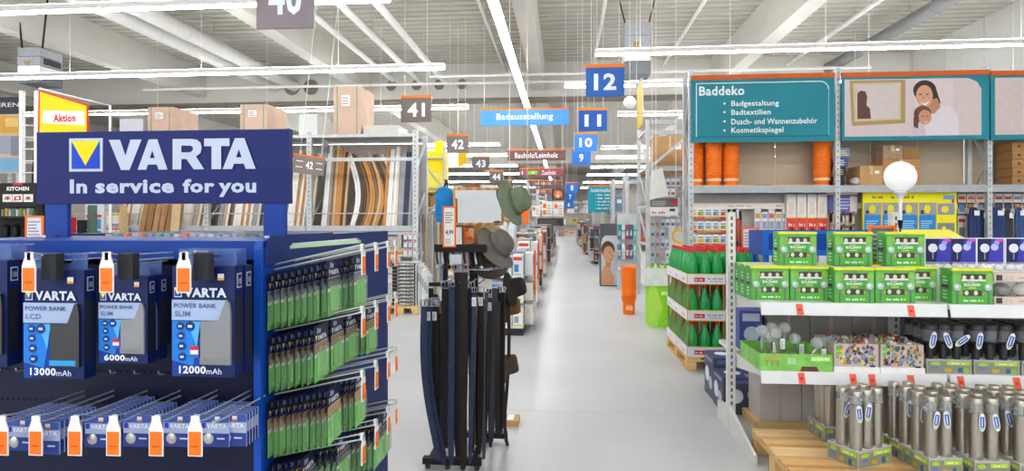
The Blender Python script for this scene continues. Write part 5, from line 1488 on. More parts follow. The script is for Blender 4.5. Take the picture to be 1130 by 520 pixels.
def carton(u0, u1, v0, v1, Y, d, label, m=CARD, name='carton', cat='box', group=None, z=None, tape=True):
    a = at(u0, v1, Y); c = at(u1, v0, Y); z0 = a.z if z is None else z
    b = MB().box(a.x, c.x, Y, Y + d, z0, c.z, m)
    if tape:
        xm = (a.x + c.x) / 2; b.box(xm - .02, xm + .02, Y - .001, Y + d + .001, z0 + (c.z - z0) * .55, c.z + .001, CARDL)
        Face(b, (a.x, Y - .001, z0), XR, ZU).rect((c.x - a.x) * .65, (c.x - a.x) * .85, (c.z - z0) * .6, (c.z - z0) * .75, WHITE, 1)
    o = b.build(name)
    return tag(o, label, cat, group)
carton(949, 974, 183, 205, 7.76, .3, 'brown carton with open side on the upper level left of the disc lamp', CARD, z=bz1)
carton(974.5, 1015, 176, 205, 7.78, .3, 'large brown carton behind the white disc lamp', mat('#b98a58', .85, var=.06), z=bz1)
carton(974.5, 996, 160, 176, 7.8, .2, 'small carton with red print on top of the large carton', mat('#a98a70', .8, var=.15, scale=30))
carton(996.5, 1015, 163, 176, 7.8, .25, 'dark brown carton on top of the large brown carton', mat('#9a7448', .85, var=.06), tape=False)
b = MB().ball((X_at(950, 7.75), 7.85, bz1 + .055), .085, mat('#d9cfd0', .6, var=.2, scale=20), 12, 7, .65); tag(b.build('white_sack'), 'crumpled white and red sack on the upper level', 'bag')
for q in range(4):
    u0 = 919 + q * 2.4; Y = 7.78
    a = at(u0, 205, Y); b = MB().box(a.x, a.x + .14, Y + q * .01, Y + .2, bz1 + q * .12, bz1 + (q + 1) * .12 - .003, flat(('#20222c', '#2c2f3c', '#4a5a80', '#7a8ab0')[q])); Face(b, (a.x, Y + q * .01, bz1 + q * .12), XR, ZU).lines(.02, .12, .02, .1, 3, flat(('#8a3a3a', '#c9b060', '#dfe4f0', '#e6d060')[q]), 1)
    tag(b.build('boxed_goods'), 'small dark printed box stacked beside the second rack post, %s from below' % ORD[q], 'box')
for q in range(5):
    x0 = X_at(1117, 7.77); b = MB().box(x0 + .003 * (q % 2), x0 + .42, 7.77, 8.05, bz1 + q * .105, bz1 + (q + 1) * .105 - .004, mat('#a97f52', .85, var=.05)); Face(b, (x0 + .05, 7.77, bz1 + q * .105), XR, ZU).disc(.03, .05, .018, flat('#5c4028'), 1, 8)
    tag(b.build('flat_carton'), 'flat brown carton in the stack at the right picture edge, %s from below' % ORD[q], 'box')

# ---- hanging goods below the beam
HYY = AY + .22
def hang_pack(key, w_, h, body, pic, foot):
    t = thing('hanging_pack', 'pack', 'package', (0, 0, 0))
    MB().box(-w_ / 2, w_ / 2, 0, .02, -h, -.018, flat(body)).build('pouch', t, world=False)
    MB().prism([(-w_ / 2, -.018), (w_ / 2, -.018), (w_ * .12, 0), (-w_ * .12, 0)], 1, .008, .012, flat(body)).build('header', t, world=False)
    b = MB(); f = Face(b, (-w_ / 2, 0, -h), XR, ZU)
    f.rect(w_ * .12, w_ * .88, h * .3, h * .6, flat(pic), 1); f.rect(0, w_, 0, h * .2, flat(foot), 1); f.rect(w_ * .15, w_ * .8, h * .68, h * .78, flat('#6a7aa0'), 1); f.disc(w_ * .7, h * .45, w_ * .14, flat('#f0d040'), 2, 8)
    b.build('print', t, world=False)
    MB().tube([(0, .01, -.008), (0, AY + AD - .01 - HYY, -.006)], .003, CHROME, 4).build('hook', t, world=False)
    return Proto(t)
HPK = [hang_pack(0, .094, .15, '#f0ede6', '#e9c93a', '#e04a2a'), hang_pack(1, .094, .15, '#e6e9ee', '#5a86c0', '#f08a20'), hang_pack(2, .094, .15, '#f4f0e0', '#7aa03a', '#e8503a'), hang_pack(3, .094, .15, '#e9e2da', '#a8623a', '#d83a3a'), hang_pack(4, .094, .15, '#eef0f2', '#8fa9c8', '#e8a030')]
for r in range(5):
    for q in range(5):
        u = 765 + q * 8.4; p = at(u, 229 + r * 14.8, HYY)
        if r == 4 and q < 1: continue
        HPK[(r * 3 + q * 2 + (r * q) % 3) % 5].put((p.x, HYY, p.z), 'small garden pack on the colourful hook wall, row %s from top, column %s' % (ORD[r], ORD[q]), 'garden packs on the hook wall')
for q in range(6):
    u = 801.5 + q * 3.3; x = X_at(u, HYY)
    t = thing('tool_pole', 'telescopic garden pole with red sleeve, %s from the left' % ORD[q], 'pole', (x, HYY, .78), 'garden poles')
    zt = Z_at(u, 229 + (q % 3) * 2, HYY)
    MB().tube([(x, HYY, .78), (x, HYY + .03, zt - .42)], .016, mat('#3a3c42', .4, var=.06), 8).build('shaft', t)
    MB().tube([(x, HYY + .03, zt - .42), (x, HYY + .035, zt - .12)], .017, (mat('#e8503a', .4), mat('#6a6c70', .4))[q % 3 == 2], 8).build('red_sleeve', t)
    MB().tube([(x, HYY + .035, zt - .12), (x, HYY + .04, zt)], .018, (WHITE, DARK)[q % 2], 8).build('grip', t)
framed_sign(818.5, 837.5, 251, 278, 7.72, 'white paper sign in an orange frame right of the garden poles', False, .78)
for q in range(3):
    x = X_at(822 + q * 6, HYY - .05); b = MB().tube([(x, HYY - .05, .78), (x, HYY - .05, Z_at(822, 278, 7.9))], .034, mat('#e8402a', .4, var=.05), 10); b.tube([(x, HYY - .05, Z_at(822, 278, 7.9)), (x, HYY - .05, Z_at(822, 278, 7.9) + .05)], .015, BLACK, 8)
    tag(b.build('red_canister'), 'slim red canister standing below the orange framed sign', 'canister', 'red canisters')
for q in range(5):
    u0 = 833 + q * 7.6; Y = HYY; a = at(u0, 292, Y); c = at(u0 + 6.6, 231 + 3 * (q % 2), Y)
    b = MB().box(a.x, c.x, Y, Y + .05, .785, c.z, flat(('#e9eaee', '#f0efe9', '#e6e2d8')[q % 3])); f = Face(b, (a.x, Y, a.z), XR, ZU); w_ = c.x - a.x
    f.rect(w_ * .1, w_ * .9, .46, .56, flat('#9aa4c0'), 1); f.lines(w_ * .15, w_ * .85, .1, .4, 6, flat('#b9b7b0'), 1); f.rect(w_ * .1, w_ * .9, .6, .66, flat(('#d8a03a', '#8aa0c8', '#c86a5a')[q % 3]), 1)
    tag(b.build('blister_card'), 'tall pale blister card beside the garden poles, %s from the left' % ORD[q], 'package')
for q in range(4):
    u0 = 868 + q * 11.4; Y = HYY - .06; a = at(u0, 292, Y); c = at(u0 + 10.8, 214.5 + (q % 2), Y); w_ = c.x - a.x
    t = thing('seed_bag', 'tall cream and red seed bag, %s from the left' % ORD[q], 'bag', ((a.x + c.x) / 2, Y, .78), 'seed bags')
    b = MB().prism([(a.x, .78), (c.x, .78), (c.x + .004, 1.4), (c.x - .006, c.z), (a.x + .006, c.z), (a.x - .004, 1.4)], 1, Y, Y + .1, flat('#f0e9df')); b.build('bag_body', t)
    zr = Z_at(u0, 241, Y)
    b = MB(); f = Face(b, (a.x, Y, 0), XR, ZU); f.rect(0, w_, .785, zr, flat('#e84a32'), 1); f.rect(0, w_, zr, zr + .012, flat('#f0c030'), 2); f.marks(w_ * .2, w_ * .85, zr - .1, zr - .06, flat('#ffe9dc'), 2, 5); f.rect(w_ * .3, w_ * .75, zr - .17, zr - .12, flat('#6a2a22'), 2)
    f.lines(w_ * .2, w_ * .8, zr + .06, zr + .22, 8, flat('#d6bfa4'), 1); f.rect(w_ * .1, w_ * .9, zr + .27, zr + .31, flat('#c9ccd8'), 1)
    b.build('print', t)
a = at(912, 236, HYY); c = at(946, 215, HYY)
b = MB().box(a.x, c.x, HYY, HYY + .02, a.z, c.z, flat('#6a68b4')); Face(b, (a.x, HYY, a.z), XR, ZU).lines(.12, .32, .06, .22, 4, flat('#c9c9ec'), 1)
b.box(c.x - .09, c.x, HYY - .003, HYY, a.z, c.z - .02, flat('#dfd6d0')); b.box(a.x, c.x, HYY - .005, HYY + .02, c.z, c.z + .05, flat('#f4dcc0')); b.box(a.x + .05, a.x + .07, HYY + .02, AY + AD - .008, a.z + .05, a.z + .07, STEEL)
tag(b.build('info_board'), 'purple information board behind the second rack post', 'sign')
for q in range(6):
    u = 917 + (q % 3) * 11; p = at(u, 240 + 14 * (q // 3), HYY - .02)
    t = thing('spray_tool', 'black spray tool with orange knobs behind the blue trough, %s row, %s' % ('upper' if q < 3 else 'lower', ('left', 'middle', 'right')[q % 3]), 'tool', (p.x, HYY, p.z - .1), 'spray tools')
    MB().box(p.x - .055, p.x + .055, HYY, HYY + .02, p.z - .1, p.z + .02, flat('#d9cbb8')).build('backing_card', t)
    MB().tube([(p.x, HYY - .02, p.z - .07), (p.x, HYY - .02, p.z + .05), (p.x + .04, HYY - .03, p.z + .07)], [.018, .014, .008], BLACK, 8).build('tool_body', t)
    MB().ball((p.x - .005, HYY - .035, p.z + .06), .014, ORANGE, 8, 5).build('knob', t); MB().ball((p.x, HYY - .035, p.z - .06), .012, ORANGE, 8, 5).build('knob', t)
    MB().tube([(p.x, HYY + .02, p.z), (p.x, AY + AD - .009, p.z)], .003, CHROME, 4).build('hook', t)
# ---- yellow product board
a = at(952.5, 262, AY + .1); c = at(1055.5, 212, AY + .1); Y = AY + .1
t = thing('product_board', 'large yellow product board with blue picture panels behind the disc lamp', 'sign', ((a.x + c.x) / 2, Y, a.z))
MB().box(a.x, c.x, Y, Y + .03, .785, c.z, flat('#f4e61e')).build('board', t)
W = c.x - a.x; H = c.z - a.z
b = MB(); f = Face(b, (a.x, Y, a.z), XR, ZU)
f.marks(W * .1, W * .22, H * .86, H * .92, flat('#6a6a20'), 1, 8); f.marks(W * .3, W * .55, H * .86, H * .92, flat('#6a6a20'), 1, 16); f.rect(W * .86, W * .98, H * .84, H * .93, flat('#6aa0d8'), 1)
b.build('lettering', t)
for q in range(5):
    xa, xb = W * (.01 + .197 * q), W * (.01 + .197 * q + .18)
    b = MB(); f = Face(b, (a.x, Y, a.z), XR, ZU)
    if q < 4:
        f.rect(xa, xb, H * .15, H * .5, flat('#2a86c8'), 1); f.rect(xa, xb, H * .5, H * .77, flat('#9aa09a'), 1); f.disc((xa + xb) / 2, H * .63, W * .035, flat('#f0d820'), 2, 10, H * .1); f.rect(xa + W * .02, xa + W * .05, H * .52, H * .6, flat('#3a3a30'), 2); f.lines(xa + W * .02, xb - W * .03, H * .2, H * .4, 4, flat('#9ac8ee'), 2)
        f.rect(xb, xb + W * .008, H * .12, H * .78, flat('#f08a20'), 2); f.rect(xa, xb, H * .06, H * .14, flat(('#e8e4d0', '#d83a3a', '#e6e6e2', '#9ac8ee')[q]), 2)
    else:
        f.rect(xa, xb, H * .5, H * .75, flat('#8a9aa8'), 1); f.disc(xa + W * .08, H * .62, W * .04, flat('#f0d820'), 2, 10); f.rect(xb - W * .03, xb, H * .76, H * .84, flat('#e03a3a'), 2); b.build('picture_panel', t); b = MB(); f = Face(b, (a.x, Y, a.z), XR, ZU); f.rect(xa, xb, H * .1, H * .32, flat('#7a8a8a'), 1); f.disc(xa + W * .07, H * .2, W * .025, flat('#f0d820'), 2, 10)
    b.build('picture_panel', t)
# ---- goods to the right of the yellow board
gr_ = random.Random(5)
for q in range(16):
    u0 = 1057 + (q % 8) * 10.2; row = q // 8
    Y = HYY + .02; a = at(u0, (236, 264)[row], Y); c = at(u0 + 9, (214, 238)[row], Y); w_ = c.x - a.x; H = c.z - a.z
    b = MB().box(a.x, c.x, Y, Y + .03, a.z, c.z, flat(gr_.choice(('#efe6dc', '#e6e2e0', '#ecd9c4', '#dfe3ea')))); f = Face(b, (a.x, Y, a.z), XR, ZU)
    f.rect(w_ * .15, w_ * .85, H * .1, H * .5, flat(gr_.choice(('#4a5266', '#8a8f9a', '#5f86b8', '#b8865a'))), 1); f.rect(w_ * .1, w_ * .9, H * .72, H * .86, flat(gr_.choice(('#e8703a', '#8a98b8', '#c84a3a'))), 1)
    b.tube([((a.x + c.x) / 2, Y + .03, c.z - .02), ((a.x + c.x) / 2, AY + AD - .009, c.z - .02)], .003, CHROME, 4)
    tag(b.build('hanging_card'), 'pale hanging product card right of the yellow board, %s row, %s from left' % (('upper', 'lower')[row], ORD[q % 8]), 'package', 'product cards right of the yellow board')
for q, (u, w_) in enumerate(((1074, .15), (1084, .1), (1100, .17), (1112, .1), (1124, .12))):
    Y = HYY - .12; a = at(u - w_ * 40, 268, Y); zt = Z_at(u, 229 + 3 * (q % 2), Y); x = a.x
    t = thing('folded_awning', 'navy folded fabric bundle right of the yellow board, %s from left' % ORD[q], 'fabric', (x + w_ / 2, Y, .785), 'navy fabric bundles')
    NB = mat(('#2c3c68', '#23304e', '#2e4272', '#3a3c40', '#3c5686')[q], .7, var=.1, scale=14, bump=.2)
    for j in range(3):
        MB().tube([(x + w_ * (.2 + .3 * j), Y + .01 * j, .785), (x + w_ * (.22 + .28 * j), Y, zt - .12), (x + w_ * (.35 + .15 * j), Y + .02, zt)], [w_ * .22, w_ * .2, w_ * .1], NB, 8).build('fold', t)
    b = MB().box(x + w_ * .3, x + w_ * .7, Y - .05, Y - .045, zt - .1, zt - .04, WHITE); b.build('paper_tag', t)
# ---- blue trough behind the green boxes
Y = 5.55; x0, x1 = X_at(842, Y), X_at(985.5, Y); z0, z1 = Z_at(842, 282, Y), Z_at(842, 254.5, Y)
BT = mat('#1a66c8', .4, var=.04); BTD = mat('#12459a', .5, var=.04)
t = thing('blue_trough', 'long bright blue metal trough behind the green light boxes', 'trough', ((x0 + x1) / 2, Y, 0))
MB().box(x0, x1, Y, Y + .012, z1 - .03, z1, BT).build('front_rim', t); MB().box(x0, x1, Y, Y + .012, z0, z0 + .05, BT).build('front_rim', t)
for x in (x0, x1 - .05): MB().box(x, x + .05, Y, Y + .012, z0 + .05, z1 - .03, BT).build('front_stile', t)
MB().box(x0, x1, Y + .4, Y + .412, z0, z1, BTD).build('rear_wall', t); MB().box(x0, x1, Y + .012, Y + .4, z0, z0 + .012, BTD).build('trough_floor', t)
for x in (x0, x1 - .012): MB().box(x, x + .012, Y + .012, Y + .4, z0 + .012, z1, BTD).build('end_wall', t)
for x in (x0 + .02, x1 - .06):
    for y in (Y + .02, Y + .35): MB().box(x, x + .04, y, y + .04, 0, z0, BT).build('leg', t)
# yellow and pale blue slanted board
Y = 5.6; a = at(992, 266, Y); c = at(1068, 254, Y)
t = thing('slanted_board', 'slanted yellow and pale blue advertising board behind the bulb boxes', 'sign', ((a.x + c.x) / 2, Y, 0))
b = MB(); vs = [(a.x - .1, Y, a.z - .05), (c.x + .1, Y, a.z - .05), (c.x, Y + .25, c.z), (a.x - .1, Y + .25, c.z)]
b.add(vs + [(x, y + .02, z - .02) for x, y, z in vs], [(0, 1, 2, 3), (7, 6, 5, 4), (4, 5, 1, 0), (5, 6, 2, 1), (6, 7, 3, 2), (7, 4, 0, 3)], flat('#f2e860')); b.build('board', t)
b = MB(); n_ = Vector((0, -.4, 1)).normalized() * .002
v2 = [Vector(vs[0]), Vector(vs[1]), Vector(vs[1]).lerp(Vector(vs[2]), .5), Vector(vs[0]).lerp(Vector(vs[3]), .5)]
b.add([v + n_ for v in v2], [(0, 1, 2, 3)], flat('#8fcbee')); b.build('blue_stripe', t)
for x in (a.x, c.x - .1): MB().box(x, x + .03, Y + .2, Y + .23, 0, c.z - .06, STEEL).build('leg', t)
# small goods under the trough at the rack
for q in range(10):
    u0 = 840 + q * 12; a = at(u0, 300, HYY); c = at(u0 + 9, 268, HYY)
    b = MB().box(a.x, c.x, HYY - .1, HYY, .785, c.z - .03 * (q % 3), flat(('#d9dbe0', '#33363e', '#e4e0d8', '#2f6ab8', '#c9ccd2')[q % 5])); Face(b, (a.x, HYY - .1, .785), XR, ZU).lines(.015, .1, .05, .3, 4, flat('#9aa0ac'), 1)
    tag(b.build('shelf_box'), 'boxed goods on the rack shelf seen under the blue trough, %s from left' % ORD[q], 'box', 'boxes under the trough')

# ================================================================ second rack beyond the number twelve aisle
BY0, BY1 = 11.6, 12.95
t = thing('pallet_rack', 'tall open steel rack with diagonal braces beyond the bottle pallet', 'rack', (2.6, 12.3, 0))
for x in (1.62, 3.4):
    for y in (BY0, BY1):
        MB().box(x - .035, x + .035, y, y + .07, 0, 3.55, ZINC).build('upright', t)
    for q in range(4):
        z = .4 + .75 * q
        MB().bar((x, BY0 + .07, z), (x, BY1, z + .7), .035, .035, ZINC).build('brace', t)
        MB().bar((x, BY0 + .07, z + .72), (x, BY1, z + .72), .035, .035, ZINC).build('brace', t)
for z in (.5, 1.9, 2.55, 3.45):
    for y in (BY0 + .01, BY1 + .01):
        MB().box(1.66, 3.36, y, y + .05, z, z + .09, GREYB).build('beam', t)
MB().box(1.66, 3.36, BY0 + .07, BY1, 2.57, 2.6, mat('#b98c5c', .7)).build('shelf_panel', t)
MB().box(1.66, 3.36, BY0 + .5, BY0 + .52, .1, 2.5, mat('#c9c7c4', .6)).build('peg_panel', t)
MB().bar((1.66, BY0 + .03, 2.62), (2.6, BY0 + .03, 3.4), .05, .05, ZINC).build('brace', t)
carton(722, 757, 150, 186, 11.9, .6, 'brown carton stack on the upper level of the open rack', mat('#b9946a', .85, var=.06), z=2.6)
MBX = [('#c9ced6', '#6a86a8'), ('#b9c2cc', '#3f5f86'), ('#dfe0e0', '#8a8a88'), ('#a9b4c0', '#c86a4a'), ('#e2e4e8', '#5a7aa8')]
for r in range(9):
    for q in range(7):
        x = 1.70 + q * .098; z = 2.42 - r * .2
        if (r * 7 + q * 3) % 11 == 0: continue
        c1, c2 = MBX[(r * 5 + q * 3) % 5]
        b = MB().box(x, x + .08, BY0 + .2, BY0 + .23, z - .16, z, flat(c1)); Face(b, (x, BY0 + .2, z - .16), XR, ZU).rect(.01, .07, .03, .09, flat(c2), 1); b.tube([(x + .04, BY0 + .23, z - .01), (x + .04, BY0 + .5, z - .01)], .004, CHROME, 4)
        tag(b.build('bath_accessory_pack'), 'grey blue accessory pack hanging in the open rack, row %s from top' % ORD[r], 'package', 'accessory packs in the open rack')
# white hanging paper and info sign at its corner
a = at(717.5, 238, 9.6); c = at(748, 219, 9.6)
t = thing('info_sign', 'white and grey hanging sign in front of the open rack', 'sign', ((a.x + c.x) / 2, 9.6, a.z))
MB().box(a.x, c.x, 9.6, 9.615, a.z, c.z, flat('#e9e9ec')).build('panel', t)
b = MB(); f = Face(b, (a.x, 9.6, a.z), XR, ZU); W = c.x - a.x; H = c.z - a.z; f.rect(0, W, H * .5, H, flat('#6c6a6e'), 1); f.rect(W * .76, W * .96, H * .62, H * .92, flat('#c8324a'), 2); f.lines(W * .06, W * .6, H * .6, H * .9, 3, flat('#b9b9bc'), 2); f.marks(W * .06, W * .55, H * .1, H * .26, flat('#d84a5a'), 1); f.rect(W * .7, W * .9, H * .25, H * .4, flat('#4a4a50'), 1); b.build('print', t)
hang(t, a.x, c.x, 9.6, c.z, .03)
p = at(724, 203, 9.3)
t = thing('paper_sheet', 'white paper sheet hanging askew above the grey hanging sign', 'paper', p)
b = MB().add([(p.x - .1, 9.3, p.z - .25), (p.x + .2, 9.36, p.z - .18), (p.x + .1, 9.33, p.z + .25), (p.x - .08, 9.3, p.z + .2), (p.x - .1, 9.304, p.z - .25), (p.x + .2, 9.364, p.z - .18), (p.x + .1, 9.334, p.z + .25), (p.x - .08, 9.304, p.z + .2)], [(0, 1, 2, 3), (7, 6, 5, 4), (4, 5, 1, 0), (5, 6, 2, 1), (6, 7, 3, 2), (7, 4, 0, 3)], WHITE); b.build('sheet', t)
MB().tube([(p.x, 9.31, p.z + .22), (p.x, 9.31, ROOF)], .004, HOUS, 4).build('suspension_wire', t)
# clear bagged set with yellow ring at rack corner
p = at(749, 262, 8.9)
t = thing('bagged_set', 'clear bagged pool set with a yellow ring hanging left of the garden packs', 'package', p)
MB().box(p.x - .14, p.x + .13, 8.9, 8.94, p.z - .36, p.z + .14, mat('#d9dde2', .2, alpha=.7, var=.05)).build('clear_bag', t)
b = MB(); f = Face(b, (p.x, 8.9, p.z), XR, ZU); f.ring(0, .02, .11, .035, flat('#f0b030'), 1); f.lines(-.11, .1, -.3, -.12, 5, flat('#8a97a8'), 1); f.rect(.02, .12, -.28, -.2, flat('#4a8ac8'), 2); b.build('print', t)
MB().tube([(p.x, 8.92, p.z + .14), (p.x, 8.92, 1.95), (1.62, 8.1, 1.98)], .004, CHROME, 4).build('hook', t)
# ================================================================ moulding rack on the left
MY = 10.3; MD = .8
PX = (-2.63, -4.58, -6.53, -8.48, -10.43)
for i in range(4):
    t = thing('moulding_rack', 'grey steel rack bay filled with upright wooden mouldings, %s from the aisle' % ORD[i], 'rack', ((PX[i] + PX[i + 1]) / 2, MY + .4, 0))
    x1, x0 = PX[i], PX[i + 1]
    for y in (MY, MY + MD - .08):
        for x in ((x1, x0) if i == 3 else (x1,)):
            MB().box(x - .045, x + .045, y, y + .08, 0, 3.2, ZINC).build('upright', t)
            b = MB(); f = Face(b, (x, y, 0), XR, ZU)
            for q in range(34): f.rect(-.012, .012, .5 + q * .08, .53 + q * .08, flat('#7c8082'), 1)
            if y == MY: o = b.build('slots', t); o['kind'] = 'stuff'
    for z in (.6, 1.6, 2.5):
        MB().bar((x1, MY + .08, z), (x1, MY + MD - .08, z + .5), .03, .03, ZINC).build('brace', t)
    for z0, z1 in ((2.66, 2.72), (3.09, 3.14)):
        for y in (MY + .01, MY + MD - .06):
            MB().box(x0 + .05, x1 - .05, y, y + .05, z0, z1, ZINC).build('beam', t)
    MB().box(x0 + .05, x1 - .05, MY + .06, MY + MD - .07, 3.12, 3.14, mat('#b9b6b0', .6)).build('top_deck', t)
    b = MB().box(x0 + .05, x1 - .05, MY - .02, MY + .02, 1.34, 1.50, mat('#b4b7b9', .5, .2, var=.04)); f = Face(b, (x0 + .05, MY - .02, 1.34), XR, ZU); f.rect(0, x1 - x0 - .1, .05, .065, flat('#77797c'), 1)
    b.build('trough_front', t)
    MB().box(x0 + .05, x1 - .05, MY + .02, MY + MD - .08, 1.34, 1.36, ZINC).build('trough_floor', t)
    MB().box(x0 + .05, x1 - .05, MY + MD - .08, MY + MD - .05, 1.34, 3.05, mat('#b3aaa0', .7, var=.05)).build('rear_panel', t)
    MB().tube([(x0 + .05, MY + .05, 1.72), (x1 - .05, MY + .05, 1.72)], .012, STEEL, 6).build('guard_rail', t)
    for z in (.5, .95):
        MB().box(x0 + .05, x1 - .05, MY, MY + MD - .06, z, z + .04, SHELF).build('shelf_board', t)
MC = {'white': '#e9e7e3', 'brown': '#8a6848', 'orange': '#c98a48', 'grey': '#9a9a9e', 'tan': '#c9a67c', 'dark': '#5a4436', 'navy': '#3a4760', 'cream': '#dccdb6'}
def moulding(x, h, w_, d_, colr, bow, lean, bay, y=None):
    y = y if y is not None else MY + .12
    m = mat(MC[colr], .5, var=.06, scale=3, stretch=(8, 8, .5))
    n = 8 if bow else 2; vs = []; fs = []
    for i in range(n + 1):
        s_ = i / n; z = 1.361 + h * s_; dx = lean * s_ + bow * math.sin(math.pi * s_) ; dy = .3 * s_
        for sx, sy in ((0, 0), (w_, 0), (w_, d_), (0, d_)): vs.append((x + dx + sx, y + dy + sy, z))
    for i in range(n):
        for j in range(4): fs.append((i * 4 + j, i * 4 + (j + 1) % 4, i * 4 + 4 + (j + 1) % 4, i * 4 + 4 + j))
    fs += [(3, 2, 1, 0), (n * 4, n * 4 + 1, n * 4 + 2, n * 4 + 3)]
    st_ = 'curved ' if abs(bow) > .03 else ''
    tag(MB().add(vs, fs, m).build('timber_strip'), '%s%s moulding strip standing in the %s rack bay from the aisle' % (st_, colr, ORD[bay]), 'moulding', 'mouldings in the %s rack bay' % ORD[bay])
seq = ['white', 'white', 'grey', 'brown', 'tan', 'orange', 'orange', 'dark', 'tan', 'white', 'white', 'dark', 'dark', 'brown', 'orange', 'orange', 'brown', 'tan', 'orange', 'dark', 'brown', 'grey', 'cream', 'orange', 'white', 'white', 'white', 'cream', 'grey', 'grey', 'navy', 'navy', 'grey', 'grey', 'grey']
for i, c_ in enumerate(seq):
    x = -4.42 + i * .0505
    cv = 9 <= i <= 22
    moulding(x + (0.05 if cv else 0), 1.58 + RND.uniform(-.1, .06) - (.12 if cv else 0), .047 + RND.uniform(-.006, .004), .03, c_, (.17 + .004 * (i - 9)) if cv else 0, (-.13 if cv else RND.uniform(.0, .03)), 0)
for i in range(36):
    x = -6.42 + i * .051
    c_ = ('grey', 'white', 'white', 'orange', 'white', 'cream', 'white', 'grey', 'dark', 'white', 'white', 'grey', 'navy', 'white', 'tan', 'brown', 'white', 'orange', 'grey', 'brown')[(i * 7) % 20]
    moulding(x, 1.45 + RND.uniform(-.15, .12), .046 + RND.uniform(-.006, .004), .03, c_, 0, .05 + RND.uniform(-.012, .012), 1)
for i in range(34):
    x = -8.35 + i * .051
    c_ = ('white', 'cream', 'white', 'brown', 'grey', 'white', 'white', 'tan', 'white', 'orange')[(i * 3) % 10]
    moulding(x, 1.45 + RND.uniform(-.15, .12), .046, .03, c_, 0, .07 + RND.uniform(-.015, .015), 2)
for i in range(6):     # broad brown boards leaning in front
    x = -7.85 + i * .12; Y = MY - .35; m = mat(('#a87e56', '#9a7048', '#b48a60')[i % 3], .6, var=.08, scale=2, stretch=(8, 8, .5))
    b = MB(); vs = [(x + .0, Y, .0), (x + .1, Y, .0), (x + .1, Y + .03, .0), (x, Y + .03, 0)]; vs += [(a_ + .18, b_ + .28, 1.98 - .03 * i) for a_, b_, c_ in vs]
    b.add(vs, [(3, 2, 1, 0), (4, 5, 6, 7), (0, 1, 5, 4), (1, 2, 6, 5), (2, 3, 7, 6), (3, 0, 4, 7)], m)
    tag(b.build('leaning_board'), 'broad brown board leaning against the moulding rack, %s from the left' % ORD[i], 'board')
b = MB(); x = -7.1; Y = MY - .35
vs = [(x + .0, Y, .0), (x + .16, Y, .0), (x + .16, Y + .03, .0), (x, Y + .03, 0)]; vs += [(a_ - .03, b_ + .28, 1.97) for a_, b_, c_ in vs]
b.add(vs, [(3, 2, 1, 0), (4, 5, 6, 7), (0, 1, 5, 4), (1, 2, 6, 5), (2, 3, 7, 6), (3, 0, 4, 7)], mat('#cdb388', .6, var=.06)); tag(b.build('leaning_board'), 'pale yellowish board leaning upright beside the brown ones', 'board')
# ---- cartons on top of the rack
def crate(u0, u1, v0, v1, d, label, m, Y=MY + .02, zb=3.141, strap=True):
    a = at(u0, v1, Y); c = at(u1, v0, Y)
    t = thing('wrapped_carton', label, 'box', ((a.x + c.x) / 2, Y, zb))
    MB().box(a.x, c.x, Y, Y + d, zb, c.z, m).build('carton', t)
    if strap:
        for q in (.14, .86):
            x = a.x + (c.x - a.x) * q; MB().box(x - .01, x + .01, Y - .003, Y + d + .003, zb, c.z + .003, flat('#7aa07a')).build('strap', t)
        b = MB(); f = Face(b, (a.x, Y, zb), XR, ZU); W = c.x - a.x; H = c.z - zb; f.rect(W * .3, W * .6, H * .6, H * .82, flat('#e9e6e4'), 1); f.lines(W * .33, W * .57, H * .63, H * .8, 3, flat('#9a9490'), 2); b.build('paper_label', t)
PKC = mat('#cdb09c', .75, var=.06, scale=3)
crate(368, 398, 95, 145, .75, 'tall wrapped brown carton on top of the rack beside sign forty-one', PKC)
crate(265, 295, 115, 146, .75, 'strapped pinkish carton on top of the rack above the blue header board', PKC)
crate(163, 191, 118, 146, .75, 'wrapped carton with white label on top of the rack, furthest left', mat('#c9aa98', .75, var=.08, scale=4))
crate(132, 158, 131, 146, .7, 'low white and purple printed carton on top of the rack', flat('#cfcbd4'), strap=False)
crate(330, 350, 126, 146, .6, 'pale green white bundle on top of the rack', flat('#d3d8d2'), strap=False)
crate(401, 440, 138, 146, .6, 'flat pale bundle on top of the rack next to the tall carton', flat('#c9c4bc'), strap=False)
# ---- angled aisle sign 42
p = at(322, 190, 9.7)
t = thing('angled_sign', 'grey angled rack sign with orange edge reading forty-two', 'sign', p)
MB().box(0, .52, 0, .02, 0, .30, flat('#7d766f')).build('panel', t, world=False); MB().box(0, .52, -.004, .024, .30, .325, ORANGE).build('top_strip', t, world=False)
b = MB(); f = Face(b, (0, 0, 0), XR, ZU); f.text('42', .21, .33, .09, .22, WHITE, 2, .03)
b.build('lettering', t, world=False)
for x0_, x1_ in ((.05, .16), (.38, .48)):
    for z_ in (.1, .2): 
        b = MB(); Face(b, (0, 0, 0), XR, ZU).rect(x0_, x1_, z_, z_ + .015, WHITE, 2); b.build('mark', t, world=False)
t.rotation_euler = (0, math.radians(6), math.radians(28))
MB().tube([(.1, .01, .32), (.1, .01, 4.4)], .005, HOUS, 4).build('suspension_wire', t, world=False); MB().tube([(.45, .01, .32), (.45, .01, 4.4)], .005, HOUS, 4).build('suspension_wire', t, world=False)
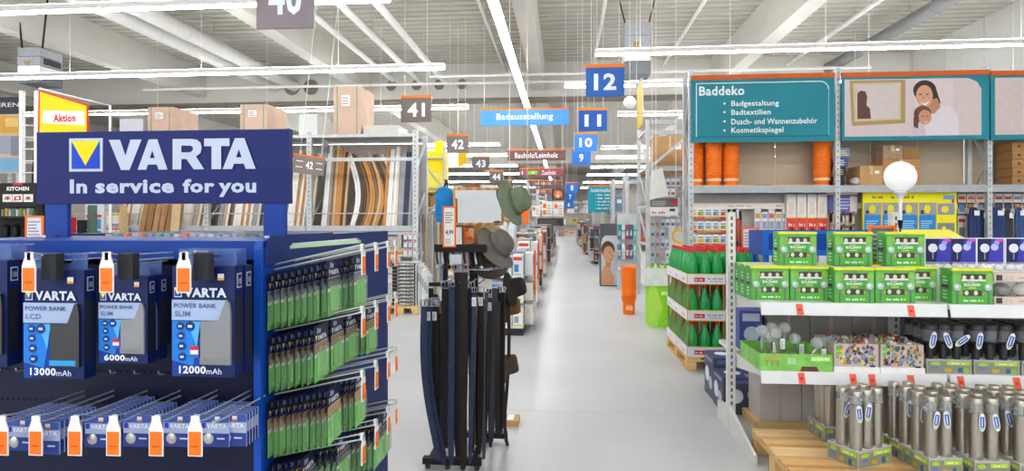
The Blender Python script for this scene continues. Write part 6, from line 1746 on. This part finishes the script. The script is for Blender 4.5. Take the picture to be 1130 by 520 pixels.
# ---- laminate packs on a pallet
LX0, LX1, LY = X_at(433, 9.85), X_at(459.5, 9.85), 9.85
pallet(LX0 - .15, LX1 + .02, 9.0 + .85, 10.28, 'wooden pallet under the laminate packs', 'y')
t = thing('laminate_pack', 'pack', 'package', (0, 0, 0))
W = LX1 - LX0; hh = .061
MB().box(0, W, 0, .4, 0, hh - .004, flat('#c9c9c8')).build('wrap', t, world=False)
MB().box(-.002, W * .96, -.003, 0, .002, hh - .006, flat('#2b2a28')).build('end_label', t, world=False)
b = MB(); f = Face(b, (0, -.003, 0), XR, ZU); f.rect(0, W * .16, .004, hh - .008, flat('#1f201d'), 1); f.text('LAMINATE', W * .22, W * .9, .014, .046, flat('#e6e6e2'), 1, .03); b.build('lettering', t, world=False)
LP = Proto(t)
for i in range(12): LP.put((LX0, LY, .1445 + i * hh), 'laminate floor pack in the lettered stack, %s from the bottom' % ORD[i], 'laminate packs in the stack')
for i in range(5):
    x = LX1 + .015 + i * .035; h = .75 - .05 * i
    b = MB().box(x, x + .03, LY + .05, LY + .4, .0, h + .1, flat(('#dadbd8', '#c9ccca', '#e3e2de')[i % 3])); Face(b, (x, LY + .05, 0), XR, ZU).rect(.004, .026, h - .2, h - .05, flat('#8a9a98'), 1)
    tag(b.build('panel_sample'), 'pale sample panel standing right of the laminate stack, %s from left' % ORD[i], 'panel', 'pale sample panels')
# goods on the shelf above the laminate
tb = MB().tube([(X_at(430, 10.4), 10.4, 1.036), (X_at(461, 10.4), 10.4, 1.036)], .045, mat('#c9a880', .7, var=.05), 12); tag(tb.build('carpet_tube'), 'long brown cardboard tube lying above the laminate stack', 'tube')
for i in range(9):
    u = 448 + (i % 3) * 5.2; v = 258 + (i // 3) * 8.5; p = at(u, v, 10.24)
    b = MB().box(p.x - .03, p.x + .03, 10.2, 10.24, p.z - .1, p.z, flat('#d6d8da')); b.ball((p.x, 10.19, p.z - .01), .016, ORANGE, 8, 5); b.box(p.x - .004, p.x + .004, 10.24, 10.3, p.z - .03, p.z - .02, STEEL)
    tag(b.build('hook_pack'), 'small grey pack with orange dot above the laminate, %s row' % ORD[i // 3], 'package', 'grey packs above the laminate')
for i in range(7):
    u = 464 + i * 3.2; Y = 10.9; x = X_at(u, Y); zt = Z_at(u, 236 + (i % 3), Y)
    b = MB().tube([(x, Y, 0), (x, Y + .02, zt)], .024, mat(('#b9b8b6', '#8f8a84', '#c9b48c', '#a8a8aa')[i % 4], .6, var=.05), 10)
    tag(b.build('standing_roll'), 'slim roll standing upright left of the blue cap, %s from left' % ORD[i], 'roll')
# ---- yellow shelf box
Y = 13.2; a = at(464.5, 212, Y); c = at(489, 166, Y)
t = thing('yellow_shelf', 'bright yellow cabinet block on a steel frame left of sign forty-two', 'cabinet', ((a.x + c.x) / 2, Y, 0))
MB().box(a.x, c.x, Y + .05, Y + .6, (a.z + c.z) / 2 + .0, c.z, flat('#fbdc10')).build('upper_block', t); MB().box(a.x, c.x, Y + .05, Y + .6, a.z, (a.z + c.z) / 2 - .004, flat('#f6e45c')).build('lower_block', t)
MB().box(a.x + .3, a.x + .48, Y + .1, Y + .4, c.z, c.z + .22, flat('#fbdc10')).build('top_piece', t)
for x in (a.x - .02, c.x): MB().box(x, x + .05, Y, Y + .05, 0, c.z + .1, ZINC).build('upright', t)
MB().bar((a.x, Y + .02, c.z - .2), (c.x, Y + .02, a.z + .12), .03, .03, ZINC).build('brace', t); MB().bar((c.x, Y + .02, a.z - .0), (a.x, Y + .02, a.z - .8), .03, .03, ZINC).build('brace', t)
for z in (a.z + .08, c.z - .18): MB().box(a.x, c.x, Y + .005, Y + .045, z, z + .035, ZINC).build('rail', t)
for i in range(3):
    b = MB().box(a.x + .03 + .16 * i, a.x + .17 + .16 * i, Y + .1, Y + .5, a.z - .34, a.z - .06 * i - .02, mat('#a97c50', .8, var=.05)); tag(b.build('brown_carton'), 'brown carton under the yellow cabinet, %s from left' % ORD[i], 'box')
tag(MB().box(a.x, c.x, Y + .06, Y + .58, a.z - .38, a.z - .34, ZINC).build('steel_shelf'), 'steel shelf board under the yellow cabinet', 'shelf')
p = at(494, 142, 15.0); b = MB().add([(p.x, 16.5, p.z - .9), (p.x + .3, 16.2, p.z - .75), (p.x + .3, 16.2, p.z - .1), (p.x, 16.5, p.z + .12), (p.x, 16.52, p.z - .9), (p.x + .3, 16.22, p.z - .75), (p.x + .3, 16.22, p.z - .1), (p.x, 16.52, p.z + .12)], [(0, 1, 2, 3), (7, 6, 5, 4), (4, 5, 1, 0), (5, 6, 2, 1), (6, 7, 3, 2), (7, 4, 0, 3)], YEL); b.tube([(p.x, 16.5, p.z), (p.x, 16.5, ROOF)], .005, HOUS, 4)
tag(b.build('yellow_flag'), 'narrow yellow hanging flag behind sign forty-two', 'sign')

# ================================================================ far left corner
# Aktion wedge sign
Y = 5.6; t0 = at(41, 150, Y)
t = thing('promotion_sign', 'yellow wedge sign with red edge reading Aktion behind the header board', 'sign', t0)
def Qa(u, v): p = at(u, v, Y); return (p.x, p.z)
out = [Qa(41, 190), Qa(97, 190), Qa(97, 115), Qa(42.5, 99)]; inn = [Qa(43.5, 189), Qa(95.5, 189), Qa(95.5, 117), Qa(44.5, 101.5)]
MB().prism(out, 1, Y, Y + .015, flat('#d8402a')).build('red_board', t); MB().prism(inn, 1, Y - .003, Y, flat('#ffd80c')).build('yellow_face', t)
MB().prism([Qa(47, 136), Qa(94, 138.5), Qa(93, 123), Qa(48.5, 122)], 1, Y - .007, Y - .003, flat('#ece8e6')).build('white_plate', t)
b = MB(); f = Face(b, (0, Y - .007, 0), XR, ZU); x0, z0 = Qa(59.5, 135); x1, z1 = Qa(84, 126); f.text('Aktion', x0, x1, z0, z1, flat('#d8202a'), 1, .035); b.build('lettering', t)
pa, pb = Qa(41, 97), Qa(119, 116)
MB().tube([(pa[0], Y + .03, pa[1]), (pb[0], Y + .03, pb[1]), (pb[0], Y + .03, 0)], .012, WHITE, 6).build('wire_frame', t); MB().tube([(pa[0], Y + .03, pa[1]), (pa[0], Y + .03, 0)], .012, WHITE, 6).build('wire_frame', t)
# kitchen stand
Y = 5.0; KX0, KX1 = X_at(-40, Y), X_at(39.5, Y); kz = Z_at(20, 202, Y)
t = thing('kitchen_stand', 'black promotion stand reading Kitchen at the left picture edge', 'display stand', ((KX0 + KX1) / 2, Y, 0))
MB().box(KX0, KX1, Y, Y + .03, Z_at(20, 228, Y), kz, flat('#1c1a1b')).build('header_panel', t)
def Qk(u, v): p = at(u, v, Y); return (p.x, p.z)
b = MB(); f = Face(b, (0, Y, 0), XR, ZU)
x0, z0 = Qk(7.5, 210.5); x1, z1 = Qk(32, 206); f.text('KITCHEN', x0, x1, z0, z1, flat('#f0eeee'), 1, .04)
b.build('lettering', t)
for u0, u1, hx in ((3, 13.5, '#cfa890'), (14, 25, '#c8283a'), (26, 36.5, '#c9b8a0')):
    b = MB(); f = Face(b, (0, Y, 0), XR, ZU); x0, z0 = Qk(u0, 223); x1, z1 = Qk(u1, 214.5); f.rect(x0, x1, z0, z1, flat('#e9e4e0'), 1); f.poly([(x0 + .01, z0 + .012), (x1 - .012, z0 + .02), (x1 - .02, z1 - .012), (x0 + .02, z1 - .02)], flat(hx), 2); f.disc((x0 + x1) / 2, (z0 + z1) / 2, .018, flat('#8a3a2a' if hx != '#c8283a' else '#f0e0e0'), 3, 10, .012); b.build('picture', t)
b = MB(); f = Face(b, (0, Y, 0), XR, ZU); x0, z0 = Qk(14, 204.5); x1, z1 = Qk(25, 201.8); f.rect(x0, x1, z0, z1, flat('#c8283a'), 1); b.build('red_mark', t)
for x in (KX0, KX1 - .04): MB().box(x, x + .04, Y + .03, Y + .07, 0, kz, flat('#1c1a1b')).build('post', t)
MB().box(KX0, KX1, Y + .3, Y + .32, 0, kz - .1, flat('#2a2728')).build('back_panel', t)
for v in (238.5, 262): z_ = Z_at(20, v, Y); MB().box(KX0, KX1, Y, Y + .3, z_ - .02, z_, flat('#1c1a1b')).build('shelf_board', t)
zs = Z_at(20, 238.5, Y)
for i in range(9):
    x = X_at(2 + i * 4, Y + .05); b = MB().bev(x, x + .026, Y + .04, Y + .09, zs, zs + .06 + .012 * (i % 2), .004, flat(('#7a9a5a', '#c9a050', '#b8bcc0', '#5a8a6a', '#d8d4cc')[i % 5])); tag(b.build('spice_jar'), 'tiny jar on the kitchen stand shelf, %s from left' % ORD[i], 'jar', 'jars on the kitchen stand')
zs = Z_at(20, 262, Y)
for i in range(4):
    x = X_at(-3 + i * 11, Y + .05); b = MB().lathe([(.03, 0), (.034, .05), (.03, .10), (.015, .115)], BLACK, (x + .04, Y + .1, zs), 12); tag(b.build('black_pot'), 'black pot on the lower kitchen stand shelf, %s from left' % ORD[i], 'pot')
framed_sign(27.5, 47.5, 238, 268, 4.4, 'orange framed paper sign left of the blue stand post', False, 0.0)
# dark poster panel with partial word, white shelf frame and black board behind
Y = 7.4; a = at(-60, 192, Y); c = at(25, 107, Y)
t = thing('kitchen_poster', 'kitchen poster panel with dark top edge at the far left', 'poster', ((a.x + c.x) / 2, Y, 0))
zc = Z_at(10, 126, Y)
MB().box(a.x, c.x, Y, Y + .03, zc, c.z, flat('#3a3c44')).build('dark_header', t); MB().box(a.x, c.x, Y, Y + .03, a.z, zc, flat('#c9b48e')).build('picture_panel', t)
b = MB(); f = Face(b, (0, Y, 0), XR, ZU); p0 = at(-42, 119, Y); p1 = at(21, 113, Y); f.text('RENOVIEREN', p0.x, p1.x, p0.z, p1.z, flat('#d9dce2'), 1, .01); b.build('lettering', t)
for u0, u1, v0, v1, hx in ((0, 24, 128, 147, '#d8a24a'), (0, 12, 150, 170, '#9aa0b0'), (12, 24, 150, 172, '#8a8494'), (0, 24, 174, 190, '#7aa8c8'), (6, 20, 130, 140, '#e6c47a')):
    b = MB(); f = Face(b, (0, Y, 0), XR, ZU); p0 = at(u0, v1, Y); p1 = at(u1, v0, Y); f.rect(p0.x, p1.x, p0.z, p1.z, flat(hx), 1 + (u0 == 6)); b.build('picture_patch', t)
for x in (a.x + .1, c.x - .1): MB().box(x - .03, x + .03, Y + .03, Y + .09, 0, a.z + .3, STEEL).build('post', t)
x0, x1 = X_at(28, 7.6), X_at(35, 7.6)
b = MB(); vs = [(x0 - .05, 7.6, 0), (x1 - .05, 7.6, 0), (x1 + .02, 7.75, Z_at(30, 108, 7.6)), (x0 + .02, 7.75, Z_at(30, 108, 7.6))]; b.add(vs + [(x, y + .04, z) for x, y, z in vs], [(0, 1, 2, 3), (7, 6, 5, 4), (4, 5, 1, 0), (5, 6, 2, 1), (6, 7, 3, 2), (7, 4, 0, 3)], flat('#3c3e46')); tag(b.build('black_board'), 'tall black board standing beside the kitchen poster', 'board')
b = MB().box(x1 + .01, x1 + .05, 7.62, 7.7, 0, Z_at(30, 112, 7.6), flat('#c88a4a')); tag(b.build('wood_strip'), 'tall narrow wooden strip right of the black board', 'board')
t = thing('wire_shelf', 'white wire lattice shelf frame left of the yellow wedge sign', 'shelf', (X_at(23, 6.9), 6.9, 0))
for u in (22.5, 39): MB().box(X_at(u, 6.9) - .02, X_at(u, 6.9) + .02, 6.9, 6.95, 0, Z_at(u, 100, 6.9), WHITE).build('post', t)
for q in range(12): MB().tube([(X_at(22.5, 6.9), 6.92, 1.3 + q * .15), (X_at(39, 6.9), 6.92, 1.3 + q * .15)], .007, WHITE, 5).build('rung', t)
# posters and goods in the gap below the header board
Y = 8.6; a = at(94, 268, Y); c = at(113, 226, Y)
t = thing('info_stand', 'white notice stand with red stripe and blue squares seen under the header board', 'stand', ((a.x + c.x) / 2, Y, 0))
MB().box(a.x, c.x, Y, Y + .03, 0, c.z + .2, flat('#e9ecf0')).build('panel', t)
b = MB(); f = Face(b, (a.x, Y, a.z), XR, ZU); W = c.x - a.x; H = c.z - a.z; f.rect(W * .05, W * .95, H * .66, H * .74, flat('#e0566a'), 1); f.rect(W * .08, W * .45, H * .36, H * .62, flat('#4a8ad8'), 1); f.rect(W * .52, W * .92, H * .36, H * .62, flat('#5a9ae0'), 1); f.rect(W * .08, W * .45, H * .14, H * .32, flat('#3a7ad0'), 1); f.rect(W * .52, W * .92, H * .14, H * .32, flat('#4a8ad8'), 1); f.lines(W * .1, W * .8, H * .78, H * .95, 3, flat('#7a90c0'), 1); b.build('print', t)
Y = 8.3; a = at(74, 266, Y)
for i, (u0, u1, v0, hx, lb) in enumerate(((73, 78, 240, '#c82a36', 'red box'), (79, 84, 243, '#26262a', 'black box'), (85, 90, 226, '#5f7a68', 'green grey lattice panel'), (115, 119, 226, '#c9a878', 'tan wooden post'))):
    p0 = at(u0, 266, Y); p1 = at(u1, v0, Y); b = MB().box(p0.x, p1.x, Y + .1 * i, Y + .1 * i + .1, 0, p1.z, flat(hx)); tag(b.build('gap_item'), 'tall %s seen under the header board beside the left post' % lb, 'box')
for i in range(14):
    u = 120 + (i % 7) * 3.2; v = 232 + (i // 7) * 20; p = at(u, v, 10.2); p.z = 1.735 if i < 7 else 1.47
    b = MB().box(p.x - .03, p.x + .03, 10.18, 10.22, p.z - .2, p.z, flat(('#e6e2da', '#d9d4c8', '#e9e9ec')[i % 3])); b.ball((p.x, 10.17, p.z - .03), .02, flat(('#f0c020', '#e0503a')[i // 7]), 8, 5); b.box(p.x - .004, p.x + .004, 10.22, 10.345 if i < 7 else 10.281, p.z - .015, p.z - .007, STEEL)
    tag(b.build('hook_pack'), 'pale pack with coloured dot hung on the moulding rack, %s row' % ORD[i // 7], 'package', 'pale packs on the moulding rack')
for i in range(10):
    x = -6.4 + i * .19; b = MB().box(x, x + .15, MY + .05, MY + .3, .991, 1.1 + .03 * (i % 3), flat(('#c9a878', '#d8d4cc', '#8a6848', '#e9e6e0', '#5a5a5c')[i % 5])); tag(b.build('shelf_box'), 'small carton on the shelf below the mouldings, %s from left' % ORD[i], 'box', 'cartons below the mouldings')
# ================================================================ deeper hall: racks across, end displays along the aisle
fr = random.Random(21)
CB = [mat(h, .8, var=.06) for h in ('#c9a882', '#b8946c', '#d6c2a6', '#cfc9c2', '#e2dfda', '#9c9a98', '#b4562e', '#6c8aa8', '#d9b64a', '#8a8f94')]
def far_rack(x0, x1, y, h, label, levels, seed, word, d=.7):
    t = thing('pallet_rack', label, 'rack', ((x0 + x1) / 2, y, 0))
    n = max(2, int((x1 - x0) / 2.4) + 1)
    for i in range(n):
        x = x0 + (x1 - x0) * i / (n - 1)
        for yy in (y, y + d): MB().box(x - .05, x + .05, yy, yy + .08, 0, h, ZINC).build('upright', t)
    for z in levels:
        MB().box(x0, x1, y + .01, y + .05, z - .1, z, GREYB).build('beam', t)
        MB().box(x0, x1, y + .05, y + d, z - .03, z, mat('#b9a488', .7)).build('shelf_panel', t)
    MB().box(x0, x1, y + d * .5, y + d * .5 + .02, .1, levels[-1], mat('#b5b2ad', .7, var=.05)).build('divider_panel', t)
    r = random.Random(seed)
    for li, z in enumerate([.0] + list(levels)):
        x = x0 + .08
        top = (list(levels) + [h + .05])[li]
        while x < x1 - .3:
            w_ = r.uniform(.35, .7); hh = min(top - z - .18, r.uniform(.35, .8))
            if x + w_ > x1 - .05: break
            if r.random() < .85:
                m = r.choice(CB); b = MB().box(x, x + w_, y + .06, y + d * .48, z + .001, z + hh, m); f = Face(b, (x, y + .06, z), XR, ZU); f.rect(w_ * .1, w_ * r.uniform(.4, .9), hh * .55, hh * .8, flat(r.choice(('#efece8', '#e86a2a', '#d8d4cc', '#4a6a9a'))), 1); f.lines(w_ * .15, w_ * .7, hh * .15, hh * .4, 3, flat('#8a8078'), 1)
                tag(b.build('stock_carton'), 'stock carton on the %s level of the rack %s' % (('floor', 'second', 'third', 'top')[min(li, 3)], word), 'box', 'stock cartons on the rack ' + word)
            x += w_ + .04
far_rack(-4.6, -1.75, 14.6, 2.3, 'grey rack crossing behind the moulding rack, left of the aisle', (.9, 1.6), 1, 'behind the moulding rack')
far_rack(-5.2, -1.6, 19.0, 2.4, 'grey rack further back left of the aisle, under the number forty-three sign', (.9, 1.7), 2, 'under sign forty-three')
far_rack(-5.2, -1.5, 24.5, 3.2, 'grey rack left of the aisle under the number forty-four sign', (1.0, 2.0, 2.9), 3, 'under sign forty-four')
far_rack(-5.2, -1.4, 31.0, 3.2, 'small far grey rack left of the aisle, last but one', (1.1, 2.1, 3.0), 4, 'last but one on the left')
far_rack(-5.2, -1.2, 40.0, 3.4, 'smallest far grey rack left of the aisle', (1.2, 2.3, 3.2), 5, 'last on the left')
far_rack(1.75, 4.2, 16.6, 2.9, 'grey rack right of the aisle behind the poster stand', (1.0, 1.9, 2.7), 6, 'behind the poster stand')
far_rack(1.7, 5.0, 20.5, 3.0, 'grey rack right of the aisle below the far teal banner', (1.0, 1.9, 2.8), 7, 'below the far teal banner')
far_rack(1.7, 6.0, 26.0, 3.2, 'far grey rack right of the aisle, third behind the poster stand', (1.1, 2.1, 3.0), 8, 'third on the right')
far_rack(1.7, 7.0, 34.0, 3.4, 'smallest far grey rack right of the aisle', (1.2, 2.3, 3.2), 9, 'last on the right')
far_rack(-6, 7.5, 58.0, 3.6, 'wide rack closing the far end of the aisle', (1.2, 2.3, 3.3), 10, 'closing the far end')

def end_display(x0, x1, y0, y1, h, rows, label, word, seed, cols, prints, side=1):
    """low gondola at the aisle edge; side=+1 shows its right flank to the aisle"""
    t = thing('end_display', label, 'display stand', ((x0 + x1) / 2, (y0 + y1) / 2, 0))
    MB().box(x0, x1, y0 + .3, y1 - .02, .1, h, mat('#8f9294', .6, var=.05)).build('core_panel', t)
    MB().box(x0, x1, y0, y1, 0, .1, DARK).build('plinth', t)
    r = random.Random(seed)
    dz = (h - .1) / rows
    for i in range(rows):
        z = .1 + dz * i
        MB().box(x0, x1, y0, y0 + .3, z, z + .02, SHELF).build('shelf_board', t)
        n = cols; w_ = (x1 - x0) / n
        for q in range(n):
            hh = dz * r.uniform(.72, .92); c1 = r.choice(prints); xa = x0 + q * w_ + .008
            b = MB().box(xa, xa + w_ - .016, y0 + .02, y0 + .26, z + .0205, z + .02 + hh, flat(c1)); f = Face(b, (xa, y0 + .02, z + .02), XR, ZU); W = w_ - .016
            f.rect(W * .08, W * .92, hh * .74, hh * .9, flat(r.choice(('#f0b820', '#e0402a', '#e86a2a', '#3a6ab8', '#6a6a6c'))), 1); f.rect(W * .15, W * .6, hh * .2, hh * .55, flat(r.choice(('#4a78b8', '#9a9aa0', '#c84a3a', '#5a8a9a', '#d8d8d4'))), 1); f.rect(W * .1, W * .9, hh * .04, hh * .12, flat(r.choice(('#f0c020', '#b9bcc0'))), 1)
            tag(b.build('shelf_pack'), 'front pack on the %s lowest shelf of the %s' % (ORD[i], word), 'package', 'packs on the ' + word)
        xs_ = x1 if side > 0 else x0
        m = max(2, int((y1 - y0 - .35) / .28)); l_ = (y1 - y0 - .35) / m
        for q in range(m):
            hh = dz * r.uniform(.6, .92); ya = y0 + .33 + q * l_; c1 = r.choice(prints)
            if side > 0:
                b = MB().box(x1 + .002, x1 + .12, ya, ya + l_ - .02, z + .02, z + .02 + hh, flat(c1)); f = Face(b, (x1 + .12, ya, z + .02), YR, ZU)
            else:
                b = MB().box(x0 - .12, x0 - .002, ya, ya + l_ - .02, z + .02, z + .02 + hh, flat(c1)); f = Face(b, (x0 - .12, ya + l_ - .02, z + .02), (0, -1, 0), ZU)
            f.rect(l_ * .1, l_ * .8, hh * .5, hh * .85, flat(r.choice(('#e86a2a', '#8a8f96', '#c9ccd0', '#4a6a9a', '#d8b040'))), 1)
            tag(b.build('shelf_pack'), 'flank pack on the %s lowest shelf of the %s' % (ORD[i], word), 'package', 'packs on the ' + word)
        if side > 0: MB().box(x1 + .001, x1 + .13, y0 + .32, y1, z - .0, z + .018, SHELF).build('flank_shelf', t)
        else: MB().box(x0 - .13, x0 - .001, y0 + .32, y1, z, z + .018, SHELF).build('flank_shelf', t)
    return t
PW_ = ('#e9eaec', '#f0f0ee', '#dfe2e6', '#e6e2da'); PG_ = ('#3a3c40', '#55585c', '#c9ccd0', '#8a6a4a', '#d8d4cc')
end_display(-1.02, -.56, 8.15, 9.5, 1.15, 3, 'white shelf display of printed packs just behind the belt rack', 'white display behind the belt rack', 31, 3, PW_)
end_display(-1.25, -.6, 10.4, 11.7, 1.25, 3, 'second white shelf display on the left aisle side', 'second white display', 32, 3, PW_)
end_display(-1.2, -.62, 13.0, 14.4, 1.3, 3, 'dark filled shelf display third on the left aisle side', 'third display on the left', 33, 3, PG_)
end_display(-1.2, -.62, 16.2, 18.0, 1.35, 3, 'shelf display fourth on the left aisle side', 'fourth display on the left', 34, 3, PG_)
end_display(-1.2, -.6, 20.6, 23.0, 1.4, 3, 'shelf display fifth on the left aisle side', 'fifth display on the left', 35, 3, PG_)
end_display(-1.2, -.6, 26.0, 29.5, 1.4, 3, 'far shelf display sixth on the left aisle side', 'sixth display on the left', 36, 2, PG_)
end_display(-1.2, -.6, 33.0, 38.0, 1.4, 3, 'furthest shelf display on the left aisle side', 'furthest display on the left', 37, 2, PG_)
for i, (x, y, z0, z1, lb) in enumerate(((-.43, 8.6, .5, 1.15, 'nearest left display'), (-.47, 10.9, .5, 1.25, 'second left display'), (-.49, 13.4, .4, 1.35, 'third left display'), (-.49, 17.0, .3, 1.3, 'fourth left display'))):
    t = thing('price_sign', 'narrow orange price panel on the aisle flank of the %s' % lb, 'sign', (x, y, z0))
    MB().box(x, x + .02, y, y + .16, z0, z1, ORANGE).build('panel', t)
    b = MB(); f = Face(b, (x + .02, y, z0), YR, ZU); f.lines(.02, .14, .05, (z1 - z0) * .8, 6, flat('#ffd9b8'), 1); b.build('lettering', t)
    MB().box(x + .004, x + .016, y + .07, y + .09, 0, z0, STEEL).build('leg', t)
# clear wrapped rolls standing on the nearest display
for i in range(6):
    x = -.98 + .07 * (i % 3) * 1.6; y = 8.25 + .22 * (i // 3)
    b = MB().lathe([(.05, 0), (.055, .02), (.055, .34 + .05 * (i % 2)), (.03, .38 + .05 * (i % 2))], mat('#d9dee2', .2, var=.05, alpha=.8), (x, y + .3, 1.151), 12); tag(b.build('wrapped_roll'), 'clear wrapped roll standing on the white display behind the belts', 'roll', 'wrapped rolls on the white display')
# far right aisle side
end_display(1.25, 1.75, 17.6, 19.4, 1.4, 3, 'dark shelf display on the right aisle side behind the poster stand', 'dark display behind the poster stand', 41, 3, PG_, -1)
end_display(1.1, 1.6, 21.6, 24.0, 1.4, 3, 'second dark shelf display on the right aisle side', 'second display on the right', 42, 3, PG_, -1)
end_display(1.05, 1.6, 27.5, 31.0, 1.4, 3, 'third shelf display on the right aisle side', 'third display on the right', 43, 2, ('#c9a070', '#b8905c', '#8a6a4a', '#55585c'), -1)
end_display(1.0, 1.6, 36.0, 42.0, 1.5, 3, 'furthest shelf display on the right aisle side', 'furthest display on the right', 44, 2, PG_, -1)
# bathroom goods between poster stand and open rack
for i in range(10):
    Y = 13.6; u0 = 682 + (i % 5) * 4.2; v0 = 248 + (i // 5) * 22; a = at(u0, v0 + 16, Y); c = at(u0 + 3.6, v0, Y)
    b = MB().box(a.x, c.x, Y, Y + .12, a.z, c.z, flat(('#3a8a9a', '#e6e8ea', '#c84a5a', '#4a6a9a', '#9ad0c0')[i % 5])); Face(b, (a.x, Y, a.z), XR, ZU).rect(.01, .06, .08, .2, WHITE, 1)
    tag(b.build('bath_pack'), 'small bathroom pack hanging above the orange bucket tower, %s row' % ORD[i // 5], 'package', 'bathroom packs')
t = thing('bath_shelf', 'slim shelf wall of bathroom goods behind the orange bucket tower', 'shelf', (X_at(690, 13.7), 13.8, 0))
MB().box(X_at(681, 13.75), X_at(704, 13.75), 13.73, 13.78, 0, 1.75, mat('#c9cdd0', .5)).build('back_panel', t)
for z in (.5, .92, 1.38): MB().box(X_at(681, 13.6), X_at(704, 13.6), 13.5, 13.73, z - .02, z, mat('#2aa08a', .5) if z > 1.3 else SHELF).build('shelf_board', t)
# white and orange info boards at the far crossing
for u0, u1, v0, v1, Y, sq in ((587, 596, 227, 239, 30, 1), (598, 609.5, 222, 239, 30, 2), (610.5, 622, 223, 239, 30, 1)):
    a = at(u0, v1, Y); c = at(u1, v0, Y); t = thing('info_board', 'white hanging board with %s at the far left crossing' % ('two orange squares' if sq == 2 else 'one orange square, ' + ('left' if u0 < 590 else 'right')), 'sign', ((a.x + c.x) / 2, Y, a.z))
    MB().box(a.x, c.x, Y, Y + .03, a.z, c.z, flat('#eeece8')).build('panel', t); b = MB(); f = Face(b, (a.x, Y, a.z), XR, ZU); W = c.x - a.x; H = c.z - a.z
    f.rect(W * .1, W * .42, H * .55, H * .85, ORANGE, 1); f.lines(W * .5, W * .92, H * .15, H * .85, 4, flat('#b9b4ae'), 1)
    b.build('print', t); hang(t, a.x, c.x, Y, c.z)
    if sq == 2:
        b = MB(); Face(b, (a.x, Y, a.z), XR, ZU).rect(W * .1, W * .42, H * .12, H * .4, ORANGE, 1); b.build('orange_square', t)
a = at(593, 249, 29.5); c = at(622, 241, 29.5)
t = thing('hanging_sign', 'dark grey hanging product panel below the white boards', 'sign', ((a.x + c.x) / 2, 29.5, a.z)); MB().box(a.x, c.x, 29.5, 29.53, a.z, c.z, flat('#3c3e42')).build('panel', t); hang(t, a.x, c.x, 29.5, c.z)
b = MB(); Face(b, (a.x, 29.5, a.z), XR, ZU).lines(.05, c.x - a.x - .05, .05, c.z - a.z - .05, 3, flat('#6a6c70'), 1); b.build('print', t)
b = MB().box(X_at(562, 12), X_at(584, 12), 11.8, 11.83, Z_at(570, 247, 12), Z_at(570, 227, 12), ORANGE); f = Face(b, (X_at(562, 12), 11.8, Z_at(570, 247, 12)), XR, ZU); f.rect(.05, .3, .06, .14, flat('#4a9ad8'), 1)
for x in (X_at(563, 12), X_at(583, 12) - .01): b.tube([(x, 11.815, Z_at(570, 228, 12)), (x, 11.815, ROOF)], .004, HOUS, 4)
tag(b.build('orange_board'), 'orange hanging board partly hidden behind the green hat', 'sign')
